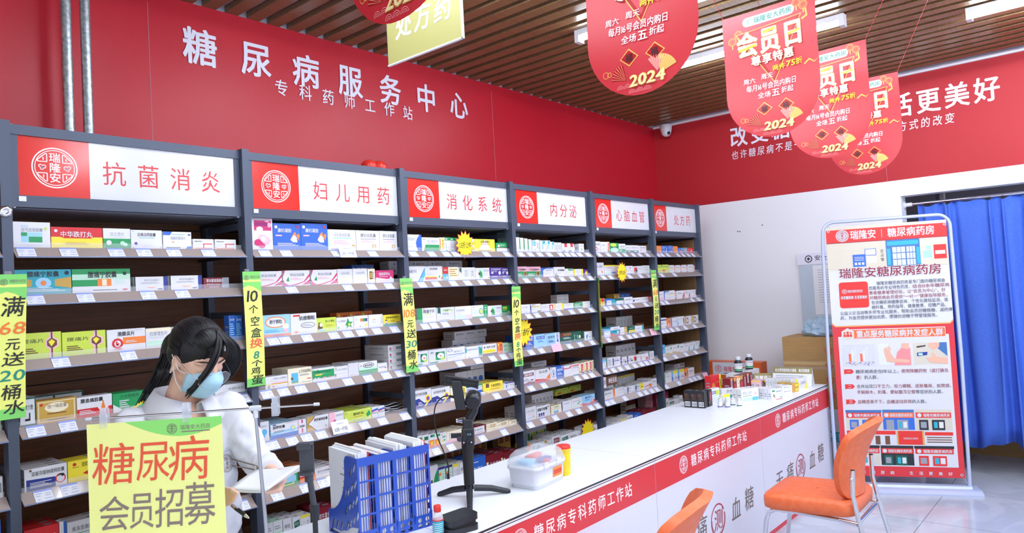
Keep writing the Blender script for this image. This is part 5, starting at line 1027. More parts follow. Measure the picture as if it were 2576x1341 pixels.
part(MB().obox(G(-.025, -.012, .435), RT*.022+V(0, 0, -.002), FW*.009, V(0, 0, .062)+RT*-.008, 'black_plastic'), 'battery_block', t, bevel=.004)
part(MB().tube([G(.0, -.02, .44), G(.012, -.026, .445), G(.022, -.022, .457)], .003, 'chrome', 8), 'lever', t)
cb = [G(-.045, 0, .425), G(-.07, 0, .432), G(-.10, 0, .425), G(-.128, 0, .39), G(-.135, 0, .33), G(-.125, 0, .26), G(-.1, 0, .19), G(-.085, 0, .13), G(-.088, 0, .095)]
sp = []
for i in range(len(cb)-1):
    for k in range(4):
        p0, p1, p2, p3 = cb[max(i-1, 0)], cb[i], cb[i+1], cb[min(i+2, len(cb)-1)]; q = k/4
        sp.append(.5*((2*p1)+(p2-p0)*q+(2*p0-5*p1+4*p2-p3)*q*q+(3*p1-p0-3*p2+p3)*q**3))
sp.append(cb[-1])
part(MB().tube(sp, .0026, 'black_rubber', 8).tube([cb[0], cb[0]+(cb[1]-cb[0])*.8], .0055, 'black_rubber', 10).tube([cb[-1]+V(0, 0, .008), cb[-1]+V(0, 0, -.014)], .006, 'black_rubber', 10), 'cable', t)
# black zip case
t = thing('zip_case', 'black clamshell zip case lying at the counter edge beside the red-capped bottle', 'case', (1.04, -1.06, CT))
q = V(1.04, -1.055, CT); ca, sa = math.cos(-.25), math.sin(-.25)
def rr(hw, hd, r):
    P = []
    for sx, sy, a0 in ((1, 1, 0), (-1, 1, 90), (-1, -1, 180), (1, -1, 270)):
        for k in range(6): a = math.radians(a0+18*k); P.append((sx*(hw-r)+r*math.cos(a), sy*(hd-r)+r*math.sin(a)))
    return P
ex, ey = V(ca, sa, 0), V(-sa, ca, 0)
part(MB().prism(rr(.062, .052, .022), q, ex, ey, (0, 0, .02), 'black_plastic', True), 'lower_shell', t, bevel=.004)
part(MB().prism(rr(.056, .046, .02), q+V(0, 0, .02), ex, ey, (0, 0, .014), 'black_rubber', True), 'gusset', t)
part(MB().prism(rr(.062, .052, .022), q+V(0, 0, .034), (ex+V(0, 0, .08)).normalized(), ey, (0, 0, .02), 'black_plastic', True), 'lid', t, bevel=.005)
x, y = .957, -1.035
t = thing('antiseptic_bottle', 'small clear bottle with red cap and blue label beside the file rack', 'bottle', (x, y, CT))
part(MB().lathe([(.018, 0), (.020, .004), (.020, .062), (.017, .074), (.011, .082), (.011, .088)], (x, y, CT), 'clear_bottle', 24), 'body', t)
part(MB().lathe([(.0125, .084), (.0135, .086), (.0135, .104), (.0125, .107)], (x, y, CT), 'red_plastic', 24), 'cap', t)
mb = MB().lathe([(.0204, .012), (.0204, .054)], (x, y, CT), 'card_t', 24).lathe([(.0207, .054), (.0207, .058)], (x, y, CT), 'card_r', 24)
for k in range(5): mb.lathe([(.0208, .016+.007*k), (.0208, .018+.007*k)], (x, y, CT), 'card_w', 24)
part(mb, 'label', t)
# kit box
bx, by, rz = 1.672, -.918, math.radians(4)
ex, ey = V(math.cos(rz), math.sin(rz), 0), V(-math.sin(rz), math.cos(rz), 0); q = V(bx, by, CT)
t = thing('medicine_kit', 'white plastic medicine kit box with a clear domed lid and orange sticker', 'kit box', (bx, by, CT))
def loft(mb, secs, m, cap=True):
    n_ = len(secs[0][0]); vs = []; fs = []
    for P, z in secs: vs += [q+ex*a+ey*b_+V(0, 0, z) for a, b_ in P]
    for i in range(len(secs)-1):
        for k in range(n_): fs.append((i*n_+k, i*n_+(k+1) % n_, (i+1)*n_+(k+1) % n_, (i+1)*n_+k))
    mb.add(vs, fs, m, True)
    if cap: mb.add(vs[:n_], [tuple(range(n_-1, -1, -1))], m); mb.add(vs[-n_:], [tuple(range(n_))], m)
    return mb
part(loft(MB(), [(rr(.103, .066, .02), 0), (rr(.106, .069, .022), .004), (rr(.114, .078, .024), .082), (rr(.121, .085, .026), .083), (rr(.121, .085, .026), .1), (rr(.117, .081, .024), .1), (rr(.111, .075, .022), .02)], 'white_plastic'), 'body', t)
lid = loft(MB(), [(rr(.121, .085, .026), .101), (rr(.12, .084, .028), .112), (rr(.112, .076, .03), .14), (rr(.095, .06, .03), .158), (rr(.06, .03, .02), .162)], 'clear_plastic', True)
part(lid, 'lid', t)
mb = MB()
for s_ in (-.05, .05): mb.obox(q+ex*s_-ey*.087+V(0, 0, .098), ex*.016, ey*.003, (0, 0, .012), 'white_plastic')
part(mb, 'latch', t)
nf = V(-math.sin(rz), math.cos(rz), 0)
fy = -.0785
st = MB().quad(q+ex*.012+ey*(fy+.004-.0022)+V(0, 0, .03), q+ex*.085+ey*(fy+.004-.0022)+V(0, 0, .03), q+ex*.085+ey*(fy-.0008)+V(0, 0, .074), q+ex*.012+ey*(fy-.0008)+V(0, 0, .074), 'card_o')
up_ = (V(0, 0, .044)-ey*.003).normalized()
st.text('自助测血糖', .004, .01, .069, .034, q+ex*.012+ey*(fy+.0004)+V(0, 0, .03), ex, up_, 'card_r', .01)
part(st, 'sticker', t)
for nm, lb, mb in (('lancet_pack', 'red pack showing through the clear kit lid, toward the yellow tub', MB().obox(q+ex*.02+ey*.03+V(0, 0, .112), ex*.05, ey*.012, (0, 0, .012), 'red_plastic')),
                   ('tape_roll', 'round grey tape roll inside the clear lidded kit', MB().lathe([(.02, 0), (.024, .002), (.024, .016), (.02, .018)], q+ex*.07-ey*.02+V(0, 0, .1), 'card_i', 20)),
                   ('glucose_meter', 'dark blue meter inside the clear lidded kit', MB().obox(q+ex*.01-ey*.03+V(0, 0, .108), ex*.045, ey*.016, (0, 0, .008), 'card_d')),
                   ('swab_pack', 'pale blue swab pack inside the clear lidded kit', MB().obox(q-ex*.06+ey*.01+V(0, 0, .106), ex*.035, ey*.03, (0, 0, .01), 'card_c')),
                   ('cotton_pack', 'small red capped tube inside the kit near its front', MB().obox(q-ex*.0-ey*.055+V(0, 0, .106), ex*.02, ey*.008, (0, 0, .008), 'card_r'))):
    zmin = min(p[2] for p in mb.v); sft = CT+.0205-zmin if nm in () else 0
    tag(mb.build(nm, bevel=.003, loc=(bx, by, CT+.1)), lb, 'kit item', 'things inside the kit box')
part(MB().prism(rr(.112, .076, .022), q+V(0, 0, .094), ex, ey, (0, 0, .004), 'white_plastic', True), 'tray', t)
x, y = 1.85, -.935
t = thing('sharps_container', 'yellow sharps tub with a red lid behind the medicine kit', 'container', (x, y, CT))
part(MB().lathe([(.028, 0), (.030, .003), (.034, .1), (.034, .112), (.037, .113), (.037, .122)], (x, y, CT), 'yellow_plastic', 28), 'body', t)
part(MB().lathe([(.0355, .122), (.0355, .132), (.032, .136), (.02, .137)], (x, y, CT), 'red_plastic', 28), 'lid', t)
mb = MB(); mb.flat([(-1, .03), (1, .03), (1, .085), (-1, .085)], (0, 0, 0), X1, Z1, 'card_y')
for k in range(5): mb.flat([(-.7, .036+.009*k), (.6, .036+.009*k), (.6, .040+.009*k), (-.7, .040+.009*k)], (0, -.01, 0), X1, Z1, 'card_h')
mb2 = MB()
for k in range(5):
    z = .036+.009*k; rr0 = .0302+.004*z/.1
    mb2.ring((0, 0), .0306+.004*z/.1, .0312+.004*z/.1, (x, y, CT+z), X1, Y1, 'card_n', 12, -2.3, -1.2)
part(mb2, 'label_print', t)

# ---------------------------------------------------------------- things on the far counter end
def carton_on(key, x, y, z, w, h, d, rz, label, group=None, cat='medicine box'):
    o = cuboid(key, w, h, d).build('medicine_box'); o.location = (x, y, z); o.rotation_euler = (0, 0, rz)
    return tag(o, label, cat, group)
def newdes(k, d, base, el): DESIGN[k] = (d, base, el)
newdes('blk', 'black', 'k', 'R 12 8 88 36 w;R 18 12 22 32 k;R 26 12 30 32 k;R 36 12 38 32 k;R 44 12 50 32 k;R 56 12 58 32 k;R 64 12 70 32 k;R 76 12 82 32 k;L 14 44 84 84 6 n;R 10 70 40 80 n')
newdes('blr', 'black', 'k', 'R 40 30 66 86 r;T 46 34 60 82 w 养;R 10 20 30 30 h')
for i in range(3):
    o = carton_on('blk', 3.675, -.631-.050*i, CT, .048, .114, .06, -PI/2+.1, 'black box with a barcode, %s of the front three' % ['nearest the shelves', 'middle one', 'nearest the white pill bottles'][i], 'black boxes on the counter')
    mb = MB()
carton_on('blr', 3.775, -.752, CT, .058, .114, .05, .06, 'black box with a red label, behind the three barcoded black boxes', 'black boxes on the counter')
newdes('pgw', '', 'w', 'R 0 66 60 86 u;T 6 68 56 84 w 葡萄籽 B;R 60 56 100 86 l;R 0 52 100 58 s;L 8 12 70 44 4 i;C 84 24 8 g')
carton_on('pgw', 3.87, -.742, CT, .125, .106, .04, -.06, 'white box with purple and green band beside the black boxes')
newdes('wlp', '', 'w', 'T 40 60 96 88 k 灵片;R 50 6 90 40 t;L 10 20 46 50 3 i')
carton_on('wlp', 4.075, -.74, CT, .105, .078, .04, -.45, 'white box with a teal patch behind the small pill bottles')
newdes('ysm', '', 'a', 'R 0 64 100 100 y;R 20 30 70 44 g;L 10 12 80 24 1 e')
carton_on('ysm', 3.95, -.79, CT, .065, .058, .03, -.35, 'small cream box with yellow top behind the pill bottle cluster')
newdes('hls', '', 'w', 'R 0 88 100 100 a;T 8 58 62 82 e 黄连上清片;R 4 6 62 32 s;R 62 6 98 32 j;L 8 44 60 50 1 g;P 70,50 80,70 90,52 p')
for j in range(2): carton_on('hls', 4.05+.017*j, -.918+.044*j, CT, .166, .09, .042, -.36, ['yellow-topped white box with green and blue footer on the far counter end', 'second yellow-topped white box, right behind its twin'][j], 'twin yellow-topped boxes')
newdes('wlv', '', 'w', 'R 8 76 34 90 g;P 12,30 22,62 30,34 g;P 24,20 36,50 32,20 r;T 42 66 92 84 e 维康;R 40 0 100 5 r;R 80 14 94 24 t')
for j in range(4): carton_on('wlv', 4.19+.012*j, -1.052+.034*j, CT, .108, .076, .032, -.34, 'white box with green leaf emblem, %s of four at the counter edge' % ['front one', 'second', 'third', 'rear one'][j], 'white boxes with leaf emblem')
for j in range(2): carton_on('wpl', 4.452, -1.03, CT+.031*j, .09, .03, .10, -.5, 'flat white box, %s of two between the leaf boxes and gold boxes' % ['lower', 'upper'][j], 'pair of flat white boxes')
newdes('gol', '', 'h', 'C 30 50 26 o;R 50 30 90 70 y')
for j in range(2): carton_on('gol', 4.565, -1.05, CT+.033*j, .075, .032, .13, -.3, 'small gold box, %s of two near the white tent sign' % ['lower', 'upper'][j], 'pair of gold boxes')
newdes('ylw', '', 'w', 'P 0,0 0,100 14,100 40,40 10,0 y;P 100,0 100,60 70,0 y;C 22 74 10 c;T 36 44 88 70 e 口服液;L 36 20 80 34 2 i')
carton_on('ylw', 4.69, -1.052, CT, .18, .088, .04, -.12, 'white box with yellow curves at the edge before the white tent sign')
for j in range(8): carton_on('wgl', 4.69, -.79-.027*j, CT, .026, .07, .08, -PI/2, 'narrow white carton, %s along the row before the white tent sign' % ORD[j+1], 'row of narrow white cartons')
newdes('pne', '', 'p', 'R 8 14 80 64 w;R 14 20 18 58 k;R 24 20 30 58 k;R 36 20 38 58 k;R 46 20 54 58 k;R 62 20 66 58 k;R 0 86 100 100 y')
newdes('pnf', '', 'n', 'R 0 84 100 100 y;P 0,20 20,84 50,84 50,40 g;E 56 36 20 26 a;R 70 10 84 70 l;R 88 0 100 100 u')
for j in range(3): carton_on('pne', 4.665, -.645-.042*j, CT, .04, .055, .1, -PI/2+.08, 'small pink-ended box with yellow top, %s of three on the far counter end' % ORD[j+1], 'pink-ended boxes')
carton_on('pnf', 4.74, -.79, CT, .118, .056, .012, -.4, 'green, brown and purple printed box face beside the pink-ended boxes')
carton_on('wpl', 4.20, -.60, CT, .28, .038, .09, 0, 'flat white carton under the yellow and red box')
newdes('yrd', '', 'r', 'R 82 0 100 100 y;T 85 16 97 86 k 丸;C 22 30 24 h;C 22 30 17 r;C 22 30 12 o;T 44 48 78 64 h Figus')
carton_on('yrd', 4.22, -.59, CT+.038, .17, .112, .05, 0, 'yellow-sided red box with a gold seal standing on the flat white carton')
newdes('mr1', '', 'v', 'R 20 40 66 92 w;R 26 46 32 86 k;R 38 46 42 86 k;R 48 46 56 86 k;R 0 92 100 100 o')
newdes('mr2', '', 'v', 'R 10 74 80 94 h;R 14 14 70 60 r;R 0 94 100 100 o')
newdes('mr3', '', 'a', 'R 0 88 100 100 o;E 50 66 26 16 k;E 50 66 22 13 a;L 20 10 80 40 3 h;R 78 10 100 70 v')
newdes('mr4', '', 'v', 'T 30 10 70 92 w 肺;R 0 92 100 100 n')
for j, (k_, w_) in enumerate((('mr1', .05), ('mr2', .055), ('mr3', .07), ('mr2', .06), ('mr4', .05), ('mr1', .05), ('mr4', .045))):
    carton_on(k_, 4.31+.0605*j, -.672, CT, w_, .118, .06, 0, 'dark red tonic box, %s along the row behind the pill bottles' % ORD[j+1] if k_ != 'mr3' else 'cream and dark red tonic box with an oval, third along the row', 'dark red tonic boxes in a row')
o = cuboid('wpl', .42, .112, .1).build('display_carton'); o.location = (4.79, -.606, CT); tag(o, 'long white carton at the back, with two dark bottles standing on it', 'carton')
for i, (x, y) in enumerate(((4.71, -.555), (4.93, -.553))):
    pill_bottle(x, y, CT+.1125, .031, .124, 'dark supplement bottle with white cap, %s' % ('the one nearer the shelves' if i == 0 else 'the one nearer the tent signs'), 'dark bottles on the long white carton', 'black_plastic', 'card_w', 'card_g', 'white_plastic', '叶酸片')
for i, (x, y) in enumerate(((3.742, -.835), (3.757, -.882), (3.797, -.862), (3.80, -.815), (3.842, -.835), (3.845, -.88), (3.83, -.932))):
    pill_bottle(x, y, CT, .0165, .056, 'tiny white pill bottle, %s' % (ORD[i+1]+' of the cluster of six' if i < 6 else 'the one standing apart from the cluster of six'), 'tiny white pill bottles on the counter', stripe='card_u' if i < 3 else 'card_q')
def tent(x, y, w, h, lean, rz, label, hm, title, hfrac, body):
    t_ = thing('tent_sign', label, 'tent sign', (x, y, CT), None)
    ex_ = V(math.cos(rz), math.sin(rz), 0); bk = V(-math.sin(rz), math.cos(rz), 0); ey_ = (Z1+bk*lean).normalized()
    O_ = V(x, y, CT)-ex_*w/2
    mb_ = MB().prism([(0, 0), (w, 0), (w, h), (0, h)], O_, ex_, ey_, bk*.0015, 'paper')
    mb_.flat([(0, h*(1-hfrac)), (w, h*(1-hfrac)), (w, h), (0, h)], O_-bk*.0004, ex_, ey_, hm)
    mb_.text(title, w*.06, h*(1-hfrac*.8), w*.94, h*(1-hfrac*.2), O_-bk*.0009, ex_, ey_, 'white_ink', .012)
    for k_ in range(body): mb_.flat([(w*.08, h*(.52-.1*k_)), (w*(.8-.2*k_), h*(.52-.1*k_)), (w*(.8-.2*k_), h*(.55-.1*k_)), (w*.08, h*(.55-.1*k_))], O_-bk*.0004, ex_, ey_, 'card_e')
    part(mb_, 'front_leaf', t_)
    O2_ = O_+bk*2*h*lean/math.sqrt(1+lean*lean); ey2 = (Z1-bk*lean).normalized()
    part(MB().prism([(0, 0), (w, 0), (w, h), (0, h)], O2_, ex_, ey2, bk*.0015, 'paper'), 'back_leaf', t_)
tent(4.865, -.915, .30, .145, .32, -PI/2+.06, 'white folded tent sign with gold header 处方药凭医师处方销售 at the counter end', 'card_gold_dark', '处方药凭医师处方销售、购买和使用', .34, 2)
tent(4.845, -.70, .15, .10, .6, -PI/2+.35, 'small gold folded tent sign 温馨提示 between the bottles and white sign', 'card_gold_dark', '温馨提示', .95, 0)

# ================================================================ right-hand side: banner stand, cartons, notice board, curtain
A0 = V(4.9628, -1.1772, 0); SE = V(.39594, -.91828, 0); SN = V(-.91828, -.39594, 0)
t = thing('banner_stand', 'pale grey tubular banner stand on a flat foot at the counter end', 'stand', tuple(A0+SE*.446))
pr = [(-.12, 0), (.12, 0), (.12, .012), (.085, .03), (.07, .034), (-.07, .034), (-.085, .03), (-.12, .012)]
part(MB().prism(pr, A0-SE*.06, SN, Z1, SE*1.01, 'powder_grey').prism([(-.04, .034), (.04, .034), (.03, .05), (-.03, .05)], A0-SE*.0, SN, Z1, SE*.9, 'powder_grey'), 'base', t)
pts = [A0+Z1*.04, A0+Z1*1.0, A0+SE*.012+Z1*1.86]
rad = .085; wd_ = .872; zt = 2.05
for k in range(9): a = PI-PI/2*k/8; pts.append(A0+SE*(.018+rad+rad*math.cos(a))+Z1*(zt-rad+rad*math.sin(a)))
for k in range(9): a = PI/2-PI/2*k/8; pts.append(A0+SE*(.018+wd_-rad+rad*math.cos(a))+Z1*(zt-rad+rad*math.sin(a)))
pts += [A0+SE*.9+Z1*1.0, A0+SE*.893+Z1*.04]
part(MB().tube(pts, .0125, 'powder_grey', 14), 'frame_tube', t)
mb = MB()
for a, c in ((V(.075, 2.0, 0), V(.05, 2.035, 0)), (V(.855, 2.0, 0), V(.86, 2.045, 0)), (V(.08, .112, 0), V(.02, .045, 0)), (V(.855, .112, 0), V(.885, .05, 0))):
    mb.tube([A0+SE*a.x+Z1*a.y+SN*.004, A0+SE*c.x+Z1*c.y+SN*.004], .002, 'chrome', 6)
part(mb, 'hook', t)
BO = A0+SE*.04+Z1*.105+SN*.006; BW, BH = .825, 1.905
mb = MB()
def BR(x0, y0, x1, y1, m, k=1): mb.flat([(x0*BW, y0*BH), (x1*BW, y0*BH), (x1*BW, y1*BH), (x0*BW, y1*BH)], BO+SN*(.0007*k), SE, Z1, m)
def BT(s_, x0, y0, x1, y1, m, k=6, bold=0, sl_=0): mb.text(s_, x0*BW, y0*BH, x1*BW, y1*BH, BO+SN*(.0007*k), SE, Z1, m, bold, sl_)
mb.prism([(0, 0), (BW, 0), (BW, BH), (0, BH)], BO, SE, Z1, SN*-.001, 'band_red')
mat('ban_cream', '#ccc4b2', .3); mat('ban_white', '#cdced4', .3); mat('ban_red', '#d8322e', .3); mat('ban_blue', '#3f6ea8', .35); mat('ban_grey', '#c9c2b4', .4); mat('ban_orange', '#ef6a3a', .3); mat('ink_slate', '#343d49', .5); mat('ink_crimson', '#84182f', .5); mat('flesh', '#dba993', .5); mat('sky_lilac', '#c5c8ec', .4)
BR(0, .825, 1, 1, 'ban_cream'); BR(0, .612, 1, .826, 'ban_white')
mb.flat([(0, .612*BH), (.03*BW, .6*BH), (.97*BW, .6*BH), (BW, .612*BH)], BO+SN*.0007, SE, Z1, 'ban_white')
mb.flat([(0, .606*BH), (.03*BW, .596*BH), (.97*BW, .596*BH), (BW, .606*BH), (BW, .609*BH), (.97*BW, .599*BH), (.03*BW, .599*BH), (0, .609*BH)], BO+SN*.0014, SE, Z1, 'gold_ink')
for x in (.10, .2, .3, .4, .82, .92): BR(x, .83, x+.003, .935, 'ban_grey', 2)
for y in (.862, .9): BR(0, y, 1, y+.0012, 'ban_grey', 2)
BR(.0, .936, 1.0, .988, 'ban_red', 3); BR(0, .934, 1, .937, 'ink_red', 4)
mb.disc((.139*BW, .963*BH), 0.046, BO+SN*.0028, SE, Z1, 'ban_white', 30); emblem(mb, (.139*BW, .963*BH), .041, BO+SN*.0035, SE, Z1, 'ink_red')
BT('瑞隆安', .205, .945, .425, .983, 'ban_white', 5, .022); BR(.47, .948, .473, .98, 'ban_white', 5); BT('糖尿病药房', .518, .945, .905, .983, 'ban_white', 5, .022)
BR(.498, .83, .776, .934, 'ban_blue', 3); BR(.55, .832, .655, .905, 'sky_lilac', 4); BR(.665, .832, .735, .905, 'sky_lilac', 4)
for x in (.583, .618, .687, .712): BR(x, .832, x+.004, .905, 'ban_blue', 5)
for y in (.855, .88): BR(.55, y, .735, y+.003, 'ban_blue', 5)
for x in (.505, .745): BR(x, .835, x+.028, .9, 'card_t', 4)
BR(.51, .912, .765, .928, 'card_t', 4)
BR(.44, .83, .487, .925, 'ban_cream', 4); BT('定', .448, .885, .48, .9, 'ink_slate'); BT('点', .448, .868, .48, .883, 'ink_slate'); BT('零', .448, .851, .48, .866, 'ink_slate')
BR(.215, .835, .325, .884, 'card_b', 3); BR(.32, .878, .415, .905, 'card_b', 3); BR(.325, .880, .41, .903, 'ban_white', 4); BR(.335, .848, .415, .874, 'ban_white', 3)
for k in range(3): BR(.23+.03*k, .842, .25+.03*k, .852, 'ban_white', 5); BR(.23, .86+.006*k, .31, .862+.006*k, 'ban_white', 5)
BR(.80, .855, .87, .885, 'card_c', 3); BR(.825, .89, .865, .903, 'card_c', 3); BR(.885, .85, .985, .905, 'ban_red', 3); BR(.895, .868, .975, .882, 'ban_white', 4)
BT('瑞隆安糖尿病药房', .088, .790, .938, .833, 'ban_white', 6, .045); BT('瑞隆安糖尿病药房', .088, .790, .938, .833, 'ink_crimson', 7, .012)
def para(lines, ch):
    for y, x0, segs in lines:
        x = x0
        for s_, m_ in segs:
            BT(s_, x, y, x+ch*len(s_), y+.0165, m_, 6); x += ch*len(s_)
GY, CR = 'ink_slate', 'ink_crimson'
c1 = .0345
para([(.757, .398, [('瑞隆安糖尿病药房是专门面向糖尿病会'[:17], GY)]), (.7385, .33, [('员服务的专业特色药房，', GY), ('结合13余年糖尿病', CR)]), (.7195, .33, [('患者健康管理经验，以“会员为中心”，针', CR)]),
      (.7, .33, [('对糖尿病会员提供“一对一”健康指导服务，', CR)]), (.681, .345, [('包含糖尿病健康咨询、个性化建档监测、疾', GY)]), (.662, .345, [('病科普、用药指导、健康教育、控糖产品、', GY)])], c1*.955)
para([(.6425, .075, [('公益义诊活动等多项专业化服务，帮助会员控糖稳糖、减药停', GY)]), (.623, .075, [('药，为会员提供更加优质、便捷的逆糖干预管理服务。', GY)])], .0342)
mb.flat([(x*BW/.825*.825, y) for x, y in []] or rr(.1235*BW, .052*BH, .02), BO+SE*(.2035*BW)+Z1*(.723*BH)+SN*.0025, SE, Z1, 'ban_red')
emblem(mb, (.125*BW, .738*BH), .012*BH*.8, BO+SN*.004, SE, Z1, 'ban_white'); BT('瑞隆安糖尿病药房', .15, .732, .28, .744, 'ban_white', 6, .01); BT('改变糖尿病 生活更美好', .09, .706, .315, .72, 'ban_white', 6, .03)
# lower red part
BR(.045, .04, .955, .556, 'ban_white', 2)
mb.prism([(.14*BW, .545*BH), (.93*BW, .545*BH), (.93*BW, .585*BH), (.14*BW, .585*BH)], BO+SN*.002, SE, Z1, SN*.0006, 'ban_white')
BR(.145, .548, .926, .582, 'ban_orange', 4); BT('重点服务糖尿病并发症人群', .20, .55, .91, .58, 'ban_white', 6, .03)
mb.flat([(.128*BW+.05*math.cos(PI/6+PI/3*k), .564*BH+.05*math.sin(PI/6+PI/3*k)) for k in range(6)], BO+SN*.0035, SE, Z1, 'ban_white'); mb.flat([(.128*BW+.042*math.cos(PI/6+PI/3*k), .564*BH+.042*math.sin(PI/6+PI/3*k)) for k in range(6)], BO+SN*.0042, SE, Z1, 'ban_cream')
for dx, r_ in ((-.022, .006), (0, .009), (.022, .006)):
    mb.disc((.128*BW+dx, .564*BH+.012+r_*.3), r_, BO+SN*.005, SE, Z1, 'ban_red', 14); mb.flat([(.128*BW+dx-r_*1.4, .564*BH-.016), (.128*BW+dx+r_*1.4, .564*BH-.016), (.128*BW+dx+r_, .564*BH+.004), (.128*BW+dx-r_, .564*BH+.004)], BO+SN*.005, SE, Z1, 'ban_red')
BR(.07, .437, .345, .523, 'sky_lilac', 3); BR(.373, .438, .638, .524, 'ban_white', 3); BR(.662, .439, .932, .524, 'ban_grey', 3)
for k in range(9): x = .10+.024*k; hh = .02+.012*((k*5) % 4); BR(x, .455, x+.02, .455+hh, ['ban_white', 'ban_orange', 'card_i', 'ban_white'][k % 4], 4); BR(x+.003, .455+hh, x+.017, .461+hh, 'ban_white', 4)
for k in range(60): x, y = RND.uniform(.075, .335), RND.uniform(.439, .455); BR(x, y, x+.008, y+.002, ['card_r', 'card_y', 'card_w', 'card_g', 'card_n', 'card_b'][k % 6], 5)
BR(.373, .438, .46, .524, 'card_i', 4); mb.flat([(.50*BW, .438*BH), (.638*BW, .438*BH), (.638*BW, .505*BH), (.58*BW, .512*BH), (.53*BW, .49*BH)], BO+SN*.0035, SE, Z1, 'flag_pink')
mb.flat([(.44*BW, .452*BH), (.62*BW, .447*BH), (.63*BW, .458*BH), (.5*BW, .466*BH), (.46*BW, .5*BH), (.42*BW, .505*BH), (.425*BW, .48*BH)], BO+SN*.0042, SE, Z1, 'flesh')
for k in range(4): mb.flat([((.42+.013*k)*BW, .488*BH), ((.43+.013*k)*BW, .488*BH), ((.44+.014*k)*BW, (.508+.003*(k % 3))*BH), ((.433+.014*k)*BW, (.51+.003*(k % 3))*BH)], BO+SN*.0045, SE, Z1, 'flesh')
mb.flat([(.565*BW, .505*BH), (.625*BW, .5*BH), (.63*BW, .524*BH), (.57*BW, .524*BH)], BO+SN*.0042, SE, Z1, 'flesh')
mb.flat([(.86*BW, .5*BH), (.932*BW, .47*BH), (.932*BW, .524*BH), (.875*BW, .524*BH)], BO+SN*.0028, SE, Z1, 'ban_blue')
mb.flat([(.785*BW, .51*BH), (.82*BW, .494*BH), (.87*BW, .506*BH), (.875*BW, .524*BH), (.79*BW, .524*BH)], BO+SN*.0035, SE, Z1, 'flesh')
mb.flat([(.76*BW, .465*BH), (.79*BW, .447*BH), (.932*BW, .44*BH), (.932*BW, .462*BH), (.84*BW, .47*BH), (.825*BW, .485*BH), (.81*BW, .484*BH), (.81*BW, .468*BH)], BO+SN*.0035, SE, Z1, 'flesh')
mb.flat([(.69*BW, .472*BH), (.77*BW, .476*BH), (.775*BW, .488*BH), (.69*BW, .486*BH)], BO+SN*.004, SE, Z1, 'card_d'); BR(.70, .475, .735, .484, 'card_c', 7); mb.flat([(.69*BW, .505*BH), (.76*BW, .51*BH), (.765*BW, .515*BH), (.69*BW, .511*BH)], BO+SN*.004, SE, Z1, 'edge_dark')
for y, n_ in ((.407, '一'), (.347, '二'), (.286, '三')):
    mb.flat([(.085*BW, y*BH), (.14*BW, y*BH), (.158*BW, (y+.009)*BH), (.14*BW, (y+.018)*BH), (.075*BW, (y+.018)*BH), (.075*BW, (y-.003)*BH)], BO+SN*.003, SE, Z1, 'ban_red'); BT(n_, .098, y+.002, .132, y+.016, 'ban_white', 6, .02)
c2 = .0345
para([(.407, .172, [('糖尿病病史在1年以上，', GY), ('使用降糖药物（或打胰岛', CR)]), (.384, .172, [('素）', CR), ('的人群。', GY)]), (.348, .172, [('合并出现', GY), ('口干乏力、视力模糊、皮肤瘙痒、蚁爬感、', CR)]),
      (.325, .172, [('手脚麻木、刺痛、便秘腹泻交替', CR), ('等症状的人群。', GY)]), (.287, .172, [('血糖居高不下，血糖波动异常', CR), ('的人群。', GY)])], c2)
def shopfront(x0, y0, x1, y1, sky, board, wall, dark, k=3):
    BR(x0, y0, x1, y1, wall, k); h_ = y1-y0; w_ = x1-x0
    BR(x0, y1-h_*.14, x1, y1, sky, k+1); BR(x0+w_*.02, y1-h_*.40, x1-w_*.02, y1-h_*.14, board, k+2)
    mb.disc(((x0+w_*.12)*BW, (y1-h_*.27)*BH), h_*.10*BH, BO+SN*(.0007*(k+3)), SE, Z1, 'ban_white', 14)
    BT('瑞隆安|糖尿病药房', x0+w_*.22, y1-h_*.36, x1-w_*.05, y1-h_*.18, 'ban_white', k+3, .02)
    BR(x0+w_*.1, y0, x0+w_*.35, y1-h_*.5, dark, k+2); BR(x0+w_*.45, y0, x0+w_*.8, y1-h_*.5, dark, k+2)
    BR(x0+w_*.14, y0+h_*.1, x0+w_*.3, y1-h_*.6, 'card_e', k+3); BR(x0+w_*.5, y0+h_*.1, x0+w_*.6, y1-h_*.6, 'card_t', k+3); BR(x0+w_*.64, y0+h_*.1, x0+w_*.76, y1-h_*.6, 'card_i', k+3)
shopfront(.063, .184, .365, .262, 'ban_blue', 'ban_red', 'ban_cream', 'card_b'); shopfront(.372, .184, .63, .263, 'ban_blue', 'ban_orange', 'card_b', 'card_e'); shopfront(.637, .184, .93, .263, 'ban_cream', 'ban_red', 'ban_grey', 'edge_dark')
BR(.063, .126, .47, .18, 'ban_white', 3); BR(.063, .165, .47, .18, 'ban_red', 4)
for x in (.1, .2, .3, .38): BR(x, .126, x+.04, .16, 'card_n', 4)
BR(.477, .126, .70, .18, 'ban_red', 3); BR(.477, .126, .49, .18, 'card_h', 4); BR(.685, .126, .70, .18, 'card_h', 4); BT('改变糖尿病生活更美好', .53, .146, .65, .155, 'ban_white', 5)
BR(.707, .126, .93, .18, 'ban_white', 3); BR(.707, .163, .93, .176, 'ban_red', 4)
for k in range(3): BR(.72, .135+.009*k, .92, .139+.009*k, 'card_n', 4)
shopfront(.063, .045, .33, .122, 'edge_dark', 'ban_red', 'ban_grey', 'card_i'); shopfront(.337, .045, .605, .122, 'edge_dark', 'ban_red', 'edge_dark', 'card_q'); shopfront(.612, .045, .93, .122, 'edge_dark', 'ban_red', 'ban_white', 'ban_red')
mb.spread('改变糖尿病 生活更美好', .09*BW, .008*BH, .026*BW*1.3, .078*BW, BO+SN*.002, SE, Z1, 'ban_white', .02)
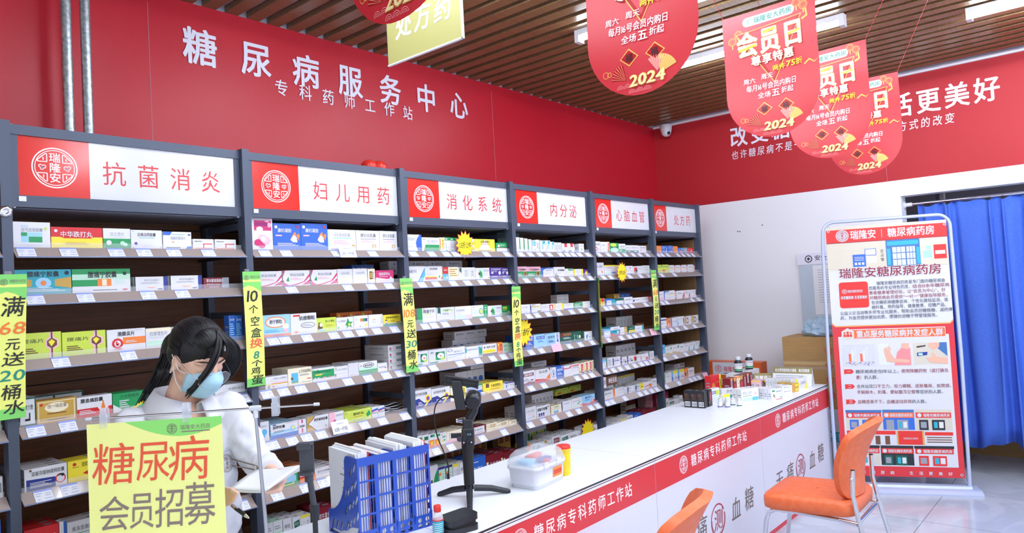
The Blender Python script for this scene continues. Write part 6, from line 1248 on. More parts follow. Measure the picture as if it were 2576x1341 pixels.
for x, y in ((.022, .985), (.985, .982), (.02, .014), (.975, .012)): mb.ring((x*BW, y*BH), .005, .011, BO+SN*.0036, SE, Z1, 'chrome', 14)
tag(mb.build('display_banner', loc=tuple(BO+SE*BW/2)), 'tall printed banner on the grey tube stand, red below and white above', 'banner')

# cartons behind the banner
def carton(x0, y0, z0, x1, y1, z1, label, m_, marks):
    t_ = thing('carton', label, 'carton', ((x0+x1)/2, (y0+y1)/2, z0), None)
    mb_ = MB().box(x0, y0, z0, x1, y1, z1, m_); marks(mb_); part(mb_, 'body', t_); return t_
def mk1(mb_):
    O_ = V(5.2494, -.72, .56); ex_ = V(0, -1, 0)
    mb_.flat([(0, .35), (.62, .35), (.62, .375), (0, .375)], O_, ex_, Z1, 'card_h')
    for z in (.08, .2, .32, .44): mb_.ring((.37, z+.03), .024, .03, O_, ex_, Z1, 'card_r', 16); mb_.text('日', .35, z+.012, .39, z+.05, O_, ex_, Z1, 'card_r')
    mb_.text('箱', .43, .10, .53, .20, O_+V(-.0003, 0, 0), ex_, Z1, 'ink_red', .02)
    mb_.quad((5.25, -.9, 1.1404), (5.6, -.9, 1.1404), (5.6, -.96, 1.1404), (5.25, -.96, 1.1404), 'card_h')
t = carton(5.25, -1.34, .56, 5.62, -.72, 1.14, 'brown cardboard carton with red print behind the banner stand', 'carton', mk1)
mb = MB()
for y in (-.99, -1.03): mb.quad((5.2488, -.72, y+1.9), (5.2488, -1.3, y+1.905), (5.2488, -1.3, y+1.935), (5.2488, -.72, y+1.93), 'clear_lip')
part(mb, 'tape', t)
def mk2(mb_):
    O_ = V(5.2294, -.72, 0); mb_.flat([(.1, .30), (.62, .30), (.62, .38), (.1, .38)], O_, V(0, -1, 0), Z1, 'card_t'); mb_.text('进口', .3, .305, .5, .375, O_+V(-.0003, 0, 0), V(0, -1, 0), Z1, 'card_w', .02); mb_.text('医疗器械', .2, .10, .5, .14, O_, V(0, -1, 0), Z1, 'card_t')
carton(5.23, -1.36, 0, 5.64, -.70, .558, 'white carton with a teal band under the brown carton', 'card_i', mk2)
def mk3(mb_): pass
carton(6.6, -3.4, 0, 7.1, -1.5, .36, 'brown carton on the floor beyond the doorway, under the curtain', 'carton', mk3)
carton(5.34, -.48, 0, 5.60, .10, .56, 'white carton standing in the corner behind the counter', 'card_i', mk3)
t = thing('gift_box', 'orange and white printed box in the corner between shelves and white wall', 'box', (5.47, -.19, .56))
mb = MB().box(5.40, -.46, .56, 5.54, .07, .90, 'orange_board'); O = V(5.3994, .07, .56); ex_ = V(0, -1, 0)
mb.flat([(.075, .22), (.43, .22), (.43, .335), (.075, .335)], O, ex_, Z1, 'card_i'); emblem(mb, (.13, .275), .035, O+V(-.0004, 0, 0), ex_, Z1, 'card_r'); mb.spread('瑞隆安大药房', .18, .25, .05, .042, O+V(-.0004, 0, 0), ex_, Z1, 'card_r', .01, .8)
mb.flat([(.18, .232), (.42, .232), (.42, .237), (.18, .237)], O+V(-.0004, 0, 0), ex_, Z1, 'card_k'); mb.text('好药', .06, .12, .2, .19, O+V(-.0004, 0, 0), ex_, Z1, 'card_w', .02)
part(mb, 'body', t)
# crumpled plastic bags on the brown carton
for i, (x, y, r_) in enumerate(((5.42, -1.0, .12), (5.44, -1.2, .10))):
    mb = MB().ball((0, 0, 0), 1, 'bag_film', 28, 16)
    def crumple(p, r_=r_, i=i):
        n_ = noise.noise(p*2.3+V(i*5, 0, 0))*.35+noise.noise(p*6+V(0, i*3, 0))*.16
        q_ = p*(1+n_)*r_; return V(q_.x*1.2, q_.y*1.2, max(q_.z*.75, -.052))
    mb.warp(crumple); mb.s = [False]*len(mb.s)
    o = mb.build('plastic_bag'); o.location = (x, y, 1.195); tag(o, ['crumpled pale blue plastic bag heaped on the brown carton', 'second crumpled plastic bag on the carton, nearer the banner'][i], 'bag', 'plastic bags on the carton')
# safety notice board on the white wall
t = thing('notice_board', 'grey-blue safety notice board on the white wall, half hidden by the banner', 'notice board', (XB, -1.1, .95))
mat('board_grey', '#bccad8', .25); mat('board_head', '#e4e4f2', .3)
mb = MB().box(XB-.02, -1.45, .95, XB-.001, -.735, 1.846, 'board_grey'); O = V(XB-.0205, -.725, 0); ex_ = V(0, -1, 0)
part(mb, 'panel', t)
mb = MB().prism([(0, 1.745), (.73, 1.745), (.73, 1.846), (0, 1.846)], O, ex_, Z1, V(-.002, 0, 0), 'board_head')
gear = []
for k in range(24): a = 2*PI*k/24; r_ = .030 if (k//1) % 2 else .036; gear.append((.1+r_*math.cos(a), 1.795+r_*math.sin(a)))
Oh = O+V(-.0024, 0, 0)
mb.flat(gear, Oh, ex_, Z1, 'ink_slate').disc((.1, 1.795), .024, Oh+V(-.0004, 0, 0), ex_, Z1, 'board_head'); mb.flat([(.086, 1.789), (.114, 1.789), (.114, 1.801), (.086, 1.801)], Oh+V(-.0008, 0, 0), ex_, Z1, 'ink_slate').flat([(.094, 1.781), (.106, 1.781), (.106, 1.809), (.094, 1.809)], Oh+V(-.0012, 0, 0), ex_, Z1, 'ink_slate')
mb.text('安全生产风险公告', .15, 1.775, .58, 1.825, Oh, ex_, Z1, 'ink_slate', .012)
part(mb, 'header', t)
mb = MB().prism([(.13, 1.3), (.5, 1.3), (.5, 1.735), (.13, 1.735)], O, ex_, Z1, V(-.001, 0, 0), 'paper')
for k in range(14): mb.flat([(.17, 1.69-.022*k), (.40-.04*(k % 3), 1.69-.022*k), (.40-.04*(k % 3), 1.694-.022*k), (.17, 1.694-.022*k)], O+V(-.0016, 0, 0), ex_, Z1, 'card_e')
part(mb, 'notice_sheet', t)
part(MB().prism([(.13, .98), (.55, .98), (.55, 1.28), (.13, 1.28)], O+V(-.01, 0, 0), ex_, Z1, V(-.002, 0, 0), 'clear_plastic'), 'leaflet_pocket', t)
mb = MB().prism([(.2, 1.0), (.36, 1.0), (.36, 1.2), (.2, 1.2)], O+V(-.004, 0, 0), ex_, Z1, V(-.001, 0, 0), 'card_c').disc((.24, 1.17), .012, O+V(-.0055, 0, 0), ex_, Z1, 'card_b', 14)
tag(mb.build('leaflet', loc=(XB-.025, -1.0, 1.0)), 'pale blue leaflet in the pocket of the safety notice board', 'leaflet')
# doorway curtain on a rod
t = thing('curtain', 'royal blue pleated curtain hung across the doorway in the back wall', 'curtain', (5.84, -2.2, .25))
NY, NZ_ = 150, 14; vs = []; fs = []
for j in range(NZ_+1):
    v_ = j/NZ_
    for i in range(NY+1):
        u_ = i/NY; y = -1.69-1.05*u_; am = .020+.030*(1-v_)
        ph = u_*44+2.6*math.sin(u_*9)+1.2*math.sin(u_*23+1)+.5*math.sin(v_*3+u_*20)
        z0 = .245+.03*math.sin(u_*17)+.012*math.sin(u_*40)
        vs.append((5.85+am*math.sin(ph)+.010*math.sin(ph*2.3+v_*2), y+.006*math.cos(ph), z0+(2.17-z0)*v_+(.012*math.sin(ph) if j == NZ_ else 0)))
for j in range(NZ_):
    for i in range(NY): a = j*(NY+1)+i; fs.append((a, a+1, a+NY+2, a+NY+1))
part(MB().add(vs, fs, 'curtain_blue', True), 'cloth', t, solid=.002)
part(MB().tube([(5.85, -1.595, 2.192), (5.85, -2.745, 2.192)], .0125, 'chrome', 14), 'rod', t)
part(MB().lathe([(.03, 0), (.03, .012), (.017, .014), (.017, .06)], (5.85, -1.59, 2.192), 'white_plastic', 20, (0, -1, 0)), 'rod_socket', t)
part(MB().lathe([(.03, 0), (.03, .012), (.017, .014), (.017, .06)], (5.85, -2.75, 2.192), 'white_plastic', 20, (0, 1, 0)), 'rod_socket', t)
tag(MB().tube([(6.5, -1.75, 0.0), (6.5, -1.75, 3.2)], .04, 'steel', 14).build('drain_pipe'), 'pale vertical pipe in the dim room beyond the curtain', 'pipe')

# ================================================================ orange chairs
def chair(x, y, rz, label):
    t_ = thing('visitor_chair', label, 'chair', (x, y, 0), 'orange visitor chairs', rz)
    P = rr(.225, .235, .07)
    mb_ = MB(); secs = [([(a*.93, b_*.93) for a, b_ in P], .424), ([(a*.99, b_*.99) for a, b_ in P], .432), (P, .462), ([(a*.995, b_*.995) for a, b_ in P], .485), ([(a*.95, b_*.95) for a, b_ in P], .500), ([(a*.6, b_*.6) for a, b_ in P], .507), ([(a*.02, b_*.02) for a, b_ in P], .508)]
    n_ = len(P); vs_ = []; fs_ = []
    for Q, z in secs: vs_ += [V(a, b_, z-.006*(b_+.1)+.01*(b_ < -.15)) for a, b_ in Q]
    for i in range(len(secs)-1):
        for k in range(n_): fs_.append((i*n_+k, i*n_+(k+1) % n_, (i+1)*n_+(k+1) % n_, (i+1)*n_+k))
    mb_.add(vs_, fs_, 'orange_vinyl', True).add(vs_[:n_], [tuple(range(n_-1, -1, -1))], 'orange_vinyl'); mb_.build('seat', t_)
    NU, NV = 20, 16; vs_ = []; fs_ = []
    for j in range(NV+1):
        v_ = j/NV; z = .515+.385*v_
        half = .175+.045*math.sin(PI*min(1, v_*1.15)*.6)
        e_ = max(0, (v_-.82)/.18); half *= math.sqrt(max(.03, 1-e_**2.6*.86)); e_ = max(0, (.14-v_)/.14); half *= math.sqrt(1-.25*e_**2)
        for i in range(NU+1):
            u_ = -1+2*i/NU; xx = u_*half
            vs_.append((xx, -.215-.11*v_**1.5+.02*math.sin(PI*v_)+1.5*xx*xx, z-.25*xx*xx*v_))
    for j in range(NV):
        for i in range(NU): a = j*(NU+1)+i; fs_.append((a, a+1, a+NU+2, a+NU+1))
    o_ = MB().add(vs_, fs_, 'orange_vinyl', True).build('backrest', t_); q_ = o_.modifiers.new('s', 'SOLIDIFY'); q_.thickness = .036; q_.offset = 0
    q_ = o_.modifiers.new('b', 'BEVEL'); q_.width = .012; q_.segments = 3; q_.limit_method = 'ANGLE'; q_.angle_limit = .8
    for s_ in (-1, 1):
        MB().tube([(s_*.205, .27, .0), (s_*.2, .215, .36), (s_*.198, .20, .402), (s_*.197, .165, .421), (s_*.196, .10, .424)], .0115, 'chrome', 14).build('leg', t_)
        MB().tube([(s_*.215, -.345, .0), (s_*.212, -.255, .40), (s_*.205, -.228, .55), (s_*.19, -.232, .67)], .0115, 'chrome', 14).tube([(s_*.19, -.232, .67), (s_*.19, -.232, .674)], [.0115, .008], 'black_rubber', 12).build('leg', t_)
        MB().tube([(s_*.196, .10, .424), (s_*.2, -.15, .418), (s_*.211, -.243, .412)], .0105, 'chrome', 12).build('side_rail', t_)
        mb_ = MB()
        for z in (.57, .63): mb_.lathe([(.009, 0), (.009, .004), (.005, .006)], (s_*.206, -.228, z), 'chrome', 12, (s_, -.2, 0))
        mb_.build('bolt', t_)
    MB().tube([(-.2, .12, .42), (.2, .12, .42)], .0105, 'chrome', 12).build('cross_rail', t_)
    MB().tube([(-.212, -.243, .412), (.212, -.243, .412)], .0105, 'chrome', 12).build('cross_rail', t_)
chair(3.165, -1.635, .03, 'orange vinyl chair with chrome legs before the far counter end, seat in view')
chair(1.45, -1.49, .24, 'orange vinyl chair nearer the medicine kit, only its curved back in view')

# ================================================================ hanging red banners and the green board
FW_, FH = .42, .585
def hanging(x, yc, zt, label, tilt=0.0):
    t_ = thing('hanging_banner', label, 'hanging banner', (x, yc, zt-FH), 'red round-ended banners hung in a row')
    ex_, O_ = V(0, -1, 0), V(x, yc+FW_/2, zt-FH); nn = V(-1, 0, 0); W_, H_ = FW_, FH; ph = x*7
    R_ = W_/2
    def wv(p):
        u_, v_ = (O_.y-p.y), p.z-O_.z
        return V(p.x+.005*math.sin(u_*11+v_*6+ph)+.004*math.sin(v_*14+ph)+.012*((u_/W_-.5)**2)*4*math.sin(ph), p.y, p.z)
    mb_ = MB(); NU = 14
    ys = [R_*(1-math.cos(PI/2*k/10)) for k in range(11)]+[R_+(H_-R_)*k/14 for k in range(1, 15)]
    for a, b_ in zip(ys[:-1], ys[1:]):
        ha = R_*math.sqrt(max(0, 1-((R_-a)/R_)**2)) if a < R_ else R_; hb = R_*math.sqrt(max(0, 1-((R_-b_)/R_)**2)) if b_ < R_ else R_
        for i in range(NU):
            f0, f1 = -1+2*i/NU, -1+2*(i+1)/NU
            mb_.quad(O_+ex_*(R_+f0*ha)+Z1*a, O_+ex_*(R_+f1*ha)+Z1*a, O_+ex_*(R_+f1*hb)+Z1*b_, O_+ex_*(R_+f0*hb)+Z1*b_, 'flag_red')
    k0 = len(mb_.v)
    def T(s_, x0, y0, x1, y1, m_, k=3, bold=0, sl_=0): mb_.text(s_, x0*W_, y0*H_, x1*W_, y1*H_, O_+nn*(.0011*k), ex_, Z1, m_, bold, sl_)
    def F(P, m_, k=1): mb_.flat([(a*W_, b_*H_) for a, b_ in P], O_+nn*(.0011*k), ex_, Z1, m_)
    pill = [(.27+.03*math.cos(a)*1.6, .925+.036*math.sin(a)) for a in [PI/2+PI*k/8 for k in range(9)]]+[(.74+.03*math.cos(a)*1.6, .925+.036*math.sin(a)) for a in [-PI/2+PI*k/8 for k in range(9)]]
    F(pill, 'white_ink', 1); emblem(mb_, (.285*W_, .925*H_), .0175, O_+nn*.0016, ex_, Z1, 'teal_ink'); T('瑞隆安大药房', .345, .90, .765, .95, 'teal_ink', 2, .015)
    F([(.14, .845), (.86, .875), (.52, .41)], 'gold_ink', 1); F([(.155, .84), (.845, .868), (.52, .425)], 'flag_red_dark', 1.6); F([(.2, .83), (.8, .85), (.52, .46)], 'flag_red', 2)
    for ch, x0 in (('会', .145), ('员', .39), ('日', .64)): T(ch, x0, .65, x0+.232, .85, 'gold_ink', 2.6, .055); T(ch, x0, .65, x0+.232, .85, 'white_ink', 4, .034)
    F([(.165, .70), (.36, .725), (.36, .745), (.165, .72)], 'yellow_ink', 5.2); F([(.70, .738), (.83, .75), (.83, .766), (.70, .754)], 'yellow_ink', 5.2); F([(.44, .8), (.575, .812), (.575, .835), (.44, .822)], 'yellow_ink', 5.2)
    for i, ch in enumerate('尊享特惠'): T(ch, .29+.118*i, .57, .398+.118*i, .65, 'gold_ink', 4.8, .055); T(ch, .29+.118*i, .57, .398+.118*i, .65, 'white_ink', 5.8, .03)
    T('两件', .51, .50, .65, .545, 'yellow_ink', 5, .015); T('75', .655, .50, .755, .56, 'yellow_ink', 5, .02, .1); T('折', .76, .505, .835, .555, 'yellow_ink', 5, .015)
    T('周六', .19, .44, .32, .485, 'white_ink', 3, .012); T('周天', .38, .455, .51, .50, 'white_ink', 3, .012); T('每月16号会員内购日'.replace('員', '员'), .215, .375, .755, .43, 'white_ink', 3, .012, .08)
    T('全场', .335, .31, .475, .36, 'white_ink', 3, .012, .08); T('五', .485, .305, .575, .37, 'white_ink', 3, .022); T('折起', .585, .318, .715, .368, 'white_ink', 3, .012, .08)
    for cx, cy in ((.10, .80), (.17, .845), (.88, .93), (.81, .96)):
        for w0 in (.045, .03, .012): mb_.ring((cx*W_, cy*H_), w0*W_*.86, w0*W_, O_+nn*.0012, ex_, Z1, 'gold_ink', 14)
        F([(cx-.006, cy-.06), (cx+.006, cy-.06), (cx+.006, cy-.03), (cx-.006, cy-.03)], 'gold_ink', 1.5)
    F([(.86, .82), (.92, .84), (.91, .90), (.89, .90), (.9, .85), (.85, .835)], 'gold_ink', 1); F([(.84, .50), (.9, .53), (.95, .5), (.995, .515), (.95, .49), (.9, .515), (.85, .49)], 'gold_ink', 1)
    for cx, sg in ((.40, 1), (.63, -1)):
        F([(cx, .175), (cx+.085, .225), (cx, .28), (cx-.085, .225)], 'gold_ink', 1); F([(cx, .184), (cx+.072, .226), (cx, .27), (cx-.072, .226)], 'flag_red_dark', 1.8); T('福', cx-.035, .2, cx+.035, .25, 'edge_dark', 2.6, .01, sg*.1)
    for fx, fy, a0, m_, rr_ in ((.36, .10, 100, 'flag_red_dark', .14), (.66, .095, 20, 'gold_ink', .15), (.64, .11, 55, 'flag_pink', .13)):
        F([(fx, fy)]+[(fx+rr_*math.cos(math.radians(a0+k*10)), fy+rr_*.72*math.sin(math.radians(a0+k*10))) for k in range(8)], m_, 1.4)
        for k in range(7): a = math.radians(a0+5+k*10); F([(fx, fy), (fx+rr_*math.cos(a), fy+rr_*.72*math.sin(a)), (fx+rr_*math.cos(a+.02), fy+rr_*.72*math.sin(a+.02))], 'cream_ink', 2)
    T('2024', .385, .045, .70, .135, 'gold_ink', 3, .06, .15); T('2024', .385, .045, .70, .135, 'cream_ink', 4.2, .02, .15)
    for i in range(11):
        for j in range(2):
            cx = .16+.07*i+.035*j; cy = .055-.035*j
            lim = .5-math.sqrt(max(0, .25-((.36-cy)*H_/W_)**2)) if cy < .36 else 0
            if cx-lim < .05 or (1-cx)-lim < .05: continue
            for r_ in (.034, .022, .011): mb_.ring((cx*W_, cy*H_), (r_-.005)*W_, r_*W_, O_+nn*(.001+.0002*j), ex_, Z1, 'flag_pink', 10, 0, PI)
    mb_.ring((.17*W_, .16*H_), .010, .012, O_+nn*.001, ex_, Z1, 'gold_ink', 12).ring((.205*W_, .158*H_), .007, .009, O_+nn*.001, ex_, Z1, 'gold_ink', 12)
    mb_.refine(.03).warp(wv); part(mb_, 'sheet', t_)
    for yy, dy in ((yc+FW_/2-.005, .16), (yc-FW_/2+.005, -.2)): part(MB().tube([wv(V(x, yy, zt-.004)), V(x+.05, yy+dy, ZC+.02)], .0014, 'flag_red_dark', 6), 'string', t_)
hanging(.262, -1.76, 2.872, 'red round-ended banner of which only the bottom shows, before the green board')
hanging(1.287, -1.79, 2.874, 'largest red round-ended banner in view, its top cut by the frame')
hanging(2.377, -1.823, 2.868, 'red round-ended banner shown whole, second behind the largest one')
hanging(3.217, -1.81, 2.862, 'red round-ended banner, third in the row, half hidden by the one before')
hanging(3.917, -1.80, 2.835, 'red round-ended banner farthest along the row, nearest the back wall')
gx_, gy0, gw = 1.20, -.602, .452
t = thing('hanging_board', 'pale green hanging board 处方药 behind the red banner, at the top edge', 'hanging sign', (gx_, gy0-gw/2, 2.665))
mb = MB().box(gx_-.004, gy0-gw, 2.665, gx_+.004, gy0, 3.0, 'green_board'); mb.box(gx_-.006, gy0-gw-.003, 2.66, gx_+.006, gy0+.003, 2.666, 'white_plastic').box(gx_-.006, gy0-gw-.004, 2.66, gx_+.006, gy0-gw+.001, 3.0, 'white_plastic')
for i, ch in enumerate('处方药'): mb.text(ch, .055+.12*i, .09, .055+.12*i+.105, .215, V(gx_-.0046, gy0, 2.665), V(0, -1, 0), Z1, 'white_ink', .024, .1)
part(mb, 'panel', t)
for yy in (gy0-.05, gy0-gw+.05): part(MB().tube([(gx_, yy, 3.0), (gx_, yy, ZC+.02)], .0015, 'steel', 6), 'wire', t)
# ================================================================ the pharmacist
HP = dict(A=(0.3021, -0.7824, 1.072), B=(0.4619, -0.6617, 1.0803), Cc=(0.5163, -0.8633, 1.0984), D=(0.3627, -0.8982, 1.0674), wristL=(0.5111, -0.6879, 1.0778), palmL=(0.4939, -0.7597, 1.0746), wristR=(0.311, -0.6215, 1.0154), palmR=(0.3038, -0.7066, 1.0454), thL0=(0.4888, -0.739, 1.0838), thL1=(0.4864, -0.8135, 1.099), thR0=(0.3075, -0.727, 1.0627), thR1=(0.3079, -0.8048, 1.08), pen0=(0.3156, -0.7805, 1.0271), pen1=(0.3311, -0.858, 0.9945), tie=(0.3387, -0.4052, 1.5433), p1=(0.3219, -0.3525, 1.4917), p2=(0.2939, -0.3472, 1.4238), p3=(0.2531, -0.3581, 1.3639), fb0=(0.4898, -0.8005, 1.0676), ft0=(0.439, -0.7873, 1.0622), fb1=(0.4754, -0.8141, 1.0624), ft1=(0.4258, -0.8025, 1.0597), fb2=(0.461, -0.8279, 1.0573), ft2=(0.4126, -0.8178, 1.0573), fb3=(0.4467, -0.8417, 1.0524), ft3=(0.3995, -0.8331, 1.0551), gb0=(0.3019, -0.7512, 1.0638), gt0=(0.3143, -0.8195, 1.0718), gb1=(0.3018, -0.7506, 1.0537), gt1=(0.3109, -0.815, 1.0609), gb2=(0.3017, -0.7499, 1.0436), gt2=(0.3075, -0.8105, 1.0499))
HP = {k: Vector(v) for k, v in HP.items()}
PR = thing('person', 'person in a white coat, blue mask and glasses behind the counter, reading papers', 'person', (.31, -.32, 0))
H = V(.338, -.539, 1.487); hf = V(.164, -.886, -.438).normalized(); hu = (Z1-hf*hf.z).normalized(); hr = hf.cross(hu)
HM = Matrix((hr, hf, hu)).transposed()
def hp(r, f, u): return H+hr*r+hf*f+hu*u
def limb(mb, pts, m, n=14):
    """closed tapered chain: balls joined by cones"""
    for (p, r) in pts: mb.ball(p, r, m, n, 10)
    for (p, r), (q, s_) in zip(pts[:-1], pts[1:]): mb.tube([p, q], [r*.99, s_*.99], m, n)
def fuse(mb, name, parent, voxel, smooth, m):
    o = bpy.data.objects.new('tmp', mb.mesh('tmp')); COL.objects.link(o)
    q = o.modifiers.new('r', 'REMESH'); q.mode = 'VOXEL'; q.voxel_size = voxel
    q = o.modifiers.new('s', 'SMOOTH'); q.factor = .5; q.iterations = smooth
    me = bpy.data.meshes.new_from_object(o.evaluated_get(bpy.context.evaluated_depsgraph_get()))
    bpy.data.objects.remove(o)
    me.materials.clear(); me.materials.append(MATS[m]); L = Vector(parent.location)
    for v in me.vertices: v.co -= L
    me.polygons.foreach_set('use_smooth', [True]*len(me.polygons)); me.polygons.foreach_set('material_index', [0]*len(me.polygons))
    r = bpy.data.objects.new(name, me); COL.objects.link(r); r.parent = parent
    return r
SR, SL = V(.165, -.415, 1.285), V(.475, -.475, 1.295); ER, EL = V(.115, -.50, 1.075), V(.55, -.515, 1.09)
NB = V(.315, -.455, 1.335)
# --- body: one continuous skin surface
S = 'skin'; mb = MB()
mb.ball(hp(0, -.012, .032), 1, S, 24, 16, (.073, .092, .088), HM); mb.ball(hp(0, .03, -.02), 1, S, 24, 16, (.066, .066, .085), HM)
mb.ball(hp(0, .045, -.078), 1, S, 20, 12, (.048, .05, .04), HM); mb.ball(hp(0, .012, -.06), 1, S, 20, 12, (.062, .06, .05), HM)
limb(mb, [(hp(0, .092, .005), .010), (hp(0, .102, -.02), .013), (hp(0, .106, -.034), .015)], S)
for s_ in (-1, 1):
    mb.ball(hp(s_*.074, -.008, -.012), 1, S, 16, 10, (.010, .019, .031), HM); mb.ball(hp(s_*.078, -.010, -.040), .009, S, 12, 8)
    mb.ball(hp(s_*.034, .066, -.006), 1, S, 14, 10, (.019, .02, .012), HM); mb.ball(hp(s_*.036, .066, .018), 1, S, 14, 8, (.024, .018, .007), HM)
mb.ball(hp(0, .088, -.062), 1, S, 14, 8, (.024, .012, .009), HM)
limb(mb, [(hp(0, -.025, -.03), .056), (hp(0, -.02, -.085), .052), (NB+V(.0, -.01, .02), .056), (NB+V(0, .01, -.06), .075)], S)
limb(mb, [(NB+V(0, -.03, -.035), .05), (NB+V(0, -.055, -.09), .06)], S)
limb(mb, [(NB+V(0, .01, -.07), .09), (V(.34, -.43, 1.18), .10), (V(.365, -.40, 1.03), .10), (V(.375, -.37, .92), .125)], S)
for A_, B_, C_ in ((SR, ER, HP['wristR']), (SL, EL, HP['wristL'])): limb(mb, [(NB+V(0, .01, -.07), .05), (A_, .040), (A_.lerp(B_, .5), .040), (B_, .036), (B_.lerp(C_, .35), .036), (C_, .024)], S)
for s_ in (-1, 1): limb(mb, [(V(.375+s_*.08, -.37, .88), .088), (V(.375+s_*.085, -.36, .48), .056), (V(.375+s_*.085, -.33, .09), .038), (V(.375+s_*.09, -.40, .04), .036)], S)
def hand(mb, wrist, palm, bases, tips, rr0, th0, th1, pinky):
    limb(mb, [(wrist, .024), (wrist.lerp(palm, .5), .024), (palm, .023)], S, 12)
    for i, (a, b_) in enumerate(zip(bases, tips)):
        limb(mb, [(palm, .018), (a, .0115)], S, 10)
        mid = a.lerp(b_, .5)+V(0, 0, -.005); limb(mb, [(a, .0098*rr0[i]), (mid, .0088*rr0[i]), (b_, .0075*rr0[i])], S, 10)
    limb(mb, [(wrist.lerp(palm, .6), .018), (th0, .0125), (th0.lerp(th1, .55)+V(0, 0, .003), .0105), (th1, .0085)], S, 10)
hand(mb, HP['wristL'], HP['palmL'], [HP['fb%d' % i] for i in range(4)], [HP['ft%d' % i] for i in range(4)], [1, 1.02, .98, .86], HP['thL0'], HP['thL1'], 3)
gb3 = HP['gb2']+V(0, .004, -.010); gt3 = HP['gt2']+V(-.004, .014, -.011)
hand(mb, HP['wristR'], HP['palmR'], [HP['gb%d' % i] for i in range(3)]+[gb3], [HP['gt%d' % i] for i in range(3)]+[gt3], [1, 1, .96, .85], HP['thR0'], HP['thR1'], 3)
body = fuse(mb, 'body', PR, .0045, 5, 'skin')
# --- coat
S = 'coat_white'; mb = MB()
mb.ball(V(.335, -.425, 1.19), 1, S, 28, 16, (.165, .112, .14)); mb.ball(V(.362, -.405, 1.06), 1, S, 28, 16, (.165, .115, .17)); mb.ball(V(.374, -.375, .90), 1, S, 28, 16, (.178, .125, .2))
limb(mb, [(SR+V(.02, 0, -.012), .060), (NB+V(-.055, .012, -.068), .056), (NB+V(.055, .012, -.068), .056), (SL+V(-.02, 0, -.014), .058)], S, 20)
mb.tube([V(.374, -.372, .95), V(.374, -.365, .7), V(.374, -.36, .52)], [.135, .15, .165], S, 28)
for A_, B_, C_ in ((SR, ER, HP['wristR']), (SL, EL, HP['wristL'])):
    d = (C_-B_).normalized(); limb(mb, [(A_+V(0, 0, -.01), .062), (A_.lerp(B_, .5), .058), (B_, .054), (B_.lerp(C_, .5), .05)], S, 18); mb.tube([B_.lerp(C_, .5), C_-d*.012], [.051, .046], S, 18)
coat = fuse(mb, 'coat', PR, .0065, 5, S)
L0_ = Vector(PR.location)
for v in coat.data.vertices:
    p = v.co+L0_; n_ = v.normal
    f = noise.noise(V(p.x*9, p.y*9, p.z*5))*.008-abs(noise.noise(V(p.x*14+p.z*9, p.y*14, p.z*10-p.x*8)))*.016-abs(noise.noise(V(p.x*26-p.z*17, p.y*26+3, p.z*18)))*.007+.006
    for B_ in (EL, ER):
        dd = (p-B_).length
        if dd < .14: f += .009*math.sin((p-B_).dot(V(.3, -.5, .8))*95+p.x*30)*(1-dd/.14)
    v.co += n_*f
coat.data.update()
from mathutils.bvhtree import BVHTree
bv = BVHTree.FromPolygons([v.co+L0_ for v in coat.data.vertices], [tuple(p.vertices) for p in coat.data.polygons])
def on_coat(p, off=.003):
    h_ = bv.ray_cast(V(p.x, p.y-.5, p.z), V(0, 1, 0))
    return V(h_[0].x, h_[0].y-off, h_[0].z) if h_[0] is not None else p
# collar: two turned-down flaps round the neck
mb = MB(); NA = 40; vs = []; fs = []
for i in range(NA+1):
    a = -PI*.93+2*PI*.93*i/NA; ca_, sa_ = math.cos(a), math.sin(a); k = abs(a)/(PI*.93)
    for j, (rr_, dz) in enumerate(((.066, .0), (.070, .046), (.075, .056), (.094, .036), (.114, .002))):
        wid = rr_*(1+.25*k*(j > 1)); yy = ca_*wid*.98; xx = sa_*wid
        drop = -.085*max(0, k-.35)**1.3-(.03*k if j > 2 else 0)
        vs.append(NB+V(xx, yy*1.05+.005-.03*max(0, k-.5), dz-.005+drop))
for i in range(NA):
    for j in range(4): a = i*5+j; fs.append((a, a+1, a+6, a+5))
mb.add(vs, fs, 'coat_white', True); o = part(mb, 'collar', coat, solid=.004)
mb = MB()
c = HP['A'].lerp(HP['B'], .5)
k0 = 0; emblem(mb, (.447, 1.098), .030, (0, -.9, 0), X1, Z1, 'marker_brown'); mb.warp(lambda p: on_coat(p, .002)); part(mb, 'chest_emblem', coat)
mb = MB()
def seam(pts, m='tag_ink', r=.0012):
    out = []
    for a, b_ in zip(pts[:-1], pts[1:]):
        for k in range(8): out.append(on_coat(Vector(a).lerp(Vector(b_), k/8), .0008))
    out.append(on_coat(Vector(pts[-1]), .0008)); mb.tube(out, r, m, 5)
seam([(.372, 0, 1.205), (.47, 0, 1.21)]); seam([(.372, 0, 1.205), (.378, 0, 1.085), (.47, 0, 1.085)]); seam([(.33, 0, 1.25), (.352, 0, 1.1), (.36, 0, .8)]); part(mb, 'pocket_seam', coat)
mb = MB()
for z in (1.16, 1.05, .94): p = on_coat(V(.30, 0, z), 0); mb.lathe([(.008, 0), (.008, .003)], p, 'white_plastic', 14, (0, -1, 0))
part(mb, 'buttons', coat)
mb = MB()
for s_ in (-1, 1): limb(mb, [(V(.375+s_*.08, -.37, .80), .098), (V(.375+s_*.085, -.36, .48), .075), (V(.375+s_*.085, -.335, .10), .06)], 'trouser', 18)
part(mb, 'trousers', PR)
for s_ in (-1, 1):
    mb = MB(); limb(mb, [(V(.375+s_*.088, -.32, .048), .048), (V(.375+s_*.09, -.40, .042), .042), (V(.375+s_*.092, -.445, .036), .036)], 'black_rubber', 16); part(mb, 'shoe', PR)
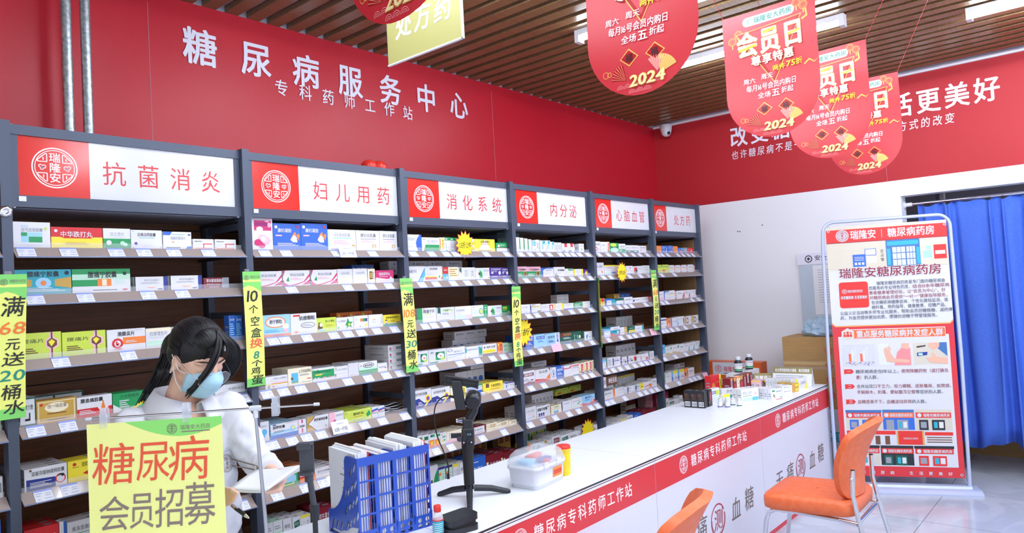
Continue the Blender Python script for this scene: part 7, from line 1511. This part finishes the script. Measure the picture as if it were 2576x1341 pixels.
# --- hair: fitted cap, ponytail, loose front strands
mb = MB(); S = 'hair_black'
mb.ball(hp(0, -.020, .040), 1, S, 32, 20, (.083, .100, .094), HM); mb.ball(hp(0, -.055, .0), 1, S, 24, 16, (.072, .06, .07), HM); mb.ball(hp(0, .03, .085), 1, S, 24, 12, (.06, .055, .042), HM)
hair = fuse(mb, 'hair', PR, .004, 14, S)
for v in hair.data.vertices:
    p = v.co+L0_-H; u_ = p.dot(hu); r_ = p.dot(hr); f_ = p.dot(hf); a = math.atan2(r_, u_-.02)
    v.co += v.normal*(.0005*math.sin(a*60+f_*30))
hair.data.update()
def curve(P, n=12):
    out = []
    for i in range(len(P)-1):
        p0, p1, p2, p3 = P[max(i-1, 0)], P[i], P[i+1], P[min(i+2, len(P)-1)]
        for k in range(n): q = k/n; out.append(.5*((2*p1)+(p2-p0)*q+(2*p0-5*p1+4*p2-p3)*q*q+(3*p1-p0-3*p2+p3)*q**3))
    return out+[P[-1]]
mb = MB(); R2 = random.Random(5)
T0 = [hp(0, -.095, .055), HP['tie']+V(-.03, .005, -.01), HP['p1'], HP['p2'], HP['p3']]
base = curve(T0, 8); NB_ = len(base)
mb.tube(base, [.03-.002*abs(i-6)*.4 if i < 22 else .024*(NB_-i)/(NB_-22+.01)+.002 for i in range(NB_)], S, 14)
for k in range(70):
    a = R2.uniform(0, 2*PI); rad_ = R2.uniform(.012, .034); e = R2.uniform(-.02, .05)
    off = V(math.cos(a), math.sin(a)*.7, .3*math.sin(a)); cs = [p+off*rad_*(.6+.5*i/NB_)+V(-e*.4, 0, -e)*(i/NB_)**3 for i, p in enumerate(base)]
    mb.tube(cs[::2]+[cs[-1]], [.0022]*(len(cs[::2])-1)+[.0014, .0004], S, 5, False)
for k in range(6):
    a = R2.uniform(-.012, .012); P = [hp(.02+a, -.09, .06+a), hp(.03, -.118, .066+a*1.2), hp(.032+a, -.140, .058+a*2)]
    mb.tube(curve(P, 5), [.0012]*5+[.001]*5+[.0003], S, 5, False)
part(mb, 'ponytail', hair)
part(MB().lathe([(.03, -.008), (.034, 0), (.03, .008)], hp(0, -.105, .055), 'black_rubber', 18, -hf), 'hair_tie', hair)
mb = MB()
for k in range(46):                                    # strand sweeping down in front of the near cheek
    w = R2.uniform(-1, 1); v_ = R2.uniform(-.006, .006); sh = .6+.4*R2.random()
    P = [hp(-.015+.01*w, .045+.03*abs(w)*.3, .127), hp(.012+.012*w, .098+v_, .078+.004*w), hp(.036+.013*w, .112+v_, .020), hp(.056+.011*w, .100+v_, -.04), hp(.070+.008*w, .082, -.095*sh-.012)]
    cs = curve(P, 5); mb.tube(cs, [.0024]*(len(cs)-5)+[.002, .0017, .0013, .0008, .0003], S, 5, False)
for k in range(70):                                    # heavier fall on the far side
    w = R2.uniform(-1, 1); v_ = R2.uniform(-.008, .008)
    P = [hp(-.01+.008*w, .05, .127), hp(-.05+.022*w, .088+v_, .085), hp(-.083+.014*w, .075+v_-.02*w, .025), hp(-.092+.008*w, .055+v_-.02*w, -.04), hp(-.088, .04+v_, -.095-.02*R2.random())]
    cs = curve(P, 5); mb.tube(cs, [.0026]*(len(cs)-4)+[.0022, .0016, .001, .0003], S, 5, False)
for k in range(300):                                   # combed strands hugging the cap, from the hairline back to the tie
    t_ = math.radians(R2.uniform(-112, 112)); d0 = V(math.sin(t_), R2.uniform(.62, .80) if abs(t_) < 1.4 else .25, math.cos(t_)+.1).normalized()
    d1 = V(R2.uniform(-.25, .25), -1, R2.uniform(-.05, .3)).normalized(); cs = []
    om = math.acos(max(-1, min(1, d0.dot(d1)))); lift = R2.uniform(1.002, 1.016); dv = R2.uniform(-.03, .03)
    for j in range(15):
        q = j/14*.98; d = (d0*math.sin((1-q)*om)+d1*math.sin(q*om))/math.sin(om); d = (d+V(d.z, 0, -d.x)*dv*math.sin(PI*q)).normalized()
        cs.append(hp(d.x*.083*lift, -.020+d.y*.100*lift, .040+d.z*.094*lift))
    mb.tube(cs, [.0009]+[.0022]*13+[.0014], S, 5, False)
part(mb, 'front_strands', hair)
# --- mask, straps, glasses, earring, lashes
NUm, NVm = 24, 12; vs = []; fs = []
for j in range(NVm+1):
    v_ = j/NVm*2-1
    for i in range(NUm+1):
        a = (i/NUm*2-1)*1.25; ca_, sa_ = math.cos(a), math.sin(a)
        sh = 1-.16*v_*v_; nose_ = .024*max(0, ca_)**4*math.exp(-((v_-.45)/.5)**2)
        hgt = .050*(1-.28*abs(sa_)**2)
        pl = .0018*math.sin(v_*14)*(abs(v_) < .6)*ca_
        vs.append(hp(sa_*.073*sh, .018+ca_*.094*sh+nose_+pl-.012*(v_ < 0)*v_*v_, -.062+hgt*v_+.008*ca_*(v_ > 0)))
for j in range(NVm):
    for i in range(NUm): a = j*(NUm+1)+i; fs.append((a, a+1, a+NUm+2, a+NUm+1))
mk = part(MB().add(vs, fs, 'mask_blue', True), 'face_mask', PR, solid=.002)
for s_ in (-1, 1):
    mb = MB(); ear_ = hp(s_*.082, -.022, .002)
    for v_ in (-.032, .034):
        c0 = hp(s_*.066, .046, -.062+v_); mb.tube(curve([c0, hp(s_*.079, .02, -.045+v_*.6), ear_+V(0, 0, v_*.25)], 6), .0016, 'white_plastic', 6)
    part(mb, 'ear_loop', mk)
mb = MB(); gl = MB()
for s_ in (-1, 1):
    cg = hp(s_*.034, .108, -.028); n2 = (hf*1+hr*s_*.12+hu*.05).normalized(); e1 = hr-n2*hr.dot(n2); e1.normalize(); e2 = n2.cross(e1)
    ring_ = [cg+(e1*math.cos(2*PI*k/36)*.0265+e2*math.sin(2*PI*k/36)*.023) for k in range(37)]
    mb.tube(ring_, .0009, 'steel', 6, False)
    gl.add([cg]+ring_[:-1], [(0, k+1, (k+1) % 36+1) for k in range(36)], 'lens', True)
    mb.tube(curve([cg+hr*s_*.026+hu*.006, hp(s_*.072, .085, -.015), hp(s_*.080, .03, .0), hp(s_*.080, -.012, .012)], 5), .0013, 'steel', 6)
mb.tube(curve([hp(-.009, .112, -.024), hp(0, .118, -.02), hp(.009, .112, -.024)], 5), .0012, 'card_h', 6)
gs_ = part(mb, 'glasses', PR); part(gl, 'lenses', gs_)
mb = MB().ball(hp(.084, -.008, -.047), .0042, 'chrome', 12, 8).ball(hp(.086, -.008, -.040), .0025, 'chrome', 10, 6); part(mb, 'earring', PR)
mb = MB()
for s_ in (-1, 1):
    lash = [hp(s_*(.014+.04*k/10), .0855-.022*(k/10)**2, -.009-.006*math.sin(PI*k/10)) for k in range(11)]; mb.tube(lash, [.0006]+[.0015]*9+[.0006], 'eye_dark', 6)
    br_ = [hp(s_*(.012+.045*k/10), .0905-.024*(k/10)**2, .022+.006*math.sin(PI*k/10)) for k in range(11)]; mb.tube(br_, [.001]+[.0026]*7+[.0018, .001, .0005], 'brow', 6)
part(mb, 'lashes_and_brows', PR)
# --- papers she reads, pen in the pocket
A_, B_, C_, D_ = HP['A'], HP['B'], HP['Cc'], HP['D']
for s_ in range(4):
    mb = MB(); vs = []; fs = []; o1 = V(.003*s_, -.002*s_, .0022*s_)
    for j in range(9):
        for i in range(9):
            u_, v_ = i/8, j/8; p = A_.lerp(B_, v_).lerp(D_.lerp(C_, v_), u_)
            vs.append(p+o1+V(0, 0, .004+.006*math.sin(PI*v_)*(1-u_*.5)-.003*math.sin(PI*u_)+.004*s_*(u_*v_)))
    for j in range(8):
        for i in range(8): a = j*9+i; fs.append((a, a+1, a+10, a+9))
    mb.add(vs, fs, 'paper', True); L_ = A_.lerp(C_, .5)
    tag(mb.build('paper_sheet', loc=tuple(L_), solid=.0006), ['lowest white sheet held by the person in the coat', 'second white sheet up in the held papers', 'third white sheet up in the held papers', 'top white sheet of the papers the person holds'][s_], 'paper', 'sheets in the hands')
p0, p1 = HP['pen0'], HP['pen1']; d = p1-p0
t = thing('pen', 'black and silver pen hanging tip down at the coat pocket', 'pen', tuple(p0))
part(MB().tube([p0+d*.25, p0+d*.78], [.0065, .0062], 'black_plastic', 14), 'barrel', t)
part(MB().tube([p0, p0+d*.25], [.0055, .0066], 'chrome', 14).obox(p0+d*.14+V(0, -.008, .004), d*.14, V(.003, 0, 0), V(0, .001, .001), 'chrome'), 'clip', t)
part(MB().tube([p0+d*.78, p0+d*.95, p0+d], [.006, .003, .0012], 'chrome', 12), 'tip', t)
